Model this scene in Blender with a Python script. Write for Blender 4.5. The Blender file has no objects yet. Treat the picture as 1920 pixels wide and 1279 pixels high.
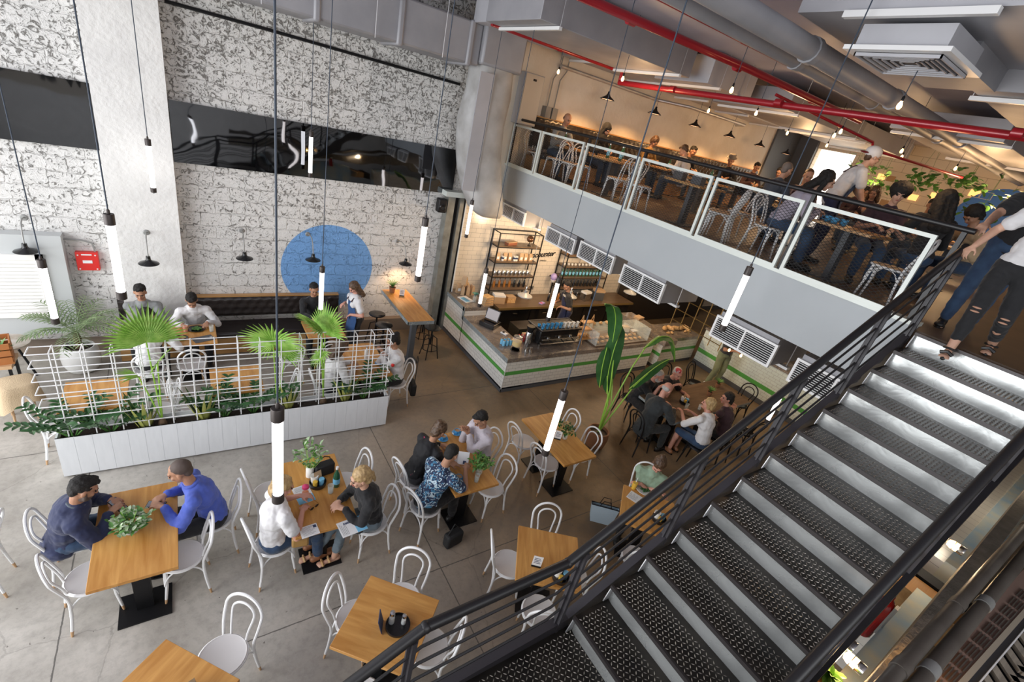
import bpy, bmesh, math, random
from mathutils import Vector, Matrix, Quaternion, noise
R = math.radians
SC = bpy.context.scene
COL = SC.collection
rnd = random.Random(7)

# ---------------------------------------------------------------- camera
cam_d = bpy.data.cameras.new('camera')
cam = bpy.data.objects.new('camera', cam_d); COL.objects.link(cam)
SC.camera = cam
cam_d.sensor_width = 36.0
cam_d.lens = 36.0 * 868.7 / 1920.0
cam_d.clip_start = 0.02; cam_d.clip_end = 200
PITCH, ROLL, YAW, EYE = -0.4431, 0.2363, -0.6662, 4.85
def camera_axes():
    cp, sp = math.cos(PITCH), math.sin(PITCH)
    f = Vector((0, cp, sp)); r = Vector((1, 0, 0)); u = r.cross(f)
    c, s = math.cos(ROLL), math.sin(ROLL)
    r2 = r * c + u * s; u2 = u * c - r * s
    Z = Matrix.Rotation(YAW, 3, 'Z')
    return Z @ r2, Z @ u2, Z @ f
_r, _u, _f = camera_axes()
cam.matrix_world = Matrix(((_r.x, _u.x, -_f.x, 0), (_r.y, _u.y, -_f.y, 0), (_r.z, _u.z, -_f.z, EYE), (0, 0, 0, 1)))

SC.view_settings.view_transform = 'Standard'
SC.view_settings.look = 'None'
SC.view_settings.gamma = 1.0
SC.view_settings.use_curve_mapping = False
SC.view_settings.exposure = 0.0
SC.cycles.use_denoising = True
SC.cycles.max_bounces = 7
SC.cycles.diffuse_bounces = 4
SC.cycles.glossy_bounces = 4
SC.cycles.caustics_reflective = False
SC.cycles.caustics_refractive = False
SC.cycles.sample_clamp_indirect = 6.0

# ---------------------------------------------------------------- light
W = bpy.data.worlds.new('daylight'); SC.world = W; W.use_nodes = True
W.node_tree.nodes['Background'].inputs[0].default_value = (0.92, 0.96, 1.0, 1)
W.node_tree.nodes['Background'].inputs[1].default_value = 1.0

def area(name, loc, target, sx, sy, power, col):
    d = bpy.data.lights.new(name, 'AREA'); d.shape = 'RECTANGLE'; d.size = sx; d.size_y = sy
    d.energy = power; d.color = col
    o = bpy.data.objects.new(name, d); COL.objects.link(o); o.location = loc
    o.rotation_euler = (Vector(target) - Vector(loc)).to_track_quat('-Z', 'Y').to_euler()
    return o
# daylight entering by the glazed shop front on the left, plus a fill light added behind the stair
area('daylight_shop_front', (-6.6, 4.0, 3.0), (5, 4.5, 1.6), 9.0, 5.0, 920, (0.96, 0.98, 1.0))
area('rear_fill', (1.0, -4.6, 5.0), (3, 6, 2.2), 8.0, 3.0, 190, (0.97, 0.98, 1.0))

def lamp(name, loc, power, col, r=0.05):
    d = bpy.data.lights.new(name, 'POINT'); d.energy = power; d.color = col; d.shadow_soft_size = r
    o = bpy.data.objects.new(name, d); COL.objects.link(o); o.location = loc
    return o
WARM = (1.0, 0.62, 0.31)
for i, (x, y, z, p) in enumerate([(6.6, 6.6, 5.4, 26), (9.2, 5.2, 5.4, 30), (7.6, 2.4, 5.4, 11), (12.5, 6.6, 5.4, 42), (12.0, 3.0, 5.4, 44), (14.6, 5.6, 5.3, 52), (14.6, 3.0, 5.3, 52)]):
    lamp('upstairs_bulb_light', (x, y, z), p, WARM, 0.15)
for i, (x, y, z, p) in enumerate([(6.3, 7.7, 2.4, 75), (7.9, 7.7, 2.4, 65), (9.9, 7.4, 2.3, 55), (8.2, 5.0, 2.7, 38), (9.4, 3.6, 2.6, 38)]):
    lamp('bar_light', (x, y, z), p, (1.0, 0.70, 0.42), 0.2)

# ---------------------------------------------------------------- mesh helpers
class MB:
    def __init__(s): s.v = []; s.f = []; s.m = []
    def add(s, vs, fs, mi=0):
        b = len(s.v); s.v += [Vector(v) for v in vs]
        s.f += [tuple(b + i for i in f) for f in fs]; s.m += [mi] * len(fs); return s
    def box(s, x0, x1, y0, y1, z0, z1, mi=0, M=None):
        vs = [Vector((x, y, z)) for z in (z0, z1) for y in (y0, y1) for x in (x0, x1)]
        if M is not None: vs = [M @ v for v in vs]
        return s.add(vs, [(0, 2, 3, 1), (4, 5, 7, 6), (0, 1, 5, 4), (2, 6, 7, 3), (0, 4, 6, 2), (1, 3, 7, 5)], mi)
    def cb(s, c, d, mi=0, M=None):
        if M is None: M = Matrix.Translation(c)
        else: M = Matrix.Translation(c) @ M
        return s.box(-d[0]/2, d[0]/2, -d[1]/2, d[1]/2, -d[2]/2, d[2]/2, mi, M)
    def tube(s, pts, r, n=8, closed=False, mi=0, flat=1.0):
        pts = [Vector(p) for p in pts]; m = len(pts)
        rr = r if isinstance(r, (list, tuple)) else [r] * m
        T = []
        for i in range(m):
            a = pts[(i - 1) % m] if (closed or i > 0) else pts[i]
            b = pts[(i + 1) % m] if (closed or i < m - 1) else pts[i]
            t = (b - a); T.append(t.normalized() if t.length > 1e-9 else Vector((0, 0, 1)))
        up = Vector((0, 0, 1)) if abs(T[0].z) < 0.9 else Vector((1, 0, 0))
        nrm = (up - T[0] * up.dot(T[0])).normalized(); vs = []
        for i in range(m):
            if i: nrm = (nrm - T[i] * nrm.dot(T[i])); nrm = nrm.normalized() if nrm.length > 1e-6 else T[i].orthogonal().normalized()
            bn = T[i].cross(nrm)
            for k in range(n):
                a = 2 * math.pi * k / n
                vs.append(pts[i] + (nrm * math.cos(a) + bn * math.sin(a) * flat) * rr[i])
        fs = []
        for i in range(m if closed else m - 1):
            j = (i + 1) % m
            for k in range(n):
                l = (k + 1) % n; fs.append((i*n+k, i*n+l, j*n+l, j*n+k))
        if not closed: fs += [tuple(range(n))[::-1], tuple((m-1)*n + k for k in range(n))]
        return s.add(vs, fs, mi)
    def lathe(s, prof, c=(0, 0, 0), n=20, mi=0, M=None):
        c = Vector(c); vs = []; M = M or Matrix.Identity(3)
        for r, z in prof:
            for k in range(n):
                a = 2 * math.pi * k / n; vs.append(c + M @ Vector((r * math.cos(a), r * math.sin(a), z)))
        fs = []
        for i in range(len(prof) - 1):
            for k in range(n):
                l = (k + 1) % n; fs.append((i*n+k, i*n+l, (i+1)*n+l, (i+1)*n+k))
        if prof[0][0] > 1e-5: fs.append(tuple(range(n))[::-1])
        if prof[-1][0] > 1e-5: fs.append(tuple((len(prof)-1)*n + k for k in range(n)))
        return s.add(vs, fs, mi)
    def ell(s, c, r, M=None, n=12, m=8, mi=0):
        prof = []; c = Vector(c); vs = []; M = M or Matrix.Identity(3)
        for i in range(m + 1):
            a = -math.pi/2 + math.pi * i / m
            for k in range(n):
                b = 2*math.pi*k/n
                vs.append(c + M @ Vector((r[0]*math.cos(a)*math.cos(b), r[1]*math.cos(a)*math.sin(b), r[2]*math.sin(a))))
        fs = []
        for i in range(m):
            for k in range(n):
                l = (k+1) % n; fs.append((i*n+k, i*n+l, (i+1)*n+l, (i+1)*n+k))
        return s.add(vs, fs, mi)
    def cap(s, p0, p1, r0, r1, n=12, mi=0):
        p0, p1 = Vector(p0), Vector(p1); d = p1 - p0; L = d.length
        if L < 1e-6: return s.ell(p0, (r0, r0, r0), n=n)
        t = d / L; pts = []; rr = []
        for a in (-80, -50, -20): pts.append(p0 + t * r0 * math.sin(R(a))); rr.append(r0 * math.cos(R(a)))
        for k in range(1, 4): pts.append(p0 + d * k / 4); rr.append(r0 + (r1 - r0) * k / 4)
        for a in (20, 50, 80): pts.append(p1 + t * r1 * math.sin(R(a))); rr.append(r1 * math.cos(R(a)))
        return s.tube(pts, rr, n, mi=mi)
    def quad(s, a, b, c, d, mi=0): return s.add([a, b, c, d], [(0, 1, 2, 3)], mi)
    def prism(s, poly, z0, z1, mi=0, M=None):
        n = len(poly); vs = [Vector((x, y, z0)) for x, y in poly] + [Vector((x, y, z1)) for x, y in poly]
        if M is not None: vs = [M @ v for v in vs]
        fs = [tuple(range(n))[::-1], tuple(range(n, 2*n))] + [(i, (i+1) % n, n + (i+1) % n, n + i) for i in range(n)]
        return s.add(vs, fs, mi)
    def leaf(s, base, d, L, w, droop=0.6, n=5, fold=0.25, mi=0, side=None, thick=None, prof=None):
        """a bent, folded blade that starts at base, heads along d and droops"""
        p = Vector(base); d = Vector(d).normalized(); st = L / n; vs = []
        for i in range(n + 1):
            sd = d.cross(Vector((0, 0, 1))) if side is None else Vector(side)
            sd = sd.normalized() if sd.length > 1e-4 else Vector((1, 0, 0))
            up = sd.cross(d).normalized(); t = i / n
            ww = w * (prof[i] if prof else math.sin(math.pi * min(1, 0.12 + t * 0.88)) ** 0.7 if i < n else 0.02)
            vs += [p - sd * ww / 2 + up * ww * fold, p, p + sd * ww / 2 + up * ww * fold]
            p = p + d * st; d = (d + Vector((0, 0, -droop / n))).normalized()
        fs = []
        for i in range(n):
            a = i * 3; fs += [(a, a+1, a+4, a+3), (a+1, a+2, a+5, a+4)]
        return s.add(vs, fs, mi)
    def mesh(s, name, mats, smooth=40, recalc=True):
        me = bpy.data.meshes.new(name); me.from_pydata([tuple(v) for v in s.v], [], s.f)
        for m in (mats if isinstance(mats, (list, tuple)) else [mats]): me.materials.append(m)
        me.polygons.foreach_set('material_index', s.m)
        if recalc:
            bm = bmesh.new(); bm.from_mesh(me); bmesh.ops.recalc_face_normals(bm, faces=bm.faces); bm.to_mesh(me); bm.free()
        if smooth:
            me.polygons.foreach_set('use_smooth', [True] * len(me.polygons)); me.set_sharp_from_angle(angle=R(smooth))
        me.update(); return me
    def build(s, name, mats, parent=None, smooth=40, loc=None, bevel=0, recalc=True):
        o = bpy.data.objects.new(name, s.mesh(name, mats, smooth, recalc)); COL.objects.link(o)
        if parent is not None: o.parent = parent
        if loc: o.location = loc
        if bevel:
            b = o.modifiers.new('bevel', 'BEVEL'); b.width = bevel; b.segments = 2; b.limit_method = 'ANGLE'
        return o

def tag(o, label=None, cat=None, group=None, kind=None):
    if label: o['label'] = label
    if cat: o['category'] = cat
    if group: o['group'] = group
    if kind: o['kind'] = kind
    return o
def thing(name, label, cat, loc=(0, 0, 0), rz=0, group=None, scale=None):
    o = bpy.data.objects.new(name, None); COL.objects.link(o); o.location = loc; o.rotation_euler = (0, 0, rz)
    o.empty_display_size = 0.1
    if scale: o.scale = (scale,) * 3
    return tag(o, label, cat, group)
CH = {}
def copy_tree(o, parent=None):
    c = o.copy(); COL.objects.link(c)
    if parent is not None: c.parent = parent
    for ch in list(o.children): copy_tree(ch, c)
    return c
def place(proto, first, loc, rz, label, cat=None, group=None, scale=None):
    o = proto if first else copy_tree(proto)
    o.location = loc; o.rotation_euler = (0, 0, rz)
    if scale: o.scale = (scale,) * 3
    tag(o, label, cat, group); return o
class Kind:
    """builds a kind once; every further call copies it with its parts"""
    def __init__(s, make): s.make = make; s.o = None
    def put(s, loc, rz, label, cat=None, group=None, scale=None):
        bpy.context.view_layer.update() if False else None
        if s.o is None: s.o = s.make(); first = True
        else: first = False
        return place(s.o, first, loc, rz, label, cat, group, scale)

# ---------------------------------------------------------------- materials
def newmat(name):
    m = bpy.data.materials.new(name); m.use_nodes = True
    return m, m.node_tree, m.node_tree.nodes, m.node_tree.links, m.node_tree.nodes['Principled BSDF']
def mat(name, col, rough=0.6, metal=0.0, var=None, vs=6.0, bump=None, bs=40.0, emit=None, es=1.0, alpha=None, trans=0.0, coat=0.0, sheen=0.0, stretch=None):
    m, nt, N, L, b = newmat(name)
    b.inputs['Base Color'].default_value = (*col, 1); b.inputs['Roughness'].default_value = rough
    b.inputs['Metallic'].default_value = metal
    if trans: b.inputs['Transmission Weight'].default_value = trans
    if coat: b.inputs['Coat Weight'].default_value = coat; b.inputs['Coat Roughness'].default_value = 0.15
    if sheen: b.inputs['Sheen Weight'].default_value = sheen
    if emit: b.inputs['Emission Color'].default_value = (*emit, 1); b.inputs['Emission Strength'].default_value = es
    if alpha is not None: b.inputs['Alpha'].default_value = alpha
    if var or bump:
        tc = N.new('ShaderNodeTexCoord'); mp = N.new('ShaderNodeMapping'); L.new(tc.outputs['Object'], mp.inputs[0])
        if stretch: mp.inputs['Scale'].default_value = stretch
    if var:
        n = N.new('ShaderNodeTexNoise'); n.inputs['Scale'].default_value = vs; n.inputs['Detail'].default_value = 6; L.new(mp.outputs[0], n.inputs[0])
        mx = N.new('ShaderNodeMix'); mx.data_type = 'RGBA'; rp = N.new('ShaderNodeValToRGB'); rp.color_ramp.elements[0].position = 0.35; rp.color_ramp.elements[1].position = 0.65
        L.new(n.outputs['Fac'], rp.inputs[0]); L.new(rp.outputs[0], mx.inputs[0])
        mx.inputs[6].default_value = (*col, 1); mx.inputs[7].default_value = (*var, 1); L.new(mx.outputs[2], b.inputs['Base Color'])
    if bump:
        n = N.new('ShaderNodeTexNoise'); n.inputs['Scale'].default_value = bs; n.inputs['Detail'].default_value = 4; L.new(mp.outputs[0], n.inputs[0])
        bp = N.new('ShaderNodeBump'); bp.inputs['Strength'].default_value = bump; bp.inputs['Distance'].default_value = 0.01
        L.new(n.outputs['Fac'], bp.inputs['Height']); L.new(bp.outputs[0], b.inputs['Normal'])
    return m
def math_node(N, L, op, a, b=None, c=None):
    n = N.new('ShaderNodeMath'); n.operation = op
    for i, x in enumerate((a, b, c)):
        if x is None: continue
        if isinstance(x, (int, float)): n.inputs[i].default_value = x
        else: L.new(x, n.inputs[i])
    return n.outputs[0]
def mixcol(N, L, fac, a, b):
    n = N.new('ShaderNodeMix'); n.data_type = 'RGBA'
    if isinstance(fac, (int, float)): n.inputs[0].default_value = fac
    else: L.new(fac, n.inputs[0])
    for i, x in ((6, a), (7, b)):
        if isinstance(x, tuple): n.inputs[i].default_value = (*x, 1)
        else: L.new(x, n.inputs[i])
    return n.outputs[2]
def ramp(N, L, x, a, b):
    n = N.new('ShaderNodeMapRange'); n.inputs[1].default_value = a; n.inputs[2].default_value = b; L.new(x, n.inputs[0]); return n.outputs[0]

def brick_wall_mat():
    """white painted split-face blocks, joints, pits and chips, with a painted blue disc"""
    m, nt, N, L, b = newmat('painted_block_wall')
    tc = N.new('ShaderNodeTexCoord'); sp = N.new('ShaderNodeSeparateXYZ'); L.new(tc.outputs['Object'], sp.inputs[0])
    cb = N.new('ShaderNodeCombineXYZ'); L.new(sp.outputs[0], cb.inputs[0]); L.new(sp.outputs[2], cb.inputs[1])
    nz = N.new('ShaderNodeTexNoise'); nz.inputs['Scale'].default_value = 9; nz.inputs['Detail'].default_value = 3; L.new(cb.outputs[0], nz.inputs[0])
    mx = N.new('ShaderNodeMix'); mx.data_type = 'VECTOR'; mx.inputs[0].default_value = 0.085; L.new(cb.outputs[0], mx.inputs[4]); L.new(nz.outputs['Color'], mx.inputs[5])
    br = N.new('ShaderNodeTexBrick'); L.new(mx.outputs[1], br.inputs[0])
    br.inputs['Scale'].default_value = 1; br.inputs['Brick Width'].default_value = 0.40; br.inputs['Row Height'].default_value = 0.20
    br.inputs['Mortar Size'].default_value = 0.010; br.inputs['Mortar Smooth'].default_value = 0.6
    br.inputs['Color1'].default_value = (1, 1, 1, 1); br.inputs['Color2'].default_value = (0.9, 0.9, 0.9, 1)
    # pits: streaky, thresholded noise; denser high on the wall
    n1 = N.new('ShaderNodeTexNoise'); n1.inputs['Scale'].default_value = 13; n1.inputs['Detail'].default_value = 7; n1.inputs['Roughness'].default_value = 0.74; n1.inputs['Distortion'].default_value = 1.5
    L.new(cb.outputs[0], n1.inputs[0])
    hi = ramp(N, L, sp.outputs[2], 1.2, 5.2)
    th = math_node(N, L, 'MULTIPLY_ADD', hi, -0.055, 0.578)
    n2 = N.new('ShaderNodeTexNoise'); n2.inputs['Scale'].default_value = 1.7; n2.inputs['Detail'].default_value = 3; L.new(cb.outputs[0], n2.inputs[0])
    th = math_node(N, L, 'MULTIPLY_ADD', n2.outputs['Fac'], -0.12, math_node(N, L, 'ADD', th, 0.06))
    d = math_node(N, L, 'SUBTRACT', n1.outputs['Fac'], th)
    pit = math_node(N, L, 'MULTIPLY', d, 17.0); cl = N.new('ShaderNodeClamp'); L.new(pit, cl.inputs[0]); pit = cl.outputs[0]
    n3 = N.new('ShaderNodeTexNoise'); n3.inputs['Scale'].default_value = 5; n3.inputs['Detail'].default_value = 4; L.new(cb.outputs[0], n3.inputs[0])
    jm = math_node(N, L, 'MULTIPLY', br.outputs['Fac'], ramp(N, L, n3.outputs['Fac'], 0.50, 0.60))
    # painted disc
    dx = math_node(N, L, 'SUBTRACT', sp.outputs[0], 2.23); dz = math_node(N, L, 'SUBTRACT', sp.outputs[2], 1.42)
    dd = math_node(N, L, 'SQRT', math_node(N, L, 'ADD', math_node(N, L, 'MULTIPLY', dx, dx), math_node(N, L, 'MULTIPLY', dz, dz)))
    disc = math_node(N, L, 'LESS_THAN', dd, 0.86)
    base = mixcol(N, L, disc, (0.80, 0.785, 0.76), (0.20, 0.42, 0.80))
    pitc = mixcol(N, L, disc, (0.10, 0.085, 0.07), (0.09, 0.19, 0.40))
    pf = math_node(N, L, 'MULTIPLY', pit, math_node(N, L, 'MULTIPLY_ADD', disc, -0.75, 0.82))
    jf = math_node(N, L, 'MULTIPLY', jm, math_node(N, L, 'MULTIPLY_ADD', disc, -0.35, 0.62))
    col = mixcol(N, L, math_node(N, L, 'MAXIMUM', pf, jf), base, pitc)
    L.new(col, b.inputs['Base Color']); b.inputs['Roughness'].default_value = 0.8
    h = math_node(N, L, 'MULTIPLY_ADD', n1.outputs['Fac'], 0.8, math_node(N, L, 'MULTIPLY', br.outputs['Fac'], -0.5))
    h = math_node(N, L, 'SUBTRACT', h, math_node(N, L, 'MULTIPLY', pit, 0.5))
    bp = N.new('ShaderNodeBump'); bp.inputs['Strength'].default_value = 0.9; bp.inputs['Distance'].default_value = 0.03
    L.new(h, bp.inputs['Height']); L.new(bp.outputs[0], b.inputs['Normal'])
    return m
def tile_mat(name, axis, w=0.2, h=0.1, col=(0.80, 0.78, 0.72), grout=(0.33, 0.32, 0.30), stripe=None, off=0.0, rough=0.18, gs=0.0025, sc=(0.10, 0.38, 0.08)):
    """brick-bond tiles on a vertical face; axis 'x' or 'y' runs along the wall; stripe = (z0, z1) in green"""
    m, nt, N, L, b = newmat(name)
    tc = N.new('ShaderNodeTexCoord'); sp = N.new('ShaderNodeSeparateXYZ'); L.new(tc.outputs['Object'], sp.inputs[0])
    cb = N.new('ShaderNodeCombineXYZ'); L.new(sp.outputs[0 if axis == 'x' else 1], cb.inputs[0])
    L.new(math_node(N, L, 'ADD', sp.outputs[2], off), cb.inputs[1])
    br = N.new('ShaderNodeTexBrick'); L.new(cb.outputs[0], br.inputs[0]); br.inputs['Scale'].default_value = 1
    br.inputs['Brick Width'].default_value = w; br.inputs['Row Height'].default_value = h; br.inputs['Mortar Size'].default_value = gs
    br.inputs['Color1'].default_value = (*col, 1); br.inputs['Color2'].default_value = (*[c * 0.95 for c in col], 1); br.inputs['Mortar'].default_value = (*grout, 1)
    out = br.outputs['Color']
    if stripe:
        a = math_node(N, L, 'GREATER_THAN', sp.outputs[2], stripe[0]); c = math_node(N, L, 'LESS_THAN', sp.outputs[2], stripe[1])
        out = mixcol(N, L, math_node(N, L, 'MULTIPLY', a, c), out, sc)
    L.new(out, b.inputs['Base Color']); b.inputs['Roughness'].default_value = rough
    bp = N.new('ShaderNodeBump'); bp.inputs['Strength'].default_value = 0.35; bp.inputs['Distance'].default_value = 0.004; bp.invert = True
    L.new(br.outputs['Fac'], bp.inputs['Height']); L.new(bp.outputs[0], b.inputs['Normal'])
    return m
def concrete_floor_mat():
    m, nt, N, L, b = newmat('polished_concrete')
    tc = N.new('ShaderNodeTexCoord'); sp = N.new('ShaderNodeSeparateXYZ'); L.new(tc.outputs['Object'], sp.inputs[0])
    n1 = N.new('ShaderNodeTexNoise'); n1.inputs['Scale'].default_value = 0.9; n1.inputs['Detail'].default_value = 7; n1.inputs['Roughness'].default_value = 0.62; n1.inputs['Distortion'].default_value = 0.6; L.new(tc.outputs['Object'], n1.inputs[0])
    n2 = N.new('ShaderNodeTexNoise'); n2.inputs['Scale'].default_value = 14; n2.inputs['Detail'].default_value = 6; n2.inputs['Roughness'].default_value = 0.7; L.new(tc.outputs['Object'], n2.inputs[0])
    # warmer, browner and darker deeper into the room, greyer and paler by the shop front
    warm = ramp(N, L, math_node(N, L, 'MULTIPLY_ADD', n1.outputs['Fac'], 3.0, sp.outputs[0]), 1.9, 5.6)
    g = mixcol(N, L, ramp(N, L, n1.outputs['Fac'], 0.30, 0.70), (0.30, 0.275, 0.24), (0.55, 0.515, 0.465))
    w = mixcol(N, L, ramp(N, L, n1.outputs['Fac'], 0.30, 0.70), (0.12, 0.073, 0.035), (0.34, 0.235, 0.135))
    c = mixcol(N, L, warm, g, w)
    c = mixcol(N, L, math_node(N, L, 'MULTIPLY', ramp(N, L, n2.outputs['Fac'], 0.45, 0.75), 0.35), c, (0.12, 0.11, 0.10))
    # saw cut joints
    f = None
    for ax, ps in ((0, (-1.2, 2.15, 5.5, 8.85)), (1, (-0.3, 3.04, 6.38))):
        for p in ps:
            wob = math_node(N, L, 'MULTIPLY_ADD', n2.outputs['Fac'], 0.016, sp.outputs[ax])
            d = math_node(N, L, 'ABSOLUTE', math_node(N, L, 'SUBTRACT', wob, p + 0.008))
            k = math_node(N, L, 'LESS_THAN', d, 0.006)
            f = k if f is None else math_node(N, L, 'MAXIMUM', f, k)
    # hairline cracks
    vo = N.new('ShaderNodeTexVoronoi'); vo.feature = 'DISTANCE_TO_EDGE'; vo.inputs['Scale'].default_value = 0.55
    mp = N.new('ShaderNodeMix'); mp.data_type = 'VECTOR'; mp.inputs[0].default_value = 0.25; L.new(tc.outputs['Object'], mp.inputs[4]); L.new(n1.outputs['Color'], mp.inputs[5]); L.new(mp.outputs[1], vo.inputs[0])
    cr = math_node(N, L, 'MULTIPLY', math_node(N, L, 'LESS_THAN', vo.outputs['Distance'], 0.0022), 0.22)
    c = mixcol(N, L, math_node(N, L, 'MAXIMUM', math_node(N, L, 'MULTIPLY', f, 0.8), cr), c, (0.06, 0.055, 0.05))
    # small dark specks
    n4 = N.new('ShaderNodeTexNoise'); n4.inputs['Scale'].default_value = 22; n4.inputs['Detail'].default_value = 2; L.new(tc.outputs['Object'], n4.inputs[0])
    c = mixcol(N, L, math_node(N, L, 'MULTIPLY', math_node(N, L, 'GREATER_THAN', n4.outputs['Fac'], 0.735), 0.7), c, (0.07, 0.06, 0.05))
    L.new(c, b.inputs['Base Color'])
    L.new(ramp(N, L, n1.outputs['Fac'], 0.2, 0.9), b.inputs['Roughness'])
    rr = N.new('ShaderNodeMapRange'); rr.inputs[3].default_value = 0.28; rr.inputs[4].default_value = 0.6; L.new(n1.outputs['Fac'], rr.inputs[0]); L.new(rr.outputs[0], b.inputs['Roughness'])
    bp = N.new('ShaderNodeBump'); bp.inputs['Strength'].default_value = 0.12; bp.inputs['Distance'].default_value = 0.01; L.new(n2.outputs['Fac'], bp.inputs['Height']); L.new(bp.outputs[0], b.inputs['Normal'])
    return m
def wood_mat(name, a, b_, scale=1.0, rough=0.42, axis=1, planks=None):
    m, nt, N, L, b = newmat(name)
    tc = N.new('ShaderNodeTexCoord'); mp = N.new('ShaderNodeMapping'); L.new(tc.outputs['Object'], mp.inputs[0])
    s = [9.0, 9.0, 9.0]; s[axis] = 0.9; mp.inputs['Scale'].default_value = [x * scale for x in s]
    n = N.new('ShaderNodeTexNoise'); n.inputs['Scale'].default_value = 2.2; n.inputs['Detail'].default_value = 8; n.inputs['Distortion'].default_value = 0.7; L.new(mp.outputs[0], n.inputs[0])
    n2 = N.new('ShaderNodeTexNoise'); n2.inputs['Scale'].default_value = 1.3; n2.inputs['Detail'].default_value = 2; L.new(tc.outputs['Object'], n2.inputs[0])
    f = ramp(N, L, math_node(N, L, 'MULTIPLY_ADD', n2.outputs['Fac'], 0.35, math_node(N, L, 'MULTIPLY', n.outputs['Fac'], 0.65)), 0.32, 0.66)
    c = mixcol(N, L, f, a, b_)
    if planks:
        sp = N.new('ShaderNodeSeparateXYZ'); L.new(tc.outputs['Object'], sp.inputs[0])
        q = math_node(N, L, 'PINGPONG', sp.outputs[1 - axis if axis < 2 else 0], planks / 2)
        c = mixcol(N, L, math_node(N, L, 'MULTIPLY', math_node(N, L, 'LESS_THAN', q, 0.0016), 0.6), c, tuple(x * 0.4 for x in a))
    L.new(c, b.inputs['Base Color']); b.inputs['Roughness'].default_value = rough
    return m
def marble_mat(name, a, b_, vein):
    m, nt, N, L, b = newmat(name)
    tc = N.new('ShaderNodeTexCoord')
    n = N.new('ShaderNodeTexNoise'); n.inputs['Scale'].default_value = 2.4; n.inputs['Detail'].default_value = 8; n.inputs['Distortion'].default_value = 1.4; L.new(tc.outputs['Object'], n.inputs[0])
    c = mixcol(N, L, ramp(N, L, n.outputs['Fac'], 0.3, 0.7), a, b_)
    n2 = N.new('ShaderNodeTexNoise'); n2.inputs['Scale'].default_value = 3.1; n2.inputs['Detail'].default_value = 5; n2.inputs['Distortion'].default_value = 2.2; L.new(tc.outputs['Object'], n2.inputs[0])
    d = math_node(N, L, 'ABSOLUTE', math_node(N, L, 'SUBTRACT', n2.outputs['Fac'], 0.5))
    c = mixcol(N, L, math_node(N, L, 'MULTIPLY', math_node(N, L, 'LESS_THAN', d, 0.008), 0.7), c, vein)
    L.new(c, b.inputs['Base Color']); b.inputs['Roughness'].default_value = 0.16
    return m
def galv_mat(name, col, rough=0.28, dots=False):
    m, nt, N, L, b = newmat(name)
    tc = N.new('ShaderNodeTexCoord')
    n = N.new('ShaderNodeTexNoise'); n.inputs['Scale'].default_value = 3; n.inputs['Detail'].default_value = 6; n.inputs['Distortion'].default_value = 0.8; L.new(tc.outputs['Object'], n.inputs[0])
    c = mixcol(N, L, ramp(N, L, n.outputs['Fac'], 0.3, 0.7), tuple(x * 0.72 for x in col), col)
    L.new(c, b.inputs['Base Color']); b.inputs['Metallic'].default_value = 0.85
    rr = N.new('ShaderNodeMapRange'); rr.inputs[3].default_value = rough * 0.7; rr.inputs[4].default_value = rough * 1.5; L.new(n.outputs['Fac'], rr.inputs[0]); L.new(rr.outputs[0], b.inputs['Roughness'])
    bp = N.new('ShaderNodeBump'); bp.inputs['Strength'].default_value = 0.22; bp.inputs['Distance'].default_value = 0.02; L.new(n.outputs['Fac'], bp.inputs['Height'])
    if dots:
        vo = N.new('ShaderNodeTexVoronoi'); vo.inputs['Scale'].default_value = 120; vo.inputs['Randomness'].default_value = 0.0; L.new(tc.outputs['Object'], vo.inputs[0])
        b2 = N.new('ShaderNodeBump'); b2.inputs['Strength'].default_value = 0.18; b2.inputs['Distance'].default_value = 0.001
        L.new(ramp(N, L, vo.outputs['Distance'], 0.2, 0.5), b2.inputs['Height']); L.new(bp.outputs[0], b2.inputs['Normal']); L.new(b2.outputs[0], b.inputs['Normal'])
    else: L.new(bp.outputs[0], b.inputs['Normal'])
    return m
def mirror_mat():
    m, nt, N, L, b = newmat('dark_wavy_mirror')
    b.inputs['Base Color'].default_value = (0.13, 0.135, 0.145, 1); b.inputs['Metallic'].default_value = 1.0; b.inputs['Roughness'].default_value = 0.03
    tc = N.new('ShaderNodeTexCoord'); n = N.new('ShaderNodeTexNoise'); n.inputs['Scale'].default_value = 1.1; n.inputs['Detail'].default_value = 1.5; L.new(tc.outputs['Object'], n.inputs[0])
    bp = N.new('ShaderNodeBump'); bp.inputs['Strength'].default_value = 0.25; bp.inputs['Distance'].default_value = 0.05; L.new(n.outputs['Fac'], bp.inputs['Height']); L.new(bp.outputs[0], b.inputs['Normal'])
    return m

M = {}
M['brick'] = brick_wall_mat()
M['floor'] = concrete_floor_mat()
M['plaster'] = mat('rough_white_plaster', (0.78, 0.77, 0.745), 0.85, var=(0.72, 0.71, 0.69), vs=3, bump=0.9, bs=16)
M['upper_plaster'] = mat('upper_plaster', (0.82, 0.76, 0.66), 0.85, var=(0.74, 0.67, 0.56), vs=2, bump=1.0, bs=12)
M['tile_back'] = tile_mat('cream_wall_tiles', 'x', 0.24, 0.105, (0.78, 0.72, 0.63))
M['tile_x'] = tile_mat('counter_tiles_front', 'x', 0.155, 0.075, (0.80, 0.79, 0.74), stripe=(0.375, 0.46))
M['tile_y'] = tile_mat('counter_tiles_side', 'y', 0.155, 0.075, (0.80, 0.80, 0.77), stripe=(0.375, 0.46))
M['marble'] = marble_mat('grey_marble', (0.13, 0.11, 0.095), (0.28, 0.24, 0.21), (0.50, 0.38, 0.24))
M['marble_edge'] = marble_mat('blue_grey_marble_edge', (0.20, 0.23, 0.24), (0.34, 0.38, 0.39), (0.5, 0.52, 0.5))
M['oak'] = wood_mat('oak_table_top', (0.43, 0.18, 0.035), (0.68, 0.36, 0.105), 1.0, 0.34, 1, planks=None)
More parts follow.
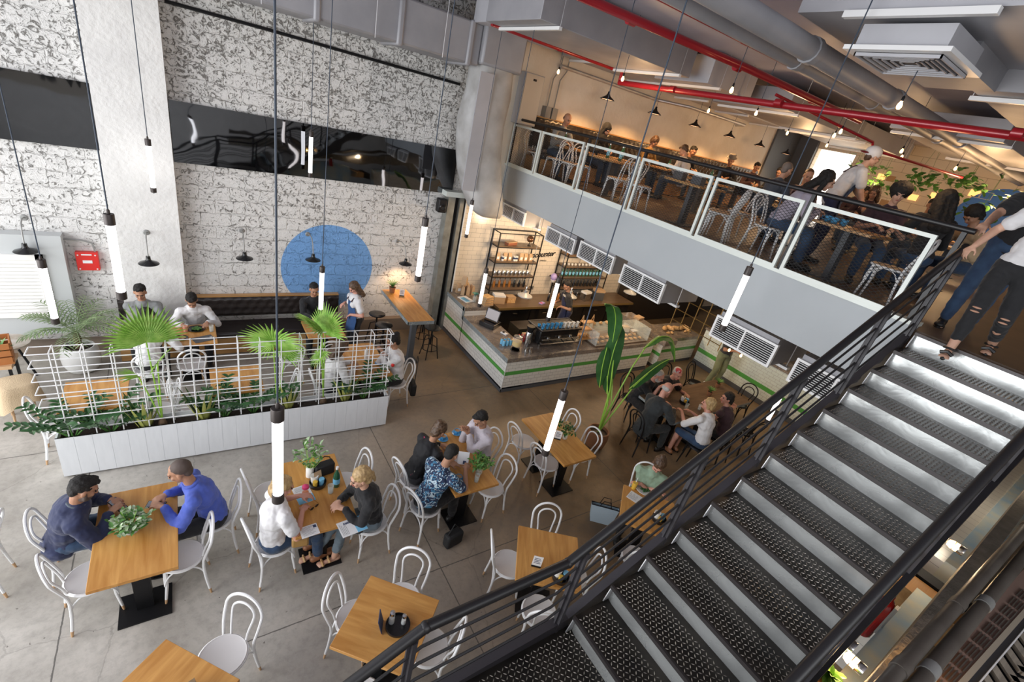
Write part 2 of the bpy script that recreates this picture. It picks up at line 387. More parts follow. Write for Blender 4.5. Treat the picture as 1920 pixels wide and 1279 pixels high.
M['oak_x'] = wood_mat('oak_plank', (0.42, 0.21, 0.07), (0.60, 0.35, 0.14), 1.0, 0.4, 0)
M['dark_wood'] = wood_mat('dark_wood_top', (0.10, 0.065, 0.04), (0.19, 0.13, 0.085), 1.0, 0.35, 0)
M['black_metal'] = mat('black_steel', (0.018, 0.018, 0.02), 0.42, 0.6)
M['black_gloss'] = mat('black_gloss', (0.012, 0.012, 0.013), 0.2)
M['rail'] = mat('charcoal_painted_steel', (0.010, 0.009, 0.010), 0.42, 0.0)
M['post'] = mat('grey_painted_steel_post', (0.036, 0.033, 0.038), 0.5, 0.0)
M['tread'] = mat('dark_chequer_plate', (0.022, 0.020, 0.018), 0.30, 0.6, var=(0.05, 0.043, 0.035), vs=5)
M['stud'] = mat('highlit_plate_studs', (0.50, 0.46, 0.40), 0.28, 0.9)  # paler than the plate, painting in the highlights on the studs
M['riser'] = galv_mat('galvanised_riser', (0.64, 0.66, 0.65), 0.24)
M['riser'].node_tree.nodes['Principled BSDF'].inputs['Metallic'].default_value = 0.62
M['galv'] = galv_mat('galvanised_sheet', (0.70, 0.70, 0.72), 0.45)
M['galv_white'] = mat('painted_duct', (0.47, 0.47, 0.50), 0.5, 0.1, var=(0.40, 0.40, 0.43), vs=1.5)
M['duct_dark'] = mat('dark_grey_duct', (0.34, 0.335, 0.355), 0.5, 0.1, var=(0.28, 0.28, 0.30), vs=2, bump=0.1, bs=8)
M['duct_cloth'] = mat('lagged_duct', (0.50, 0.50, 0.50), 0.7, 0.1, var=(0.36, 0.35, 0.34), vs=2.5, bump=0.5, bs=5)
M['ceiling'] = mat('grey_painted_ceiling', (0.46, 0.45, 0.53), 0.5, var=(0.38, 0.37, 0.44), vs=1.2)
M['fascia'] = mat('grey_painted_beam', (0.42, 0.45, 0.47), 0.55, var=(0.39, 0.42, 0.44), vs=1.0)
M['panel_frame'] = mat('pale_green_grey_frame', (0.66, 0.70, 0.66), 0.45, 0.1)
M['mesh'] = mat('dark_expanded_mesh', (0.05, 0.05, 0.05), 0.5, 0.5)
M['red_pipe'] = mat('red_sprinkler_pipe', (0.34, 0.012, 0.022), 0.3, 0.1, coat=0.3)
M['white_metal'] = mat('white_powder_coat', (0.80, 0.80, 0.80), 0.35)
M['white_paint'] = mat('white_paint', (0.78, 0.78, 0.76), 0.4)
M['white_wood'] = mat('white_painted_boards', (0.80, 0.82, 0.84), 0.5, var=(0.76, 0.78, 0.80), vs=4, stretch=(6, 1, 1))
M['seat_white'] = mat('off_white_seat', (0.66, 0.64, 0.63), 0.5)
M['tip'] = mat('bare_beech_leg_tip', (0.52, 0.32, 0.17), 0.5)
M['tan_wood'] = mat('tan_beech', (0.56, 0.36, 0.20), 0.45)
M['leather'] = mat('black_leather', (0.035, 0.028, 0.026), 0.26, bump=0.15, bs=60)
M['mirror'] = mirror_mat()
M['tube'] = mat('glowing_tube', (1, 1, 1), 0.3, emit=(1.0, 0.90, 0.84), es=4.0)
M['tube_cool'] = mat('glowing_tube_cool', (1, 1, 1), 0.3, emit=(1.0, 0.97, 0.97), es=5.0)
M['bulb'] = mat('glowing_bulb', (1, 0.8, 0.5), 0.3, emit=(1.0, 0.52, 0.18), es=18)
M['lampcap'] = mat('bronze_lamp_cap', (0.055, 0.045, 0.042), 0.45, 0.5)
M['cord'] = mat('dark_blue_cord', (0.03, 0.045, 0.07), 0.6)
M['glass'] = mat('clear_glass', (0.9, 0.95, 0.95), 0.03, trans=1.0)
M['thin_glass'] = mat('thin_glass', (0.85, 0.95, 0.93), 0.05, alpha=0.22)
M['leaf'] = mat('green_leaf', (0.055, 0.17, 0.035), 0.45, var=(0.11, 0.27, 0.05), vs=9)
M['leaf_dark'] = mat('dark_green_leaf', (0.022, 0.085, 0.022), 0.32, var=(0.035, 0.11, 0.03), vs=7)
M['leaf_fan'] = mat('fan_palm_leaf', (0.20, 0.42, 0.05), 0.45, var=(0.36, 0.56, 0.12), vs=12)
M['leaf_yellow'] = mat('yellow_edged_leaf', (0.40, 0.42, 0.11), 0.5)
M['leaf_palm'] = mat('grey_green_palm', (0.15, 0.23, 0.10), 0.6, var=(0.25, 0.33, 0.16), vs=8)
M['leaf_sage'] = mat('sage_leaf', (0.48, 0.56, 0.40), 0.6, var=(0.14, 0.26, 0.08), vs=20)
M['lettuce'] = mat('bright_lettuce_leaf', (0.22, 0.42, 0.05), 0.5)
M['stem'] = mat('lime_stem', (0.30, 0.55, 0.07), 0.4)
M['trunk'] = mat('brown_trunk', (0.14, 0.085, 0.05), 0.85, bump=0.8, bs=30)
M['soil'] = mat('dark_soil', (0.035, 0.022, 0.016), 0.95, bump=1.0, bs=40)
M['terracotta'] = mat('brown_terracotta', (0.30, 0.14, 0.07), 0.7)
M['pot_dark'] = mat('dark_brown_pot', (0.05, 0.033, 0.022), 0.5)
M['kraft'] = mat('kraft_paper', (0.50, 0.34, 0.20), 0.75)
M['burlap'] = mat('burlap', (0.55, 0.42, 0.27), 0.9, bump=0.6, bs=90)
M['paper'] = mat('white_paper', (0.80, 0.80, 0.80), 0.7)
M['ink'] = mat('dark_blue_ink', (0.03, 0.05, 0.12), 0.6)
M['cyan'] = mat('light_blue_print', (0.20, 0.52, 0.76), 0.5)
M['blue_cup'] = mat('glazed_blue_cup', (0.09, 0.34, 0.60), 0.2)
M['coffee'] = mat('milky_coffee', (0.42, 0.24, 0.12), 0.3)
M['porcelain'] = mat('white_porcelain', (0.82, 0.81, 0.78), 0.15)
M['red'] = mat('signal_red', (0.70, 0.03, 0.025), 0.35)
M['red_gloss'] = mat('red_enamel', (0.42, 0.012, 0.012), 0.15, coat=0.5)
M['green_glass'] = mat('green_bottle_glass', (0.02, 0.10, 0.05), 0.08, coat=0.5)
M['amber'] = mat('amber_glass', (0.35, 0.14, 0.03), 0.1)
M['orange_drink'] = mat('orange_drink', (0.75, 0.20, 0.05), 0.2)
M['yellow_drink'] = mat('yellow_drink', (0.72, 0.45, 0.06), 0.2)
M['pink'] = mat('pink_plastic', (0.62, 0.05, 0.16), 0.3)
M['purple'] = mat('purple_plastic', (0.42, 0.34, 0.68), 0.35)
M['steel'] = mat('brushed_steel', (0.62, 0.62, 0.62), 0.22, 1.0)
M['enamel_grey'] = mat('grey_enamel_shade', (0.34, 0.34, 0.33), 0.35)
M['dark_cabinet'] = mat('black_brown_cabinet', (0.022, 0.016, 0.013), 0.4)
M['brass_edge'] = mat('worn_brass_counter', (0.24, 0.16, 0.06), 0.3, 0.3)
M['charcoal'] = mat('charcoal_skirting', (0.085, 0.09, 0.10), 0.5)
M['conduit'] = mat('grey_conduit', (0.30, 0.30, 0.29), 0.5, 0.4)
M['pipe_brown'] = mat('old_grey_brown_pipe', (0.075, 0.062, 0.052), 0.5, 0.2, var=(0.12, 0.105, 0.09), vs=3)
M['painted_blue'] = mat('patchy_blue_cream_plaster', (0.38, 0.60, 0.78), 0.8, var=(0.74, 0.73, 0.60), vs=2.6, bump=0.4, bs=10)
M['concrete_edge'] = mat('broken_concrete', (0.20, 0.18, 0.15), 0.95, var=(0.28, 0.25, 0.21), vs=8, bump=1.0, bs=25)
M['terr_tile'] = mat('terracotta_vent_tile', (0.23, 0.15, 0.12), 0.8)
M['cream_strip'] = mat('cream_sandstone_strip', (0.36, 0.31, 0.24), 0.8)
M['food'] = mat('baked_goods', (0.52, 0.28, 0.10), 0.7, var=(0.70, 0.50, 0.26), vs=25, bump=1.0, bs=30)
M['warm_window'] = mat('bright_doorway_sky', (1, 1, 1), 0.5, emit=(1.0, 0.97, 0.88), es=2.2)
M['louver_white'] = mat('white_shutter_paint', (0.84, 0.83, 0.80), 0.5)
M['frame_grey'] = mat('pale_grey_frame', (0.52, 0.54, 0.54), 0.5)
M['screen'] = mat('dark_screen', (0.02, 0.02, 0.025), 0.1)
M['screen_grey'] = mat('pinkish_grey_screen', (0.30, 0.25, 0.25), 0.25)
M['blue_light'] = mat('pale_blue_leather', (0.50, 0.62, 0.70), 0.5)
M['bag_black'] = mat('black_bag_fabric', (0.015, 0.015, 0.016), 0.7)
M['mez_floor'] = mat('brown_mezzanine_floor', (0.085, 0.05, 0.028), 0.45, var=(0.13, 0.08, 0.042), vs=2)
M['bluepaint'] = mat('dusty_blue_wall_paint', (0.07, 0.21, 0.62), 0.8)
M['block_upper'] = tile_mat('pale_block_wall', 'y', 0.62, 0.24, (0.72, 0.62, 0.48), (0.42, 0.34, 0.25), rough=0.8, gs=0.006)
M['recess_lit'] = mat('lit_wall_recess', (0.6, 0.3, 0.1), 0.8, emit=(1.0, 0.5, 0.15), es=1.6)
M['recess'] = mat('wall_recess', (0.45, 0.28, 0.14), 0.85)
def text_mesh(name, s, size, m, parent=None, loc=(0, 0, 0), rot=(0, 0, 0), ext=0.002, bold=0.0, shear=0.0):
    c = bpy.data.curves.new(name, 'FONT'); c.body = s; c.size = size; c.extrude = ext; c.offset = bold; c.shear = shear; c.align_x = 'CENTER'; c.align_y = 'CENTER'
    t = bpy.data.objects.new(name, c); COL.objects.link(t)
    me = bpy.data.meshes.new_from_object(t.evaluated_get(bpy.context.evaluated_depsgraph_get()))
    bpy.data.objects.remove(t); bpy.data.curves.remove(c)
    me.materials.clear(); me.materials.append(m)
    o = bpy.data.objects.new(name, me); COL.objects.link(o); o.location = loc; o.rotation_euler = rot
    if parent is not None: o.parent = parent
    return o
# ================================================================ the setting
WY = 9.1; CEIL = 6.5; MZ = 3.83; MX = 5.85
def struct(name, mb, m, smooth=40, **k):
    o = mb.build(name, m, smooth=smooth, **k); o['kind'] = 'structure'; return o
struct('floor', MB().box(-7, 17, -5, WY, -0.2, 0), M['floor'])
struct('wall_back', MB().box(-7, 4.93, WY, WY + 0.3, 0, CEIL), M['brick'])
struct('wall_back_tiled', MB().box(4.93, 17, WY, WY + 0.3, 0, 3.45), M['tile_back'])
struct('wall_back_upper', MB().box(4.93, 17, WY, WY + 0.3, 3.45, CEIL), M['upper_plaster'])
struct('wall_front', MB().box(-7, -4.4, -5.2, -5, 0, CEIL).box(-4.4, 6, -5.2, -5, 0, 3.2).box(6, 17, -5.2, -5, 0, CEIL).box(-4.4, 6, -5.2, -5, 6.2, CEIL), M['plaster'])
struct('wall_left', MB().box(-7.2, -7, -5.2, -0.7, 0, CEIL).box(-7.2, -7, 8.7, WY + .3, 0, CEIL).box(-7.2, -7, -0.7, 8.7, 5.7, CEIL), M['plaster'])
struct('wall_right', MB().box(17, 17.2, -5.2, WY + .3, 0, 3.83), M['plaster'])
# the far upper wall of pale blocks, a lit doorway in it, and a painted blue disc
uw = struct('wall_right_upper', MB().box(17, 17.3, -5.2, 7.25, 3.83, CEIL).box(17, 17.3, 8.4, WY, 3.83, CEIL).box(17, 17.3, 7.25, 8.4, 6.0, CEIL), M['block_upper'])
struct('ceiling', MB().box(-7, 17.2, -5.2, WY + .3, CEIL, CEIL + .2), M['ceiling'])
struct('door_1', MB().box(17.22, 17.26, 7.25, 8.4, 3.83, 6.0), M['warm_window'])
# glazed shop front frame on the left and glazing added behind the stair for the fill (both out of view)
w = MB()
for y in (-0.7, 0.85, 2.4, 4.0, 5.55, 7.1, 8.64): w.box(-7.12, -7.0, y, y + .06, 0, 5.7)
for z in (0, 2.6, 5.64): w.box(-7.12, -7.0, -0.7, 8.7, z, z + .06)
struct('window_1', w, M['frame_grey'])
w = MB()
for x in (-4.4, -2.3, -.2, 1.9, 4.0, 5.94): w.box(x, x + .06, -5.12, -5, 3.2, 6.2)
struct('window_2', w, M['frame_grey'])
# rough plastered pier
pier = struct('wall_pier', MB().box(-0.95, -0.12, 8.86, WY, 0, CEIL), M['plaster'])
struct('trim_1', MB().box(2.35, 4.45, 8.96, WY, 0, 0.3).box(-7, -0.95, 8.86, WY, 0, 0.16), mat('brown_grey_ledge', (0.22, 0.17, 0.13), 0.7, bump=.4, bs=12))
struct('baseboard_back', MB().box(4.95, 17, 9.05, WY, 0, 0.12), M['charcoal'])
# shuttered window on the left
w = MB().box(-2.9, -1.55, 8.9, WY, 0.35, 1.92)
wo = struct('window_3', w, M['frame_grey'])
w = MB(); w.box(-2.85, -1.78, 8.86, 8.9, 0.66, 0.74); w.box(-2.85, -1.78, 8.86, 8.9, 1.56, 1.64); w.box(-1.86, -1.78, 8.86, 8.9, 0.66, 1.64)
for k in range(15):
    z = 0.75 + k * 0.054
    w.add([(-2.85, 8.86, z), (-1.86, 8.86, z), (-1.86, 8.90, z + .05), (-2.85, 8.90, z + .05), (-2.85, 8.87, z - .008), (-1.86, 8.87, z - .008), (-1.86, 8.91, z + .042), (-2.85, 8.91, z + .042)],
          [(0, 1, 2, 3), (7, 6, 5, 4), (0, 4, 5, 1), (3, 2, 6, 7), (0, 3, 7, 4), (1, 5, 6, 2)])
o = w.build('shutter', M['louver_white'], wo)
# mezzanine slab, edge beam, floor and soffit
struct('mezzanine_floor', MB().box(MX, 17, -5, WY, 3.6, MZ), M['mez_floor'])
struct('mezzanine_soffit', MB().box(MX, 17, -5, WY, 3.5, 3.6), M['duct_dark'])
struct('mezzanine_edge_beam', MB().box(MX - .02, MX + .13, 1.24, WY, 3.17, MZ + .03), M['fascia'])
struct('mezzanine_kerb', MB().box(MX - .05, MX + .12, 1.22, WY, MZ + .03, MZ + .07), M['panel_frame'])

# the two dark wavy mirror strips on the block wall
o = MB().box(-0.11, 4.63, WY - .045, WY - .01, 3.12, 3.99).build('mirror_strip', M['mirror'])
tag(o, 'long dark wavy mirror strip on the pitted wall, right of the plaster pier', 'mirror', 'dark mirror strips')
o = MB().box(-3.6, -0.96, WY - .045, WY - .01, 3.16, 4.02).build('mirror_strip', M['mirror'])
tag(o, 'dark mirror strip left of the plaster pier, reflecting grey wall and black lettering', 'mirror', 'dark mirror strips')
o = MB().tube([(-0.05, 9.06, 5.21), (1.2, 9.06, 5.20), (3.0, 9.06, 5.17), (4.45, 9.06, 5.15)], 0.024, 8).build('wall_conduit', M['black_metal'])
tag(o, 'long thin black pipe sloping across the top of the pitted white wall', 'pipe')
# lettering on the front wall, seen in the left mirror
sg = thing('wall_lettering', 'black painted lettering on the wall behind, seen reversed in the left mirror strip', 'sign', (-3.4, -4.99, 2.75))
MB().box(-1.6, 1.6, -0.0, 0.01, -0.45, 0.45).build('sign_panel', mat('beige_sign_band', (0.55, 0.50, 0.43), 0.8), sg)
text_mesh('letters', 'MW & SO', 0.72, M['black_gloss'], sg, (0, 0.02, 0), (R(90), 0, R(180)), bold=0.02, shear=0.2)

# roller door channel where the block wall ends
t = thing('roller_door_channel', 'tall grey steel roller door channel between the block wall and the tiled wall', 'door frame', (4.7, 9.03, 0))
MB().box(-.22, -.06, -.16, .05, 0, 3.1).box(.06, .15, -.16, .05, 0, 3.1).build('steel_post', mat('weathered_steel', (0.30, 0.31, 0.29), 0.5, 0.5, var=(0.22, 0.22, 0.20), vs=6), t)
MB().box(-.06, .06, -.04, .05, 0, 3.1).box(.15, .2, -.14, .05, 0, 3.1).build('dark_slot', M['black_metal'], t)
MB().box(.2, .225, -.16, .05, 0.0, 3.0).build('white_edge', M['white_paint'], t)
MB().box(-.3, .45, -.2, .04, 3.1, 3.2).build('head_plate', M['panel_frame'], t)

# ---------------------------------------------------------------- stair
LY, RY = 1.20, 0.10; NX, NZ, RUN, RISE = 5.715, MZ, 0.3053, 0.1672
stair = thing('steel_staircase', 'steel staircase with dark chequer plate treads and shiny galvanised risers going up to the mezzanine', 'staircase', (2.05, 0.65, 0))
OX, OY = 2.05, 0.65
def studs(mb, x0, x1, y0, y1, z, p=0.047):
    nx = int((x1 - x0) / (p * .62)); ny = int((y1 - y0) / (p * .62))
    for i in range(nx):
        for j in range(ny):
            x = x0 + (i + .6) * p * .62; y = y0 + (j + .6) * p * .62; a = R(45) if (i + j) % 2 else R(-45)
            if x > x1 - .015 or y > y1 - .015: continue
            c, s = math.cos(a), math.sin(a); L, w = .0135, .0040
            pt = lambda u, v, zz: (x + u * c - v * s, y + u * s + v * c, zz)
            mb.add([pt(-L, 0, z), pt(0, -w, z), pt(L, 0, z), pt(0, w, z), pt(-L*.5, 0, z + .0028), pt(L*.5, 0, z + .0028)],
                   [(0, 1, 5, 4), (1, 2, 5), (2, 3, 4, 5), (3, 0, 4)])
def tread_mesh(d=RUN):
    a = MB().box(0, d + .03, RY + .02, LY - .02, -.012, 0)
    a.box(-.004, .006, RY + .02, LY - .02, -.03, 0.001)
    return a
nose_m = mat('worn_nosing', (0.055, 0.048, 0.048), 0.4, 0.4)
TR = MB(); studs(TR, .012, RUN - .005, RY + .03, LY - .03, 0.0)
tread_me = tread_mesh().mesh('tread', M['tread'], 30); stud_me = TR.mesh('studs', M['stud'], 20)
RI = MB()
RI.add([(0.022, RY + .02, -.03), (0.022, LY - .075, -.03), (0.030, LY - .03, -.03), (0.022, RY + .02, -RISE), (0.022, LY - .075, -RISE), (0.030, LY - .03, -RISE),
        (0.026, RY + .02, -.03), (0.026, LY - .075, -.03), (0.034, LY - .03, -.03), (0.026, RY + .02, -RISE), (0.026, LY - .075, -RISE), (0.034, LY - .03, -RISE)],
       [(0, 1, 4, 3), (1, 2, 5, 4), (6, 9, 10, 7), (7, 10, 11, 8), (0, 3, 9, 6), (2, 8, 11, 5), (0, 6, 7, 1), (1, 7, 8, 2), (3, 4, 10, 9), (4, 5, 11, 10)])
riser_me = RI.mesh('riser', M['riser'], 30)
nose_me = MB().box(-.006, .012, RY + .02, LY - .02, -.026, .003).mesh('nosing', nose_m, 30)
BR = MB().add([(0.0, LY - .028, -.03), (0.05, LY - .028, -.03), (0.05, LY - .028, -RISE + .01), (-0.03, LY - .028, -RISE + .01), (0.0, LY - .022, -.03), (0.05, LY - .022, -.03), (0.05, LY - .022, -RISE + .01), (-0.03, LY - .022, -RISE + .01)],
    [(0, 1, 2, 3), (7, 6, 5, 4), (0, 4, 5, 1), (1, 5, 6, 2), (2, 6, 7, 3), (3, 7, 4, 0)])
bracket_me = BR.mesh('tread_bracket', M['galv'], 30)
def link(name, me, parent, loc):
    o = bpy.data.objects.new(name, me); COL.objects.link(o); o.parent = parent; o.location = loc; return o
for k in range(0, 13):          # k = 0 is the mezzanine edge
    x, z = NX - k * RUN, NZ - k * RISE
    if k: t_ = link('tread', tread_me, stair, (x - OX, -OY, z)); link('studs', stud_me, t_, (0, 0, 0)); link('nosing', nose_me, t_, (0, 0, 0))
    else: link('nosing', nose_me, stair, (x - OX, -OY, z))
    if k < 13: r_ = link('riser', riser_me, stair, (x - OX, -OY, z)); link('tread_bracket', bracket_me, r_, (0, 0, 0))
LZ = NZ - 13 * RISE; LX1 = NX - 12 * RUN + .03; LX0 = 0.86
a = MB().box(LX0 - OX, LX1 - OX, RY + .02 - OY, LY + .05 - OY, LZ - .05, LZ); o = a.build('landing', M['tread'], stair, 30)
a = MB(); studs(a, LX0 - OX + .02, LX1 - OX, RY + .03 - OY, LY + .0 - OY, LZ); a.build('studs', M['stud'], o, 20)
for k in range(1, 10):
    x, z = LX0 - (k - 1) * RUN, LZ - (k - 1) * RISE
    r_ = link('riser', riser_me, stair, (x - OX, -OY, z))
    if k < 10: t_ = link('tread', tread_me, stair, (x - RUN - OX, -OY, z - RISE)); link('nosing', nose_me, t_, (0, 0, 0))
def slope_plate(y0, y1, h0, h1):
    a = MB()
    P = [(NX + .06, NZ - .07), (LX1 - .03, NZ - .07 - (NX + .06 - LX1 + .03) * RISE / RUN), (LX0, LZ - .0), (LX0 - 9 * RUN, 0.06)]
    P[1] = (P[1][0], max(P[1][1], LZ + .02))
    for (xa, za), (xb, zb) in zip(P[:-1], P[1:]):
        vs = [(xa, y, za + h) for y in (y0, y1) for h in (h0, h1)] + [(xb, y, zb + h) for y in (y0, y1) for h in (h0, h1)]
        vs = [(x - OX, y - OY, z) for x, y, z in vs]
        a.add(vs, [(0, 1, 3, 2), (4, 6, 7, 5), (0, 2, 6, 4), (1, 5, 7, 3), (0, 4, 5, 1), (2, 3, 7, 6)])
    return a
slope_plate(LY + .01, LY + .07, -.22, .03).build('stringer', M['post'], stair, 30)
slope_plate(RY - .045, RY - .005, -.24, .0).build('stringer', M['rail'], stair, 30)
# balustrades: left one in view, right one under the camera
def rail_z(x):
    if x > 1.83: return 2.43 + (x - 1.83) * 0.566
    if x > .86: return 2.43
    return 2.43 - (.86 - x) * 0.5476
def foot_z(x):
    if x > 2.1: return NZ - .07 - (NX + .06 - x) * RISE / RUN
    if x > .86: return LZ
    return LZ - (.86 - x) * 0.5476
def balustrade(name, Y, label, x_top):
    root = thing(name, label, 'railing', (2.05, Y, 0))
    xs = [x_top, 1.83, .86, -1.9]
    pts = [(x - 2.05, 0, rail_z(x)) for x in xs]
    a = MB()
    for p, q in zip(pts[:-1], pts[1:]):
        a.tube([p, q], 0.033, 10, flat=0.9)
    for p in pts[1:-1]: a.ell(p, (.034, .034, .034))
    a.ell(pts[0], (.034, .034, .034))
    h = a.build('handrail', M['rail'], root)
    for f in (.18, .38, .58, .78):
        a = MB(); L_ = [(x - 2.05, 0, foot_z(x + .001) * (1 - f) + rail_z(x) * f) for x in xs]
        L_[1] = (1.83 - 2.05, 0, foot_z(2.15) * (1 - f) * .5 + LZ * (1 - f) * .5 + rail_z(1.83) * f)
        a.tube(L_, 0.009, 6); a.build('rod', M['rail'], root)
    for x in (5.755, 4.80, 3.85, 2.905, 1.965, .80, -.3, -1.4):
        if x > x_top + .05: continue
        a = MB(); z0, z1 = foot_z(x) - .05, rail_z(x) - .03; x_ = x - 2.05
        a.box(x_ - .03, x_ + .03, -.006, .006, z0, z1); a.box(x_ - .012, x_ + .012, -.03, .03, z0, z1)
        a.build('post', M['post'], root)
    return root
balustrade('stair_balustrade', 1.235, 'charcoal stair balustrade with four thin rods, on the café side of the stair', 5.78)
balustrade('stair_balustrade', 0.108, 'thick charcoal handrail and balustrade on the near right side of the stair', 5.9)

# ---------------------------------------------------------------- mezzanine railing panels
hr = thing('mezzanine_handrail', 'round black handrail running above the mesh panels of the mezzanine', 'railing', (MX, 5.2, MZ))
MB().tube([(.02, -3.95, .975), (.02, 3.88, .975)], .026, 10).build('rail_tube', M['rail'], hr)
panels = [(8.02, 9.05, 'beside the lagged duct'), (6.70, 7.98, 'second from the lagged duct'), (5.36, 6.63, 'third from the lagged duct'), (4.0, 5.30, 'fourth from the lagged duct, with stacked napkin boxes behind it'), (2.75, 3.95, 'second from the stair head'), (1.47, 2.68, 'nearest the stair head')]
for y in (1.32, 2.715, 3.975, 5.33, 6.665, 8.0, 9.07):
    MB().box(.01, .05, y - .02 - 5.2, y + .02 - 5.2, .02, .96).build('post', M['rail'], hr)
for y0, y1, lab in panels:
    p = thing('mesh_panel', 'pale framed mesh railing panel, ' + lab, 'railing panel', (MX - .03, (y0 + y1) / 2, MZ + .07), 0, 'mezzanine mesh panels')
    h = (y1 - y0) / 2; z1 = .80
    MB().box(-.018, .018, -h, h, 0, .038).box(-.018, .018, -h, h, z1 - .038, z1).box(-.018, .018, -h, -h + .038, .038, z1 - .038).box(-.018, .018, h - .038, h, .038, z1 - .038).build('panel_frame', M['panel_frame'], p)
    a = MB(); ya, yb, za, zb = -h + .03, h - .03, .03, z1 - .03; w_, t_ = .064, .036; sl = t_ / w_
    n = int(((yb - ya) * sl + (zb - za)) / t_) + 1
    for s in (1, -1):
        for k in range(n + 1):
            c = k * t_   # z offset along the edge
            # line z = za + c - sl*(y-ya)  for s=-1 ; mirrored for s=1
            pts = []
            y_s = 0.0; z_s = c
            if z_s > zb - za: y_s = (z_s - (zb - za)) / sl; z_s = zb - za
            y_e = c / sl; z_e = 0.0
            if y_e > yb - ya: z_e = (y_e - (yb - ya)) * sl; y_e = yb - ya
            if y_e - y_s < .01: continue
            A = (0, ya + y_s, za + z_s) if s < 0 else (0, yb - y_s, za + z_s)
            B = (0, ya + y_e, za + z_e) if s < 0 else (0, yb - y_e, za + z_e)
            a.tube([A, B], .0026, 4)
    a.build('expanded_mesh', M['mesh'], p, 0, recalc=False)

# ---------------------------------------------------------------- ducts, pipes and machines under the ceilings
t = thing('wall_duct', 'long grey rectangular air duct with folded seams running above the pitted wall', 'duct', (2.0, 8.5, 5.45))
a = MB().box(-4.5, 2.3, -.33, .5, .0, .62); a.build('duct_body', M['duct_dark'], t, bevel=.03)
for x in (-3.6, -1.9, -.3, .9, 2.1):
    MB().box(x - .05, x + .05, -.36, .5, -.03, .63).build('seam', M['duct_dark'], t, bevel=.03)
for x in (-2.8, -1.0, .5, 1.6):
    MB().tube([(x, -.4, -.02), (x, -.4, 1.05)], .006, 6).build('hanger_rod', M['galv'], t)
t = thing('drop_duct', 'fat lagged grey duct dropping down the corner between the block wall and the mezzanine', 'duct', (4.72, 8.45, 2.8))
a = MB()
prof = [(0.0, 2.72, .36), (.02, 2.3, .38), (-.04, 1.8, .40), (.02, 1.3, .40), (.12, .9, .40), (.28, .5, .38), (.42, .2, .33), (.5, .08, .24)]
rings = []
for x, z, r_ in prof[::-1]:
    rings.append((x, z, r_))
vs = []; n = 20
for x, z, r_ in rings:
    for k in range(n):
        b = 2 * math.pi * k / n; cx, cy = math.cos(b), math.sin(b); q = (abs(cx) ** 4 + abs(cy) ** 4) ** -.25
        vs.append((x + cx * q * r_ * 1.0, cy * q * r_ * .9, z))
fs = [tuple(range(n))[::-1]] + [tuple((len(rings) - 1) * n + k for k in range(n))]
for i in range(len(rings) - 1):
    for k in range(n): l = (k + 1) % n; fs.append((i*n+k, i*n+l, (i+1)*n+l, (i+1)*n+k))
a.add(vs, fs); o = a.build('lagging', M['duct_cloth'], t, 60)
a = MB(); a.box(-.42, .42, -.38, .4, 2.7, 3.3); a.build('duct_head', M['duct_dark'], t, bevel=.04)
MB().box(-.40, -.12, -.385, -.36, .6, 2.6).build('pale_wrap', M['galv_white'], t)
t = thing('branch_duct', 'white and grey box duct joining the wall duct at the corner', 'duct', (4.6, 7.9, 6.05))
MB().box(-.5, 1.1, -.5, .3, 0, .35).build('duct_body', M['galv_white'], t, bevel=.01)
MB().box(-.55, 1.15, -.55, -.5, -.01, .06).build('flange', M['white_paint'], t)
def box_duct(label, x0, x1, y0, y1, z0, z1, m='duct_dark', mb=None, fl=True):
    t = thing('box_duct', label, 'duct', ((x0 + x1) / 2, (y0 + y1) / 2, z0), 0, 'box ducts under the ceiling')
    X, Y = (x1 - x0) / 2, (y1 - y0) / 2
    MB().box(-X, X, -Y, Y, 0, z1 - z0).build('duct_body', M[m], t, bevel=.008)
    if fl:
        n = max(2, int((x1 - x0) / 1.3))
        for k in range(n):
            x = -X + .3 + k * (2 * X - .6) / (n - 1)
            MB().box(x - .025, x + .025, -Y - .06, Y + .06, -.045, -.005).build('support_rail', M['white_metal'], t)
            for s in (-1, 1): MB().tube([(x, s * (Y + .045), -.02), (x, s * (Y + .045), CEIL - z0)], .005, 5).build('hanger_rod', M['galv'], t)
    return t
box_duct('big grey box duct hanging over the edge of the mezzanine, nearest the lagged duct', 3.9, 7.0, 5.95, 7.4, 6.0, 6.4)
box_duct('short pale box duct beyond the big grey duct, above the first pendants', 7.3, 8.6, 5.8, 7.0, 6.0, 6.42, 'galv_white')
box_duct('flat grey box duct above the far mezzanine tables', 8.9, 12.0, 5.2, 6.8, 5.95, 6.3)
box_duct('pale grey box duct in front of the dark board', 12.4, 15.5, 5.4, 7.2, 6.0, 6.35, 'galv_white')
box_duct('long grey box duct along the plaster wall behind the pendants', 6.5, 14.0, 8.0, 8.9, 6.12, 6.45, 'galv_white')
box_duct('grey box duct on the right, beyond the ceiling vent', 6.6, 9.5, 1.2, 2.1, 6.05, 6.4)
box_duct('grey box duct at the right edge, behind the ceiling vent', 5.4, 8.2, -.2, .9, 6.0, 6.4)
box_duct('pale box duct above the waiter', 9.8, 13.5, 2.4, 3.9, 6.0, 6.3, 'galv_white')
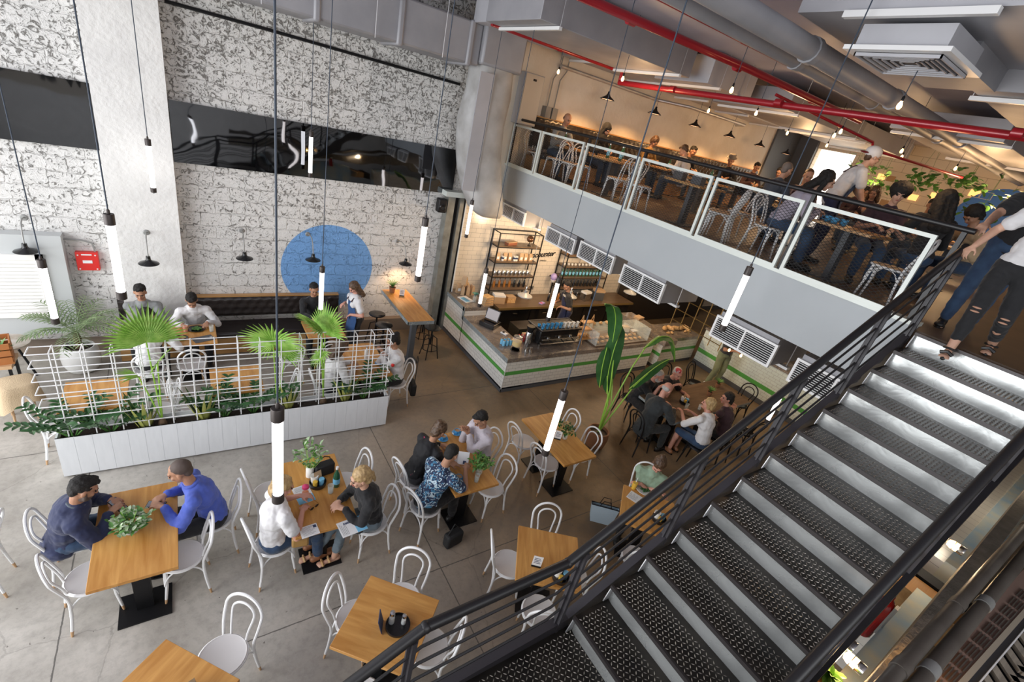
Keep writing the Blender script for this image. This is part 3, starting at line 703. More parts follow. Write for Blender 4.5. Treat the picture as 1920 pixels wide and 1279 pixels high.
# ceiling cassette with a square louvred vent
t = thing('ceiling_vent', 'square white ceiling vent with nested louvres on a grey duct box', 'vent', (5.3, 2.2, 5.98))
MB().box(-.36, .36, -.34, .34, .035, .2).build('vent_box', M['galv_white'], t)
MB().box(-.42, .42, -.4, .4, 0, .035).build('vent_frame', M['white_metal'], t)
for k in range(6):
    s = .33 - k * .052; a = MB(); w_ = .012
    for (xa, xb, ya, yb) in ((-s, s, -s, -s + w_), (-s, s, s - w_, s), (-s, -s + w_, -s, s), (s - w_, s, -s, s)): a.box(xa, xb, ya, yb, -.03 + k * .004, .0)
    a.build('louvre', M['galv_white'], t)
MB().box(-.33, .33, -.33, .33, -.004, .0).build('dark_throat', M['black_metal'], t)
MB().box(-.56, -.50, -.6, .45, .2, .25).build('support_rail', M['white_metal'], t)
MB().box(-.5, 1.6, -.9, .9, .26, .5).build('flat_duct', M['galv_white'], t)
MB().box(.36, 1.3, -.3, .3, .06, .3).build('side_duct', M['duct_dark'], t)
def pipe(name, label, pts, r, m, group=None, joints=(), cat='pipe', jm=None):
    c = Vector(pts[0]); t = thing(name, label, cat, c, 0, group)
    MB().tube([Vector(p) - c for p in pts], r, 12).build('pipe_run', M[m], t)
    for j in joints:
        p = Vector(pts[0]).lerp(Vector(pts[-1]), j) - c; d = (Vector(pts[-1]) - Vector(pts[0])).normalized()
        MB().tube([p - d * .05, p + d * .05], r * 1.16, 12).build('coupling', M[jm or m], t)
    return t
pipe('ceiling_pipe', 'fattest grey pipe under the mezzanine ceiling, running away from the camera', [(1.5, 3.10, 6.05), (16.5, 3.05, 6.02)], .105, 'duct_dark', 'fat grey ceiling pipes', (.1, .25, .4, .6))
pipe('ceiling_pipe', 'slightly thinner grey pipe beside the fattest one under the ceiling', [(1.5, 3.52, 6.06), (16.5, 3.30, 6.0)], .085, 'duct_dark', 'fat grey ceiling pipes', (.12, .28, .42, .6))
pipe('sprinkler_pipe', 'long bright red pipe crossing the whole mezzanine towards the right edge', [(6.95, 7.5, 5.82), (7.2, 4.5, 5.8), (7.5, 1.0, 5.8), (7.6, -3.0, 5.8)], .046, 'red_pipe', 'red sprinkler pipes', (.12, .3, .55, .72))
pipe('sprinkler_pipe', 'red pipe running away under the ceiling beside the big grey duct', [(1.8, 4.62, 6.03), (6.0, 4.25, 6.0), (9.5, 4.25, 6.0)], .046, 'red_pipe', 'red sprinkler pipes', (.3, .55, .8))
pipe('sprinkler_pipe', 'thin red pipe left of the thinner grey pipe, at the top of the photo', [(2.8, 3.95, 6.12), (5.5, 3.85, 6.1), (9, 3.8, 6.1)], .024, 'red_pipe', 'red sprinkler pipes', (.4,))
pipe('sprinkler_pipe', 'dark red pipe above the white duct, nearest the lagged duct', [(4.2, 7.75, 6.05), (7.0, 7.7, 6.03)], .035, 'red_pipe', 'red sprinkler pipes', (.5,))
pipe('sprinkler_branch', 'short red drop pipe at the start of the long red pipe', [(6.95, 7.5, 5.82), (6.95, 7.52, 6.35)], .03, 'red_pipe')
pipe('sprinkler_branch', 'thin dark red branch pipe above the waiter', [(7.4, 4.6, 5.95), (9.5, 3.9, 5.72), (9.55, 3.88, 5.62), (12, 3.2, 5.6)], .022, 'red_pipe')
pipe('cable_tray', 'pale cable tray bending along the top of the upper plaster wall', [(6.6, 8.95, 5.95), (9.5, 8.8, 5.9), (10.0, 8.2, 5.9), (12.2, 8.1, 5.9), (12.6, 8.6, 5.9)], .035, 'galv')
# electrical cabinet and conduits on the upper wall
t = thing('electrical_cabinet', 'tall cream electrical cabinet on the warm upper wall beside the lagged duct', 'cabinet', (5.98, 9.0, 4.72))
MB().box(-.24, .24, -.12, .1, 0, .95).build('cabinet_body', M['galv_white'], t, bevel=.01)
MB().box(-.22, .22, -.135, -.12, .02, .93).build('cabinet_door', mat('cream_enamel', (0.62, 0.56, 0.47), 0.5), t)
MB().box(-.04, .04, -.142, -.135, .82, .86).build('latch', M['black_metal'], t)
t = thing('switch_box', 'pair of small grey switch boxes with vertical conduits on the upper wall', 'switch box', (6.62, 9.02, 4.95))
for dx in (-.09, .09):
    b_ = MB().box(dx - .07, dx + .07, -.08, .08, 0, .22).build('box', M['conduit'], t)
    MB().tube([(dx, 0, .22), (dx, 0, .75), (dx + .12, 0, .95), (dx + .12, 0, 1.3)], .014, 6).build('conduit', M['conduit'], b_)
# loudspeakers
for loc, lab in (((4.35, 8.92, 2.9), 'small black loudspeaker under the right end of the long mirror strip'), ((5.2, 8.9, 5.75), 'black loudspeaker on the warm upper wall beside the lagged duct top')):
    t = thing('loudspeaker', lab, 'speaker', loc, 0, 'black wall loudspeakers')
    MB().box(-.09, .09, -.1, .06, -.14, .14).build('speaker_box', M['black_metal'], t, bevel=.02)
    MB().lathe([(.07, 0), (.055, .012), (0, .004)], (0, -.1, -.02), 16, M=Matrix.Rotation(R(90), 3, 'X')).build('grille', M['black_gloss'], t)
    MB().box(-.02, .02, .06, .16, -.02, .02).build('bracket', M['black_metal'], t)

# air conditioning fan boxes hanging under the mezzanine edge
acs = [(8.11, 9.04, 2.79, 3.08, 'nearest the lagged duct'), (6.38, 7.28, 2.77, 3.06, 'second from the lagged duct'), (5.33, 6.24, 2.79, 3.10, 'third from the lagged duct'), (4.19, 5.09, 2.75, 3.08, 'fourth from the lagged duct'), (2.32, 3.22, 2.72, 3.04, 'behind the lowest glowing tube under the beam'), (1.12, 2.06, 2.70, 3.02, 'nearest the staircase')]
for y0, y1, z0, z1, lab in acs:
    t = thing('air_conditioner', 'air conditioning box with white slatted grille, ' + lab, 'air conditioner', (5.93, (y0 + y1) / 2, z0), 0, 'air conditioning boxes')
    h = (y1 - y0) / 2; H_ = z1 - z0
    MB().box(.03, 1.0, -h + .03, h - .03, .0, H_ + .06).build('fan_box', M['duct_dark'], t)
    a = MB(); f = .03
    a.box(-.015, .03, -h, h, 0, f).box(-.015, .03, -h, h, H_ - f, H_).box(-.015, .03, -h, -h + f, f, H_ - f).box(-.015, .03, h - f, h, f, H_ - f).box(-.012, .03, -.012, .012, f, H_ - f)
    g = a.build('grille_frame', M['white_metal'], t)
    a = MB(); n = 9
    for k in range(n):
        z = f + .018 + k * (H_ - 2 * f - .008) / n
        a.box(-.010, .0, -h + f, h - f, z - .0032, z + .0032)
    a.build('slats', M['white_metal'], g)
    MB().box(.026, .032, -h + f, h - f, f, H_ - f).build('dark_opening', M['black_metal'], t)
    for s in (-1, 1): MB().tube([(.4, s * (h + .04), -.02), (.4, s * (h + .04), 3.5 - z0)], .006, 6).build('hanger_rod', M['galv'], t)
    MB().box(.36, .44, -h - .08, h + .08, -.04, -.005).build('support_rail', M['white_metal'], t)
for i, (x, y0, y1) in enumerate(((6.1, 3.35, 5.6), (6.05, 1.3, 3.1), (6.12, 6.4, 8.1))):
    o = MB().box(x, x + .06, y0, y1, 3.26, 3.33).build('support_channel', M['marble_edge'])
    tag(o, 'pale blue steel channel under the mezzanine, ' + ('between the third and fifth grilles', 'above the two grilles nearest the stair', 'above the second grille from the duct')[i], 'channel', 'steel channels under the mezzanine')
# ================================================================ the bar
CX, CY = 4.83, 6.13
t = thing('service_counter', 'long white tiled L-shaped service counter with a green stripe and marble top', 'counter', (CX, CY, 0))
def at0(mb, name, m, parent, **k):
    """mb in world coordinates, hung under parent whose base is at parent.location"""
    L = parent.location if parent.parent is None else parent.parent.location
    for i in range(len(mb.v)): mb.v[i] = mb.v[i] - L
    return mb.build(name, m, parent, **k)
def world_tile(axis_mat, mb, name, parent):
    return at0(mb, name, axis_mat, parent)
# tiled faces carry world-like coordinates through the object origin offset
M['tile_c_y'] = tile_mat('counter_tiles_left', 'y', 0.155, 0.075, (0.80, 0.80, 0.77), stripe=(0.375, 0.46))
M['tile_c_x'] = tile_mat('counter_tiles_front2', 'x', 0.155, 0.075, (0.80, 0.79, 0.74), stripe=(0.375, 0.46))
at0(MB().box(CX, CX + .55, CY + .006, 8.02, .1, .68).box(CX, CX + .55, 8.0, 9.05, .1, .88), 'tiled_side', M['tile_c_y'], t)
at0(MB().box(CX + .004, 9.1, CY, CY + .72, .1, .68), 'tiled_front', M['tile_c_x'], t)
at0(MB().box(CX + .02, CX + .5, CY + .02, 9.05, 0, .1).box(CX + .02, 9.1, CY + .02, CY + .7, 0, .1).box(CX - .012, CX, CY - .012, 9.05, 0.0, .07).box(CX - .012, 9.1, CY - .012, CY, 0, .07), 'skirting', M['charcoal'], t)
at0(MB().box(CX - .02, CX + .62, CY - .02, 8.02, .68, .765).box(CX + .62, 9.15, CY - .02, CY + .76, .68, .765), 'marble_top', M['marble'], t)
at0(MB().box(CX - .026, CX - .018, CY - .024, 8.02, .675, .77).box(CX - .026, CX - .018, 7.98, 8.06, .68, .97).box(CX - .026, CX - .018, 8.0, 9.05, .88, .97), 'marble_edge', M['marble_edge'], t)
at0(MB().box(CX - .02, CX + .62, 8.0, 9.05, .88, .965), 'raised_marble_top', M['marble'], t)
at0(MB().box(CX - .004, CX + .006, CY - .004, CY + .006, 0, .68), 'corner_trim', M['white_metal'], t)
# end block and rear return, right hand tiled counter
t = thing('counter_block', 'short tiled counter block with a sloping stone shelf at the end of the service counter', 'counter', (9.6, 6.05, 0))
M['tile_b_y'] = tile_mat('block_tiles_side', 'y', 0.155, 0.075, (0.76, 0.72, 0.64), stripe=(0.375, 0.46))
M['tile_b_x'] = tile_mat('block_tiles_front', 'x', 0.155, 0.075, (0.80, 0.79, 0.74), stripe=(0.375, 0.46))
at0(MB().box(9.35, 9.37, 6.05, 7.4, .1, .7), 'tiled_side', M['tile_b_y'], t)
at0(MB().box(9.37, 11.0, 6.2, 6.9, .1, .7), 'tiled_front', M['tile_b_x'], t)
at0(MB().box(9.37, 11.0, 6.22, 6.9, 0, .1), 'skirting', M['charcoal'], t)
at0(MB().box(9.3, 9.75, 5.98, 7.6, .7, .84).box(9.75, 11.05, 6.15, 6.95, .7, .78), 'marble_top', M['marble'], t)
t = thing('side_counter', 'white tiled counter with a green stripe along the right, behind the dark dining table', 'counter', (11.0, 3.4, 0))
M['tile_d'] = tile_mat('side_counter_tiles', 'y', 0.155, 0.075, (0.70, 0.78, 0.72), stripe=(0.36, 0.47))
at0(MB().box(11.0, 11.6, .6, 6.1, .1, 1.0), 'tiled_side', M['tile_d'], t)
at0(MB().box(11.02, 11.6, .6, 6.1, 0, .1).box(10.98, 11.0, .6, 6.1, 0, .12), 'skirting', M['charcoal'], t)
at0(MB().box(10.97, 11.65, .6, 6.12, 1.0, 1.05), 'marble_top', M['marble'], t)
# back bench along the tiled wall
t = thing('back_bench', 'dark back bench with brass edged worktop along the tiled wall', 'cabinet', (7.2, 8.7, 0))
at0(MB().box(5.95, 10.5, 8.35, 9.04, 0, .72), 'cabinet_body', M['dark_cabinet'], t)
at0(MB().box(5.9, 10.55, 8.28, 9.05, .72, .78), 'worktop', M['dark_wood'], t)
at0(MB().box(5.9, 10.55, 8.265, 8.28, .73, .785), 'brass_edge', M['brass_edge'], t)
for k in range(5):
    d_ = at0(MB().box(6.0 + k * .9, 6.86 + k * .9, 8.33, 8.35, .05, .68), 'door', M['black_gloss'], t)
    at0(MB().box(6.38 + k * .9, 6.5 + k * .9, 8.31, 8.33, .58, .6), 'handle', M['steel'], d_) if False else MB().box(6.38 + k * .9 - 7.2, 6.5 + k * .9 - 7.2, 8.31 - 8.7, 8.33 - 8.7, .58, .6).build('handle', M['steel'], d_)
t = thing('under_counter_fridge', 'dark under-counter fridge inside the bar, behind the coffee machine', 'fridge', (6.6, 7.6, 0))
at0(MB().box(5.9, 7.3, 7.35, 7.75, 0, .70), 'fridge_body', M['dark_cabinet'], t)
at0(MB().box(5.92, 6.58, 7.335, 7.35, .05, .66), 'door', M['black_gloss'], t)
at0(MB().box(6.62, 7.28, 7.335, 7.35, .05, .66), 'door', M['black_gloss'], t)

# ---------- shelf racks
def rack(name, label, x0, x1, zs, y0=8.72, y1=9.05, top=2.45):
    t = thing(name, label, 'shelf', ((x0 + x1) / 2, (y0 + y1) / 2, .787))
    W_ = (x1 - x0) / 2; D = (y1 - y0) / 2; a = MB()
    for x in (-W_, W_):
        for y in (-D, D): a.box(x - .012, x + .012, y - .012, y + .012, 0, top - .78)
    for z in zs + [top]:
        a.box(-W_, W_, -D - .01, -D + .01, z - .8, z - .78).box(-W_, W_, D - .01, D + .01, z - .8, z - .78)
        for x in (-W_, W_): a.box(x - .01, x + .01, -D, D, z - .8, z - .78)
    a.build('rack_frame', M['black_metal'], t)
    for z in zs: MB().box(-W_, W_, -D, D, z - .78, z - .755).build('shelf_board', M['dark_wood'], t)
    return t
RZ = [1.05, 1.38, 1.74, 2.12]
rack('wall_rack', 'tall dark rack with bottles, bags and a globe, left of the painted wall lettering', 5.82, 7.05, RZ)
rack('wall_rack', 'tall dark rack packed with cups and bottles, right of the painted wall lettering', 8.0, 9.6, [1.05, 1.35, 1.65, 1.95], top=2.2)
# kinds of small goods
def k_bottle(m, capm='black_metal', r=.032, h=.26, label_m=None, name='bottle'):
    def f():
        t = thing(name, 'bottle', 'bottle')
        MB().lathe([(r * .95, 0), (r, .01), (r, h * .55), (r * .85, h * .66), (r * .36, h * .78), (r * .36, h * .94), (0, h * .94)], n=12).build('glass_body', M[m], t)
        MB().lathe([(r * .42, h * .9), (r * .42, h), (0, h)], n=10).build('cap', M[capm], t)
        if label_m: MB().lathe([(r * 1.03, h * .18), (r * 1.03, h * .48)], n=12).build('paper_label', M[label_m], t)
        return t
    return Kind(f)
def k_jar(m, capm, r=.045, h=.13):
    def f():
        t = thing('jar', 'jar', 'jar')
        MB().lathe([(r * .9, 0), (r, .01), (r, h * .8), (r * .8, h * .88), (0, h * .88)], n=12).build('glass_body', M[m], t)
        MB().lathe([(r * .85, h * .86), (r * .85, h), (0, h)], n=12).build('lid', M[capm], t); return t
    return Kind(f)
def k_cup(m, inside=None, r=.036, h=.055, name='cup', handle=True):
    def f():
        t = thing(name, 'cup', 'cup')
        MB().lathe([(r * .55, 0), (r * .75, .006), (r, h), (r * .92, h), (r * .7, .01), (0, .008)], n=14).build('cup_body', M[m], t)
        if handle: MB().tube([(r * .85, 0, h * .8), (r * 1.5, 0, h * .7), (r * 1.45, 0, h * .35), (r * .75, 0, h * .3)], .004, 6).build('handle', M[m], t)
        if inside: MB().lathe([(r * .86, h * .8), (0, h * .8)], n=14).build('drink', M[inside], t)
        return t
    return Kind(f)
K_green = k_bottle('green_glass', 'steel', .034, .27, 'cyan'); K_amber = k_bottle('amber'); K_dark = k_bottle('black_gloss', 'porcelain', .03, .22)
K_bag = Kind(lambda: (lambda t: (MB().add([(-.05, -.035, 0), (.05, -.035, 0), (.05, .035, 0), (-.05, .035, 0), (-.05, -.03, .14), (.05, -.03, .14), (.05, .03, .14), (-.05, .03, .14), (-.048, -.004, .19), (.048, -.004, .19), (.048, .004, .19), (-.048, .004, .19)],
    [(3, 2, 1, 0), (0, 1, 5, 4), (1, 2, 6, 5), (2, 3, 7, 6), (3, 0, 4, 7), (4, 5, 9, 8), (5, 6, 10, 9), (6, 7, 11, 10), (7, 4, 8, 11), (8, 9, 10, 11)]).build('paper_body', M['kraft'], t), MB().box(-.03, .03, -.036, -.034, .04, .1).build('paper_label', M['paper'], t), t)[2])(thing('coffee_bag', 'bag', 'bag')))
K_jarw = k_jar('steel', 'porcelain'); K_jard = k_jar('amber', 'black_metal', .04, .12)
K_cupw = k_cup('porcelain'); K_cupb = k_cup('blue_cup')
K_tumbler = Kind(lambda: (lambda t: (MB().lathe([(.028, 0), (.04, .12), (.037, .12), (.026, .005), (0, .005)], n=12).build('paper_body', M['porcelain'], t), MB().lathe([(.034, .05), (.0385, .095)], n=12).build('band', M['ink'], t), t)[2])(thing('travel_cup', 'cup', 'cup')))
# rack 1
for i, x in enumerate((5.95, 6.15, 6.28, 6.62, 6.75, 6.9)):
    K_bag.put((x, 8.85, 1.405 + .36), R(5 * (i % 3 - 1)), 'kraft paper coffee bag, number-like neighbours on the upper shelf of the left wall rack', 'coffee bag', 'coffee bags on the left rack') if False else K_bag.put((x, 8.85, 1.765), R(5 * (i % 3 - 1)), 'kraft coffee bag high on the left wall rack', 'bag', 'coffee bags on the left rack')
for x in (6.08, 6.42, 6.48):
    K_tumbler.put((x, 8.82, 1.765), 0, 'tall white cup among the bags of the left rack', 'cup', 'white tall cups on the left rack')
for i in range(9):
    K_jarw.put((5.95 + i * .12, 8.82, 1.405), 0, 'squat jar on the middle shelf of the left rack', 'jar', 'jars on the left rack')
for i in range(7):
    (K_amber if i < 4 else K_dark).put((6.0 + i * .15, 8.85, 1.075), 0, 'amber bottle low on the left wall rack' if i < 4 else 'dark bottle low on the left wall rack', 'bottle', 'amber bottles on the left rack' if i < 4 else 'dark bottles on the left rack')
t = thing('table_globe', 'small dark globe with a bronze sheen on the top shelf of the left rack', 'globe', (6.78, 8.86, 2.145))
MB().ell((0, 0, .17), (.085, .085, .085), n=20, m=12).build('ball', mat('bronze_globe', (.12, .06, .03), .2, .5), t)
MB().lathe([(.05, 0), (.05, .01), (.01, .02), (.01, .08), (0, .08)], n=12).build('stand', M['black_metal'], t)
t = thing('gift_box', 'reddish brown box leaning on the top shelf of the left rack', 'box', (6.25, 8.86, 2.145), .3)
MB().box(-.16, .16, -.06, .06, 0, .07).build('box_body', mat('red_brown_card', (.22, .07, .03), .6), t); MB().box(-.165, .165, -.065, .065, .07, .085).build('lid', M['kraft'], t)
# rack 2
for r_, z in enumerate((1.075, 1.375, 1.675)):
    for i in range(12):
        x = 8.08 + i * .125
        if r_ == 2: K_cupw.put((x, 8.85, z), i, 'white cup on the upper shelf of the right rack', 'cup', 'white cups on the right rack')
        elif r_ == 1: K_green.put((x, 8.85, z), 0, 'green bottle on the middle of the right rack', 'bottle', 'green bottles on the right rack')
        else: K_dark.put((x, 8.85, z), 0, 'small black bottle low on the right wall rack', 'bottle', 'black bottles on the right rack')
for i in range(4): K_jard.put((8.1 + i * .14, 8.85, 1.975), 0, 'amber jar topmost on the right wall rack', 'jar', 'amber jars on the right rack')
# wall lettering
ws = thing('wall_sign', 'black script lettering painted on the cream tiles between the two racks', 'sign', (7.42, 9.09, 1.86))
text_mesh('script_letters', 'encounter', 0.20, M['black_gloss'], ws, (0, 0, 0), (R(90), R(-6), 0), bold=.004, shear=.45)
text_mesh('small_letters', 'ESPRESSO', 0.05, M['black_gloss'], ws, (.1, 0, -.16), (R(90), 0, 0))
# espresso machine
t = thing('coffee_machine', 'wide black espresso machine with chrome bar and blue cups on top', 'coffee machine', (6.25, 6.62, .765))
MB().box(-.52, .52, -.2, .24, .06, .36).build('machine_body', M['black_gloss'], t, bevel=.02)
MB().box(-.54, .54, -.24, .26, .36, .385).build('cup_tray', M['black_metal'], t)
MB().tube([(-.5, -.26, .2), (.5, -.26, .2)], .014, 8).build('chrome_bar', M['steel'], t)
MB().box(-.5, .5, -.28, -.2, .1, .13).build('drip_tray', M['steel'], t)
a = MB(); a.tube([(-.54, -.24, .40), (.54, -.24, .40), (.54, .26, .40), (-.54, .26, .40)], .007, 6, True); a.build('tray_rail', M['steel'], t)
for x in (-.45, .45):
    for y in (-.16, .2): MB().lathe([(.02, 0), (.02, .07), (0, .07)], (x, y, 0), 8).build('foot', M['steel'], t)
for x in (-.3, 0, .3):
    g = MB().lathe([(.035, 0), (.035, .05), (0, .05)], (x, -.2, .18), 12).build('group_head', M['steel'], t); MB().tube([(x, -.23, .19), (x, -.36, .17)], .012, 6).build('handle', M['black_metal'], g)
for i in range(18):
    x = -.46 + (i % 9) * .115; y = -.14 + (i // 9) * .13
    blue = x < 0.1
    (K_cupb if blue else K_cupw).put((6.25 + x, 6.62 + y, 1.15), i * 1.3, 'blue cup directly on the coffee machine' if blue else 'white cup directly on the coffee machine', 'cup', 'blue cups on the coffee machine' if blue else 'white cups on the coffee machine')
    if i < 9: (K_cupb if blue else K_cupw).put((6.25 + x + .03, 6.62 + y + .02, 1.205), i * 1.7, 'blue cup stacked upper on the coffee machine' if blue else 'white cup stacked upper on the coffee machine', 'cup', 'upper blue cups on the coffee machine' if blue else 'upper white cups on the coffee machine')
# items on the counter
t = thing('coffee_grinder', 'tall steel and black coffee grinder left of the coffee machine', 'grinder', (5.6, 6.62, .765))
MB().lathe([(.075, 0), (.075, .24), (.06, .27), (0, .27)], n=16).build('steel_body', M['steel'], t); MB().lathe([(.05, .27), (.085, .36), (.085, .40), (0, .40)], n=16).build('hopper', M['black_gloss'], t)
t = thing('drinks_dispenser', 'round glass drinks dispenser with yellow fruit water on a black stand, at the counter corner', 'dispenser', (5.18, 6.42, .765))
MB().lathe([(.10, .0), (.10, .012), (.085, .012), (.085, .0)], n=20).tube([(.09, 0, .01), (.08, 0, .08)], .006, 5).tube([(-.09, 0, .01), (-.08, 0, .08)], .006, 5).tube([(0, .09, .01), (0, .08, .08)], .006, 5).build('stand', M['black_metal'], t)
MB().lathe([(.07, .08), (.095, .1), (.10, .26), (.09, .28), (0, .28)], n=20).build('glass_bowl', M['thin_glass'], t)
MB().lathe([(.065, .085), (.09, .11), (.092, .2), (0, .2)], n=20).build('fruit_water', M['yellow_drink'], t); MB().lathe([(.09, .28), (.09, .30), (.02, .32), (0, .34)], n=16).build('lid', M['steel'], t)
t = thing('till', 'black card till with a tilted grey screen on the counter', 'till', (5.2, 7.5, .765), R(-60))
MB().box(-.18, .18, -.17, .17, 0, .10).build('cash_drawer', M['black_gloss'], t, bevel=.01)
s_ = MB().box(-.16, .16, -.012, .012, 0, .24, M=Matrix.Translation((0, .02, .12)) @ Matrix.Rotation(R(-18), 4, 'X')).build('screen_back', M['black_metal'], t)
MB().box(-.145, .145, -.018, -.012, .015, .225, M=Matrix.Translation((0, .02, .12)) @ Matrix.Rotation(R(-18), 4, 'X')).build('screen', M['screen_grey'], s_)
t = thing('card_reader', 'small white card reader beside the till', 'card reader', (5.32, 7.08, .765), R(20))
MB().box(-.04, .04, -.08, .08, 0, .03).build('reader_body', M['paper'], t, bevel=.006); MB().box(-.03, .03, .0, .06, .03, .033).build('screen', M['screen'], t)
for i, (x, y) in enumerate(((5.05, 8.82), (5.16, 8.86), (5.27, 8.84), (5.10, 8.70), (5.22, 8.70), (5.34, 8.72), (5.15, 8.78))):
    K_bag.put((x, y, .967 + (.19 if i == 6 else 0)), R(20 * i), 'kraft bag standing on the raised counter end' if i != 6 else 'topmost kraft bag lying over the others on the raised counter end', 'bag', 'kraft bags on the raised counter' if i != 6 else None, 1.2)
t = thing('leaflet_stack', 'stack of pale blue and white leaflets on the raised counter end', 'leaflets', (5.05, 8.42, .966), .2)
MB().box(-.12, .12, -.16, .16, 0, .012).build('paper', M['paper'], t); MB().box(-.1, .02, -.14, .1, .012, .016).build('blue_cover', M['cyan'], t)
t = thing('counter_vase', 'glass vase with blue-green leaves on the raised counter end', 'vase', (5.2, 8.3, .966))
MB().lathe([(.04, 0), (.045, .1), (.03, .15), (.035, .17)], n=14).build('glass_body', M['thin_glass'], t)
a = MB()
for k in range(12): a.leaf((0, 0, .12), (math.cos(k * 2.4) * .5, math.sin(k * 2.4) * .5, 1), .12, .05, 1.2, 4)
a.build('leaves', mat('blue_green_leaf', (.08, .26, .20), .5), t)
for i in range(4):
    t = thing('card_box', 'flat kraft pastry box in the stack behind the till, ' + ('lowest', 'second', 'third', 'topmost')[i], 'box', (5.42, 8.12 + i * .01, .966 + i * .05), .1 * i, 'kraft boxes behind the till')
    MB().box(-.12, .12, -.1, .1, 0, .046).build('box_body', M['kraft'], t, bevel=.004); MB().box(-.122, .122, -.102, .102, .034, .048).build('lid', M['food'], t)
# cans, milk jugs, sauces
K_can = Kind(lambda: (lambda t: (MB().lathe([(.03, 0), (.033, .01), (.033, .10), (.028, .115), (0, .115)], n=12).build('can_body', M['cyan'], t), MB().lathe([(.026, .116), (0, .116)], n=12).build('can_top', M['steel'], t), t)[2])(thing('drink_can', 'can', 'can')))
for i in range(6): K_can.put((5.02 + (i % 3) * .08, 6.62 + (i // 3) * .08, .765), 0, 'pale blue drink can at the counter corner', 'can', 'drink cans at the counter corner')
K_sauce = k_bottle('red_gloss', 'red', .03, .17)
for i in range(4): K_sauce.put((5.36 + i * .07, 6.72, .765), 0, 'small red bottle behind the drinks dispenser', 'bottle', 'red bottles behind the dispenser')
K_jug = Kind(lambda: (lambda t: (MB().lathe([(.04, 0), (.042, .06), (.034, .1), (.036, .11), (.032, .11), (.036, .06), (0, .01)], n=14).build('jug_body', M['steel'], t), MB().tube([(.04, 0, .09), (.07, 0, .07), (.04, 0, .03)], .005, 6).build('handle', M['steel'], t), t)[2])(thing('milk_jug', 'jug', 'jug')))
for i in range(2): K_jug.put((5.34 + i * .1, 6.28, .765), 1 + i, 'small shiny steel milk jug right of the drinks dispenser, ' + ('the left one' if i == 0 else 'the right one'), 'jug', 'milk jugs')
# display case with pastries
t = thing('display_case', 'slanted glass pastry display case on the counter, lit warm inside', 'display case', (8.0, 6.4, .765))
MB().box(-.85, .85, -.22, .3, 0, .03).build('case_base', M['dark_wood'], t)
MB().box(-.85, -.84, -.22, .3, .03, .34).box(.84, .85, -.22, .3, .03, .34).build('side_glass', M['thin_glass'], t)
MB().add([(-.85, -.22, .03), (.85, -.22, .03), (.85, -.1, .34), (-.85, -.1, .34)], [(0, 1, 2, 3)]).box(-.85, .85, -.1, .3, .335, .345).build('front_glass', M['thin_glass'], t, recalc=False)
lamp('display_case_light', (8.0, 6.45, 1.02), 3.5, (1, .72, .4), .1)
r2 = random.Random(3)
K_pastry = Kind(lambda: (lambda t: (MB().ell((0, 0, .028), (.06, .038, .03), n=12, m=7).build('crust', M['food'], t, 80), MB().ell((0, 0, .045), (.035, .02, .017), n=10, m=5).build('filling', mat('pale_icing', (.75, .6, .4), .5), t), t)[2])(thing('pastry', 'pastry', 'pastry')))
for i in range(20): K_pastry.put((7.3 + (i % 10) * .155, 6.3 + (i // 10) * .17, .796), r2.random() * 6, 'golden pastry inside the glass display case', 'pastry', 'pastries in the display case')
for i in range(14): K_pastry.put((7.35 + (i % 7) * .2, 6.6 + (i // 7) * .13, 1.112), r2.random() * 6, 'pastry on top of the glass display case', 'pastry', 'pastries on the display case') if i < 5 else K_pastry.put((9.9 + (i % 7) * .14, 6.4 + (i // 9) * .2, .781), r2.random() * 6, 'pastry on the far counter block', 'pastry', 'pastries on the far counter')
t = thing('tiered_stand', 'three tier wooden display ladder with cakes on the counter by the big green leaf', 'stand', (7.05, 6.5, .765))
a = MB()
for x in (-.15, .15): a.tube([(x, -.13, 0), (x, .04, .62)], .009, 6).tube([(x, .17, 0), (x, .04, .62)], .009, 6)
a.build('ladder_frame', M['oak_x'], t)
for z, w_ in ((.1, .14), (.3, .1), (.46, .07)):
    MB().box(-.17, .17, .02 - w_, .02 + w_, z, z + .014).build('shelf_board', M['oak_x'], t)
for i in range(3): K_pastry.put((6.95 + i * .1, 6.5, .88), i, 'cake on the tiered wooden ladder', 'pastry', 'cakes on the wooden ladder')
t = thing('cake_box', 'pale cream box in front of the tiered ladder', 'box', (6.95, 6.78, .765), .3)
MB().box(-.08, .08, -.06, .06, 0, .16).build('box_body', M['porcelain'], t, bevel=.005); MB().box(-.082, .082, -.062, .062, .15, .165).build('lid', M['paper'], t)
t = thing('purple_helmet_tin', 'purple and white round container hanging on the tiles beside the right rack', 'container', (7.86, 8.9, 1.25))
MB().ell((0, 0, .08), (.09, .09, .1), n=16, m=9).build('purple_bowl', M['purple'], t); MB().lathe([(.08, .0), (.05, -.06), (0, -.06)], n=16).build('white_base', M['porcelain'], t)
MB().box(-.02, .02, .08, .16, .04, .08).build('wall_hook', M['black_metal'], t)
for i, x in enumerate((6.6, 7.35)):
    t = thing('wall_socket', 'grey double wall socket on the tiles above the worktop, ' + ('left one' if i == 0 else 'right one'), 'socket', (x, 9.09, .95), 0, 'sockets above the worktop')
    MB().box(-.07, .07, -.012, .01, -.05, .05).build('plate', M['conduit'], t); MB().box(-.04, -.01, -.016, -.012, -.02, .02).box(.01, .04, -.016, -.012, -.02, .02).build('switch', M['charcoal'], t)
for i in range(7):
    (K_dark, K_green, K_amber)[i % 3].put((7.6 + i * .16, 8.6, .78), 0, ('dark', 'green', 'amber')[i % 3] + ' bottle on the back worktop', 'bottle', ('dark', 'green', 'amber')[i % 3] + ' bottles on the back worktop')
t = thing('phone_box', 'pink and lilac packet lying on the back worktop', 'packet', (7.3, 8.45, .785), .4)
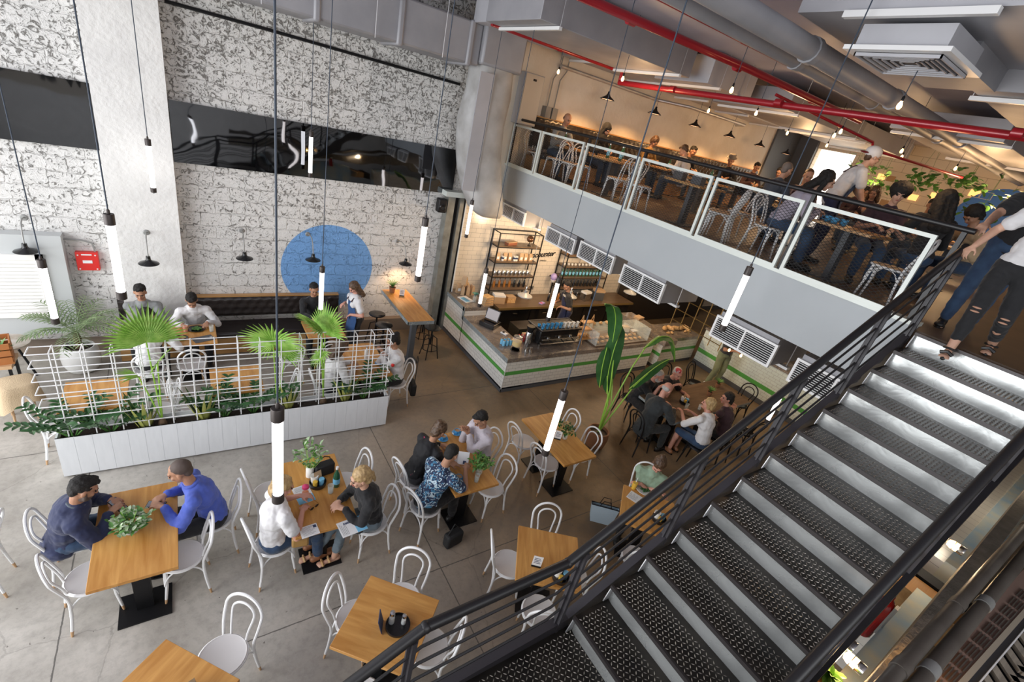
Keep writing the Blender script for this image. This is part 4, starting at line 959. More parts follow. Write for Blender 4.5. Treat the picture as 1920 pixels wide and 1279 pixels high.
MB().box(-.09, .09, -.05, .05, 0, .02).build('packet_body', M['purple'], t); MB().box(-.06, .0, -.03, .03, .02, .023).build('printed_patch', M['pink'], t)
# enamel pendants over the bar
def mk_bar_lamp():
    t = thing('enamel_pendant', 'lamp', 'pendant lamp')
    MB().lathe([(.02, .14), (.035, .13), (.04, .07), (.07, .05), (.17, .0), (.175, -.02), (.165, -.018), (.06, .035), (0, .05)], n=24).build('shade', M['enamel_grey'], t)
    MB().lathe([(.022, .13), (.022, .2), (.01, .22), (0, .22)], n=10).build('neck', M['steel'], t)
    MB().tube([(0, 0, .2), (0, 0, 2.2)], .005, 6).build('cord', M['cord'], t)
    MB().ell((0, 0, 0), (.035, .035, .045), n=12).build('glowing_globe', M['bulb'], t)
    return t
K_bl = Kind(mk_bar_lamp)
for i, (x, y, z) in enumerate(((6.15, 7.75, 1.34), (7.5, 7.75, 1.30), (9.6, 7.75, 1.36))):
    K_bl.put((x, y, z), 0, 'grey enamel dome pendant over the bar, ' + ('left', 'middle', 'right')[i] + ' of the three', 'pendant lamp', 'enamel pendants over the bar')
# gold tube grid rack under the beam
t = thing('hanging_rack', 'brass tube grid rack hanging under the mezzanine beside the fifth grille', 'rack', (6.9, 4.0, 2.2))
a = MB()
for k in range(6): a.tube([(0, -.5 + k * .2, 0), (0, -.5 + k * .2, 1.2)], .008, 5)
for k in range(6): a.tube([(0, -.5, .1 + k * .2), (0, .5, .1 + k * .2)], .008, 5)
a.build('tube_grid', mat('brass_tube', (.45, .28, .1), .3, .8), t)

# added dark panel, standing in for shade behind the right part of the bar
t = thing('dark_backdrop', 'added dark panel that darkens the far right end behind the bar', 'partition', (11.6, 8.3, 0))
MB().box(-1.0, 3.0, .3, .7, 0, 3.4).build('panel', M['dark_cabinet'], t); MB().box(-.95, 2.9, .18, .3, 1.3, 1.34).build('shelf_board', M['steel'], t)
K_tub = Kind(lambda: (lambda t: (MB().lathe([(.06, 0), (.08, .16), (.082, .17), (.074, .17), (0, .15)], n=14).build('tub_body', M['steel'], t), MB().lathe([(.078, .165), (.07, .18), (0, .185)], n=14).build('lid', M['conduit'], t), t)[2])(thing('steel_tub', 'tub', 'tub')))
for i in range(8): K_tub.put((10.8 + i * .3, 8.53, 1.34), 0, 'steel tub on the shelf of the added dark panel', 'tub', 'steel tubs on the dark panel')
K_loaf = Kind(lambda: (lambda t: (MB().ell((0, 0, .05), (.13, .06, .055), n=14, m=8).build('crust', M['food'], t, 80), MB().box(-.09, .09, -.004, .004, .098, .108).build('score_mark', M['kraft'], t), t)[2])(thing('bread_loaf', 'loaf', 'bread')))
for i in range(5): K_loaf.put((10.0 + i * .2, 6.62 - .02 * i, .781), .6 + i, 'bread loaf on the far counter block', 'bread', 'loaves on the far counter')
for i, (x, y, c, w_, h_) in enumerate(((6.0, 6.95, 'porcelain', .07, .12), (5.72, 6.85, 'kraft', .08, .1), (7.35, 6.8, 'kraft', .09, .14), (8.6, 6.72, 'porcelain', .09, .16), (8.8, 6.6, 'kraft', .08, .1), (9.6, 7.2, 'kraft', .13, .06), (6.05, 8.6, 'kraft', .14, .22), (6.4, 8.62, 'food', .12, .16), (8.9, 8.6, 'steel', .13, .25), (9.35, 8.6, 'charcoal', .15, .3))):
    t = thing('counter_box', ('white', 'small brown', 'brown', 'pale', 'little brown', 'flat brown', 'tall brown', 'orange brown', 'steel', 'dark')[i] + ' box ' + ('behind the coffee machine', 'behind the drinks dispenser', 'behind the tiered wooden ladder', 'at the right end of the display case', 'beside the pale box by the display case', 'on the end counter block', 'on the back worktop under the left rack', 'right of the tall brown box on the back worktop', 'on the back worktop right of the racks', 'at the right end of the back worktop')[i], 'box', (x, y, (.78 if y > 8 else (.841 if x > 9.3 else .766))), .2 * (i % 3) - .2)
    MB().box(-w_, w_, -w_ * .7, w_ * .7, 0, h_).build('box_body', M[c], t, bevel=.004); MB().box(-w_ * 1.01, w_ * 1.01, -w_ * .71, w_ * .71, h_ * .8, h_ * 1.02).build('lid', M[('paper', 'kraft')[i % 2]], t)
# ================================================================ furniture
def arc_pts(f, n): return [f(i / n) for i in range(n + 1)]
def mk_chair(legm='white_metal', seatm='seat_white', tips=True, name='bentwood_chair'):
    t = thing(name, 'chair', 'chair')
    fm = M['white_metal'] if legm != 'black' else M['black_metal']
    lm = fm if legm in ('white_metal', 'black') else M[legm]
    sm = M[seatm]
    MB().lathe([(.0, .43), (.175, .43), (.188, .44), (.188, .455), (.18, .464), (.168, .458), (0, .456)], n=28).build('seat', [sm], t)
    a = MB(); ring = [(.182 * math.cos(2*math.pi*k/28), .182 * math.sin(2*math.pi*k/28), .444) for k in range(28)]
    a.tube(ring, .0145, 8, True); a.build('seat_ring', fm, t)
    # outer hoop runs on down as the rear legs
    def outer(s):
        pts = [(-.172, -.205, .07), (-.160, -.18, .25), (-.15, -.17, .45), (-.172, -.205, .58), (-.18, -.25, .71)]
        for k in range(1, 12):
            a_ = math.pi * (1 - k / 12); pts.append((.18 * math.cos(a_), -.25 - .035 * math.sin(a_), .71 + .165 * math.sin(a_)))
        return pts + [(.18, -.25, .71), (.172, -.205, .58), (.15, -.17, .45), (.160, -.18, .25), (.172, -.205, .07)]
    def smooth_poly(p, it=2):
        p = [Vector(q) for q in p]
        for _ in range(it):
            q = [p[0]]
            for a_, b_ in zip(p[:-1], p[1:]): q += [a_ * .75 + b_ * .25, a_ * .25 + b_ * .75]
            p = q + [p[-1]]
        return p
    MB().tube(smooth_poly(outer(0), 1), .0135, 8).build('back_hoop', fm, t)
    inner = [(-.075, -.175, .455), (-.085, -.195, .56), (-.108, -.238, .68)]
    for k in range(1, 10):
        a_ = math.pi * (1 - k / 10); inner.append((.11 * math.cos(a_), -.243 - .02 * math.sin(a_), .70 + .10 * math.sin(a_)))
    inner += [(.108, -.238, .68), (.085, -.195, .56), (.075, -.175, .455)]
    MB().tube(smooth_poly(inner, 1), .0105, 8).build('inner_hoop', fm, t)
    for s in (-1, 1):
        l = MB().tube([(s * .125, .13, .44), (s * .135, .135, .25), (s * .148, .155, .07)], [.016, .0145, .012], 8).build('leg', lm, t)
        if tips:
            MB().tube([(s * .148, .155, .07), (s * .153, .162, 0)], [.0122, .009], 8).build('leg_tip', M['tip'], l)
        else: MB().tube([(s * .148, .155, .07), (s * .153, .162, 0)], [.0122, .009], 8).build('leg_tip', lm, l)
        MB().tube([(s * .172, -.205, .07), (s * .176, -.215, 0)], [.0135, .009], 8).build('leg_tip', M['tip'] if tips else lm, t)
    for (xa, ya, xb, yb) in ((-.142, .15, .142, .15), (-.142, .15, -.15, -.185), (.142, .15, .15, -.185), (-.15, -.18, .15, -.18)):
        for (px, py, qx, qy) in ((xa, ya, xb, yb), (xb, yb, xa, ya)):
            A = Vector((px, py, .25)); B = Vector((px + (qx - px) * .42, py + (qy - py) * .42, .43)); Cc = Vector((px + (qx - px) * .06, py + (qy - py) * .06, .41))
            pts = [A * (1-u)**2 + Cc * 2*u*(1-u) + B * u*u for u in [k / 6 for k in range(7)]]
            MB().tube(pts, .0075, 6).build('brace', fm, t)
    return t
K_chair = Kind(mk_chair)
K_chair_tan = Kind(lambda: mk_chair('tan_wood'))
K_chair_up = Kind(lambda: mk_chair('white_metal', 'tan_wood', False))
K_chair_blk = Kind(lambda: mk_chair('black', 'black_gloss', False, 'black_chair'))
CL = [ # x, y, rz, label
 (-1.1, 4.42, -88, 'white bentwood chair under the man in the navy jacket'),
 (-0.02, 4.24, 90, 'white bentwood chair under the man in the bright blue shirt'),
 (-0.29, 3.86, 90, 'empty white bentwood chair at the near right corner of the table with the big posy'),
 (-0.95, 3.9, -76, 'empty white bentwood chair at the near left corner of the table with the big posy'),
 (0.5, 3.72, -80, 'white bentwood chair under the fair woman in the white top, behind the nearest glowing tube'),
 (0.56, 4.42, -82, 'white bentwood chair left of the table with the green water bottle, beside the glowing tube'),
 (1.36, 4.3, 95, 'empty white bentwood chair beyond the blonde woman in black'),
 (1.46, 3.62, 92, 'white bentwood chair under the blonde woman in black'),
 (2.18, 4.1, -80, 'white bentwood chair under the woman in the flowered black top'),
 (2.14, 3.62, -72, 'white bentwood chair under the man in the blue leaf print shirt'),
 (3.18, 4.2, 92, 'white bentwood chair behind the man in the pale pink shirt'),
 (3.06, 3.62, 98, 'empty white bentwood chair at the near right of the table with the coffee cups'),
 (4.05, 4.28, -84, 'empty white bentwood chair far left of the empty table by the tall plant'),
 (4.12, 3.76, -84, 'empty white bentwood chair at the near left of the empty table, under the glowing tube'),
 (4.72, 4.27, 88, 'empty white bentwood chair far right of the empty table by the tall plant'),
 (4.74, 3.76, 92, 'empty white bentwood chair nearest the pot of the tall green plant'),
 (1.46, 2.6, 138, 'empty white bentwood chair at the far side of the table with the round black tray'),
 (1.02, 2.6, -130, 'empty white bentwood chair at the left side of the table with the round black tray'),
 (1.52, 2.08, 48, 'empty white bentwood chair right of the black tray table, seen through the railing'),
 (0.86, 1.92, -40, 'white bentwood chair at the bottom photo edge, near side of the black tray table'),
 (3.2, 2.56, 148, 'empty white bentwood chair at the far side of the table with the small white sign'),
 (2.68, 2.52, -118, 'empty white bentwood chair at the left side of the table with the small white sign'),
 (2.68, 1.92, -34, 'empty white bentwood chair at the near side of the table with the small white sign'),
 (3.28, 2.12, 55, 'empty white bentwood chair right of the white sign table, against the railing'),
 (-0.03, 2.72, 133, 'empty white bentwood chair with its round seat in full view, bottom left'),
 (5.04, 2.72, 125, 'white bentwood chair under the woman in the sage green top'),
 (4.20, 1.96, -45, 'empty white bentwood chair seen between the rods below the sage green woman'),
 (-1.83, 4.48, 90, 'white bentwood chair cut by the left edge of the photo'),
 (-1.42, 6.33, -84, 'white bentwood chair at the left end of the white planter'),
 (-0.52, 6.36, 95, 'white bentwood chair behind the planter, right of the leftmost table there'),
 (-0.10, 6.36, -95, 'white bentwood chair behind the planter, left of the middle table there'),
 (0.92, 6.34, 90, 'white bentwood chair behind the planter, right of the middle table there'),
 (1.62, 6.30, -90, 'white bentwood chair behind the planter under the brown haired woman in white'),
 (2.7, 6.3, 92, 'white bentwood chair at the right planter end under the woman in a blouse'),
]
for x, y, a_, lab in CL:
    K_chair.put((x, y, 0), R(a_), lab, 'chair', 'white bentwood café chairs', .97)
for x, y, a_, lab in ((-.62, 7.42, 0, 'white chair with tan legs under the person in white with their back turned'), (-.12, 7.46, 4, 'empty white chair with tan legs facing the man in the white shirt'), (1.28, 7.42, -3, 'white chair with tan legs behind the second fan palm'), (1.84, 7.42, 2, 'empty white chair with tan legs in front of the waitress')):
    K_chair_tan.put((x, y, 0), R(a_), lab, 'chair', 'tan legged chairs by the banquette', .97)

def mk_table(w, l, z=.75, top='oak', n=1, th=.035, base='black_metal', name='café_table', px=None):
    t = thing('cafe_table', 'table', 'table')
    MB().box(-w/2, w/2, -l/2, l/2, z - th, z).build('tabletop', M[top], t, bevel=.003)
    ys = [0] if n == 1 else [-l * .24, l * .24]
    for y in ys:
        c = MB().box(-.065, .065, y - .035, y + .035, .014, z - th).build('column', M[base], t)
        MB().box(-.2, .2, y - .17, y + .17, 0, .014).build('base_plate', M[base], t)
        MB().box(-.18, .18, y - .04, y + .04, z - th - .012, z - th).build('top_bracket', M[base], t)
    return t
K_tl = Kind(lambda: mk_table(.61, 1.1, n=2)); K_ts = Kind(lambda: mk_table(.69, .69)); K_tm = Kind(lambda: mk_table(.62, .66))
TL = [(K_tl, -.60, 4.03, 0, 'long oak table with the big white and green posy between the two men'),
 (K_tl, .955, 3.97, -1, 'long oak table with a green water bottle and leaflets, behind the nearest glowing tube'),
 (K_tl, 2.68, 3.92, 0, 'long oak table with coffee cups and a menu, shared by four people'),
 (K_tl, 4.35, 3.90, 0, 'empty long oak table beside the tall green plant'),
 (K_ts, 1.18, 2.27, 45, 'square oak table with a round black tray, set cornerwise'),
 (K_ts, 2.94, 2.24, -36, 'square oak table with a small white sign, beside the railing'),
 (K_ts, -.42, 2.35, -50, 'square oak table at the bottom left with a black condiment bowl'),
 (K_ts, 4.60, 2.28, -50, 'square oak table in front of the woman in the sage green top'),
 (K_tm, -1.10, 6.42, 0, 'small oak table behind the left end of the planter trellis'),
 (K_tm, .40, 6.42, 0, 'small oak table behind the middle of the planter trellis'),
 (K_tl, 2.25, 6.62, 0, 'oak table behind the right end of the planter with a white bottle'),
 (K_tm, -.07, 7.86, 0, 'oak table with food in front of the man in the white shirt at the banquette'),
 (K_tm, 1.87, 7.82, 0, 'oak table with menus in front of the waitress'),
]
for K, x, y, a_, lab in TL: K.put((x, y, 0), R(a_), lab, 'table', 'oak café tables')
# high table by the door channel
t = thing('high_table', 'long narrow high oak table with a grey steel frame against the pitted wall', 'table', (3.52, 8.05, 0))
MB().box(-.26, .26, -.73, .80, 1.01, 1.05).build('tabletop', M['oak'], t, bevel=.002)
MB().box(-.275, -.262, -.745, .80, .98, 1.045).box(.262, .275, -.745, .80, .98, 1.045).box(-.275, .275, -.745, -.732, .98, 1.045).box(-.26, .26, -.73, .8, .985, 1.01).build('steel_edge', M['marble_edge'], t)
MB().box(-.05, .05, -.45, -.35, .015, .985).build('column', M['charcoal'], t)
MB().box(-.14, .14, -.55, -.25, 0, .015).build('base_plate', M['charcoal'], t)
# big dark dining table
t = thing('dining_table', 'large dark wooden dining table with a steel edge, shared by the older party', 'table', (7.95, 4.0, 0))
MB().box(-1.22, 1.22, -.43, .43, .705, .75).build('tabletop', M['dark_wood'], t, bevel=.004)
MB().box(-1.225, 1.225, -.436, -.43, .70, .745).box(-1.226, -1.22, -.43, .43, .70, .745).build('steel_edge', M['marble_edge'], t)
for x in (-.95, .95):
    c = MB().box(x - .05, x + .05, -.3, -.22, 0, .705).box(x - .05, x + .05, .22, .3, 0, .705).build('leg_frame', M['black_metal'], t)
    MB().box(x - .05, x + .05, -.22, .22, .02, .06).build('foot_bar', M['black_metal'], c)
for x, y, a_, lab in ((6.38, 3.88, -95, 'black chair under the bald man in the dark suit'), (6.95, 4.72, 175, 'black chair under the white haired man in black'), (7.5, 4.72, 180, 'black chair under the man with the red cap'),
                      (8.25, 4.85, 170, 'empty black chair far side of the dark dining table, beside the standing man'), (9.1, 4.75, 185, 'empty black chair at the far end of the dark dining table, by the tiled counter'),
                      (7.1, 3.2, 5, 'black chair under the blonde woman in the white top at the dark table'), (7.75, 3.2, 0, 'black chair under the dark haired woman in the dark vest'), (8.55, 3.2, -8, 'empty black chair on the near side of the dark table, right of the vest woman'),
                      (9.45, 3.9, 90, 'empty black chair at the right head of the dark dining table')):
    K_chair_blk.put((x, y, 0), R(a_), lab, 'chair', 'black chairs round the dark dining table')
# stools at the high table
def mk_stool():
    t = thing('bar_stool', 'stool', 'stool')
    MB().lathe([(.02, .655), (.15, .66), (.165, .672), (.165, .685), (.15, .69), (0, .682)], n=22).build('seat', M['black_gloss'], t)
    MB().lathe([(.018, .3), (.018, .66), (0, .66)], n=10).build('screw_post', M['black_metal'], t)
    for k in range(4):
        c, s = math.cos(R(45 + 90*k)), math.sin(R(45 + 90*k))
        MB().tube([(c*.03, s*.03, .5), (c*.12, s*.12, .46), (c*.16, s*.16, .2), (c*.2, s*.2, 0)], .011, 7).build('leg', M['black_metal'], t)
    a = MB(); a.tube([(.16*math.cos(2*math.pi*k/16), .16*math.sin(2*math.pi*k/16), .2) for k in range(16)], .008, 6, True); a.build('foot_ring', M['black_metal'], t)
    return t
K_stool = Kind(mk_stool)
for x, y, lab in ((3.06, 8.45, 'black screw stool at the far left of the high table'), (3.04, 7.95, 'black screw stool at the near left of the high table'), (4.02, 8.25, 'black screw stool at the far right of the high table'), (3.98, 7.72, 'black screw stool at the near right of the high table')):
    K_stool.put((x, y, 0), rnd.random(), lab, 'stool', 'black stools at the high table')
# tufted banquettes
def banquette(label, x0, x1, y0, y1, z0, legs=True, zb=.88, tuft=True):
    t = thing('banquette', label, 'sofa', ((x0 + x1) / 2, (y0 + y1) / 2, z0)); X = (x1 - x0) / 2; Y = (y1 - y0) / 2
    MB().box(-X, X, -Y + .03, Y, .02, .33).build('wooden_base', M['oak_x'], t)
    MB().box(-X, X, -Y, Y - .12, .33, .44).build('seat_cushion', M['leather'], t, bevel=.03)
    # tufted back: a grid with pulled in buttons
    nx = int((x1 - x0) / .045); nz = 10; a = MB(); vs = []
    for j in range(nz + 1):
        for i in range(nx + 1):
            u = -X + 2 * X * i / nx; v = .50 + (zb - .50) * j / nz
            gx, gz = u / .16, (v - .50) / .125
            r_ = round(gz); off = .5 if int(r_) % 2 else 0
            dx = (gx - off) - round(gx - off); dz = gz - r_
            d = math.hypot(dx * .16, dz * .125)
            dep = .05 * math.exp(-(d / .035) ** 2)
            e = min(1, min(v - .50, zb - v) / .03); y = Y - .12 + dep + (1 - e) * .03
            vs.append((u, y, v))
    fs = [(j*(nx+1)+i, j*(nx+1)+i+1, (j+1)*(nx+1)+i+1, (j+1)*(nx+1)+i) for j in range(nz) for i in range(nx)]
    a.add(vs, fs); a.box(-X, X, Y - .09, Y, .50, zb); b_ = a.build('tufted_back', M['leather'], t, 80)
    MB().box(-X, X, Y - .1, Y, zb, zb + .025).build('wooden_rail', M['oak_x'], t)
    return t
banquette('long black button tufted leather banquette with an oak base along the white block wall', -1.05, 2.42, 8.42, 9.08, 0)
banquette('black tufted leather banquette along the warm plaster wall of the mezzanine', 6.3, 15.2, 8.45, 9.08, MZ, zb=1.10)
# side cabinet / burlap things at the left edge
t = thing('round_side_table', 'pale round side table with black splayed legs at the left edge', 'side table', (-2.25, 8.35, 0))
MB().lathe([(0, .5), (.24, .5), (.25, .51), (.25, .53), (0, .53)], n=24).build('tabletop', mat('mottled_table_top', (.6, .55, .5), .4, var=(.45, .38, .3), vs=9), t)
for k in range(3):
    c, s = math.cos(R(-20 + 120*k)), math.sin(R(-20 + 120*k)); MB().tube([(c*.1, s*.1, .5), (c*.26, s*.26, 0)], .016, 8).build('leg', M['black_metal'], t)
t = thing('wooden_crate', 'orange brown wooden crate with greenery standing on a stool at the left edge', 'crate', (-2.28, 7.85, .52), .2)
a = MB()
for z in (0.02, .12, .22): a.box(-.2, .2, -.16, -.145, z, z + .08).box(-.2, .2, .145, .16, z, z + .08).box(-.2, -.185, -.16, .16, z, z + .08).box(.185, .2, -.16, .16, z, z + .08)
a.box(-.2, .2, -.16, .16, 0, .02); a.build('slats', mat('orange_crate_wood', (.45, .17, .05), .6), t)
a = MB()
for k in range(16): a.leaf((rnd.uniform(-.12, .12), rnd.uniform(-.1, .1), .1), (rnd.uniform(-.5, .5), rnd.uniform(-.5, .5), 1), .24, .06, 1.2, 4)
a.build('greenery', M['leaf'], t)
t = thing('low_stand', 'small pale stand under the orange crate at the left edge', 'stand', (-2.28, 7.85, 0))
MB().box(-.2, .2, -.18, .18, .47, .52).build('top_board', M['tan_wood'], t)
for sx in (-1, 1):
    for sy in (-1, 1): MB().box(sx*.17-.015, sx*.17+.015, sy*.15-.015, sy*.15+.015, 0, .47).build('leg', M['black_metal'], t)
t = thing('burlap_sack', 'hanging beige burlap cloth draped over a stool at the left edge', 'sack', (-1.96, 7.22, 0), .3, None, .9)
a = MB(); n = 22
prof = [(.0, .62), (.16, .62), (.2, .6), (.21, .5), (.225, .38), (.25, .28)]
vs = []
for i, (r_, z) in enumerate(prof):
    for k in range(n):
        an = 2 * math.pi * k / n; q = (abs(math.cos(an)) ** 5 + abs(math.sin(an)) ** 5) ** -.2
        w_ = 1 + .06 * math.sin(an * 5) * (i / 5) ** 2
        vs.append((r_ * q * math.cos(an) * w_, r_ * q * math.sin(an) * w_, z - (.10 * math.sin(an * 2 + 1) if i == 5 else 0)))
fs = [(i*n+k, i*n+(k+1) % n, (i+1)*n+(k+1) % n, (i+1)*n+k) for i in range(len(prof)-1) for k in range(n)]
a.add(vs, fs).build('cloth', M['burlap'], t, 60)
for k in range(4):
    c, s = math.cos(R(45+90*k)), math.sin(R(45+90*k)); MB().tube([(c*.15, s*.15, .6), (c*.17, s*.17, 0)], .015, 7).build('leg', M['tan_wood'], t)

# white planter and its wire trellis
PX0, PX1, PY0, PY1 = -1.42, 2.40, 5.80, 6.06
t = thing('planter_box', 'long white boarded planter box dividing the café floor', 'planter', ((PX0 + PX1) / 2, (PY0 + PY1) / 2, 0), R(-1.2))
X, Y = (PX1 - PX0) / 2, (PY1 - PY0) / 2; hgt = .57
a = MB(); n = 24
for k in range(n):
    x0 = -X + 2*X*k/n; a.box(x0 + .0012, x0 + 2*X/n - .0012, -Y, -Y + .02, .02, hgt)
a.box(-X, X, -Y + .004, -Y + .02, .02, hgt).box(-X, X, Y - .02, Y, .02, hgt).box(-X, -X + .02, -Y + .02, Y - .02, .02, hgt).box(X - .02, X, -Y + .02, Y - .02, .02, hgt)
a.build('boards', M['white_wood'], t, 20)
MB().box(-X + .03, X - .03, -Y + .03, Y - .03, 0, .02).build('plinth', M['charcoal'], t)
MB().box(-X + .02, X - .02, -Y + .02, Y - .02, .4, .49).build('soil', M['soil'], t)
tr = thing('wire_trellis', 'white wire grid trellis standing in the planter box', 'trellis', ((PX0 + PX1) / 2, (PY0 + PY1) / 2, .49), R(-1.2))
r_ = .0068; zt = 1.17; nx = 15; nz = 7
for yy in (-Y + .03, Y - .06):
    a = MB()
    for k in range(nx + 1):
        x = -X + .12 + (2 * X - .18) * k / nx; a.tube([(x, yy, 0), (x, yy, zt)], r_, 6)
    for j in range(nz):
        z = zt - j * .165 - .01; a.tube([(-X - .06, yy, z), (X - .02, yy, z)], r_, 6)
    a.build('grid_panel', M['white_metal'], tr)
a = MB()
for j in range(nz):
    z = zt - j * .165 - .01; a.tube([(-X - .06, -Y + .03, z), (-X - .06, Y - .06, z)], r_, 6).tube([(X - .02, -Y + .03, z), (X - .02, Y - .06, z)], r_, 6)
for k in range(nx + 1):
    x = -X + .12 + (2 * X - .18) * k / nx; a.tube([(x, -Y + .03, zt), (x, Y - .06, zt)], r_, 6)
a.build('cross_ties', M['white_metal'], tr)

# ---------------------------------------------------------------- mezzanine furniture
K_tu = Kind(lambda: mk_table(.70, .72, .67, top='oak_x', base='charcoal'))
K_tu2 = Kind(lambda: mk_table(.70, 1.5, .67, top='oak_x', n=2, base='charcoal'))
for x, y, lab in ((6.95, 8.35, 'mezzanine table nearest the lagged duct'), (6.95, 7.05, 'mezzanine table behind the second mesh panel from the duct'), (6.85, 5.0, 'mezzanine table with two striped boxes, behind the fourth mesh panel from the duct'), (6.95, 2.6, 'mezzanine table with blue cups behind the mesh panel nearest the stair head'),
                  (8.9, 6.3, 'mezzanine table in the second row under the big red pipe, left one'), (9.0, 4.3, 'mezzanine table in the second row between the checked shirt man and his neighbour'), (9.6, 2.2, 'mezzanine table in front of the woman with very long black hair')):
    K_tu.put((x, y, MZ), 0, 'oak ' + lab, 'table', 'mezzanine tables', 1.0)
for i in range(5):
    K_tu.put((8.0 + i * 1.6, 7.95, MZ), R(90), 'oak mezzanine table in front of the tufted banquette, ' + ('first', 'second', 'third', 'fourth', 'fifth')[i] + ' from the electrical cabinet', 'table', 'mezzanine banquette tables')
for i, (x, y) in enumerate(((11.6, 3.9), (12.4, 2.4), (14.2, 4.6))):
    K_tu2.put((x, y, MZ), 0, 'long mezzanine table in the dim far part, ' + ('nearest', 'middle', 'farthest')[i] + ' of the three', 'table', 'far mezzanine tables')
UC = [(6.42, 1.86, 5, 'behind the mesh panel nearest the stair head, big and close, facing left'), (6.55, 3.42, 178, 'under the person in the pale lilac top by the mesh'), (6.35, 4.05, 25, 'behind the second mesh panel from the stair head'), (6.62, 4.2, 15, 'tucked beside another behind the second panel from the stair head'),
      (6.5, 5.78, 185, 'behind the fourth mesh panel from the duct, back towards the duct'), (6.4, 6.28, 0, 'behind the third mesh panel from the duct, on the right'), (6.75, 6.35, 10, 'second of the pair behind the third mesh panel'), (6.45, 7.72, 180, 'behind the second mesh panel from the duct, on the left'), (6.7, 7.62, 170, 'second of the pair behind the second mesh panel'),
      (6.3, 8.78, 190, 'behind the first mesh panel beside the lagged duct, left one'), (6.35, 8.1, 10, 'behind the first mesh panel beside the lagged duct, right one'), (7.4, 4.4, 60, 'standing alone farther in behind the second panel from the stair head'), (7.45, 3.4, 120, 'behind the seated man in the grey blue shirt')]
for x, y, a_, lab in UC: K_chair_up.put((x, y, MZ), R(a_), 'white mezzanine chair ' + lab, 'chair', 'white mezzanine chairs', .93)
K_nap = Kind(lambda: (lambda t: (MB().box(-.09, .09, -.06, .06, 0, .12).build('caddy_box', M['charcoal'], t), MB().box(-.085, .085, -.062, -.06, .02, .05).box(-.085, .085, -.062, -.06, .06, .1).box(-.08, .08, -.05, .05, .12, .135).build('white_bands', M['paper'], t), t)[2])(thing('cutlery_caddy', 'caddy', 'caddy')))
for x, y, lab in ((6.6, 4.78, 'left'), (6.62, 5.16, 'right')): K_nap.put((x, y, MZ + .67), R(90), 'dark caddy with white banded napkins on the mezzanine table, ' + lab + ' of the pair', 'caddy', 'napkin caddies on the mezzanine')
for i, (x, y) in enumerate(((6.75, 2.75), (6.85, 2.68), (6.8, 2.85))): K_cupb.put((x, y, MZ + .67), i, 'blue cup on the mezzanine table by the stair head', 'cup', 'blue cups on the mezzanine table', 1.4)
for i, (x, y) in enumerate(((6.8, 8.5), (7.0, 6.95), (6.9, 7.2), (8.9, 6.2), (8.0, 7.9), (9.6, 7.9))): K_green.put((x, y, MZ + .67), 0, 'green water bottle on a mezzanine table' , 'bottle', 'green bottles on the mezzanine tables')
# ================================================================ people
def skin_mat(name, c): 
    m = mat(name, c, 0.55, var=tuple(x * .88 for x in c), vs=9)
    m.node_tree.nodes['Principled BSDF'].inputs['Subsurface Weight'].default_value = 0.08
    return m
SK = {'fair': skin_mat('fair_skin', (.62, .36, .25)), 'tan': skin_mat('tan_skin', (.44, .23, .14)), 'brown': skin_mat('brown_skin', (.29, .145, .085)), 'pink': skin_mat('pinkish_skin', (.60, .30, .22))}
HR = {'black': mat('black_hair', (.010, .008, .007), .8, bump=.6, bs=60), 'brown': mat('brown_hair', (.06, .032, .018), .5, var=(.11, .06, .03), vs=30, bump=.5, bs=60), 'blonde': mat('blonde_hair', (.52, .36, .17), .5, var=(.34, .22, .10), vs=30, bump=.5, bs=60),
      'grey': mat('white_grey_hair', (.55, .53, .50), .6, var=(.38, .36, .34), vs=30, bump=.5, bs=60), 'shaved': mat('shaved_hair', (.085, .06, .05), .7), 'stub': mat('greying_cropped_hair', (.20, .17, .15), .7)}
def cloth(name, c, var=None, vs=8): return mat(name, c, .85, var=var or tuple(x * .82 for x in c), vs=vs, bump=.25, bs=14, sheen=.15)
def pattern_cloth(name, base, cols, scale=14, thr=.56, dist=2.0):
    m, nt, N, L, b = newmat(name); tc = N.new('ShaderNodeTexCoord'); c = base
    for i, cc in enumerate(cols):
        n = N.new('ShaderNodeTexNoise'); n.inputs['Scale'].default_value = scale * (1 + .3 * i); n.inputs['Detail'].default_value = 1.5; n.inputs['Distortion'].default_value = dist
        mp = N.new('ShaderNodeMapping'); mp.inputs['Location'].default_value = (3.1 * i, 1.7 * i, 0); L.new(tc.outputs['Object'], mp.inputs[0]); L.new(mp.outputs[0], n.inputs[0])
        c = mixcol(N, L, math_node(N, L, 'GREATER_THAN', n.outputs['Fac'], thr), c, cc)
    L.new(c, b.inputs['Base Color']); b.inputs['Roughness'].default_value = .8
    return m
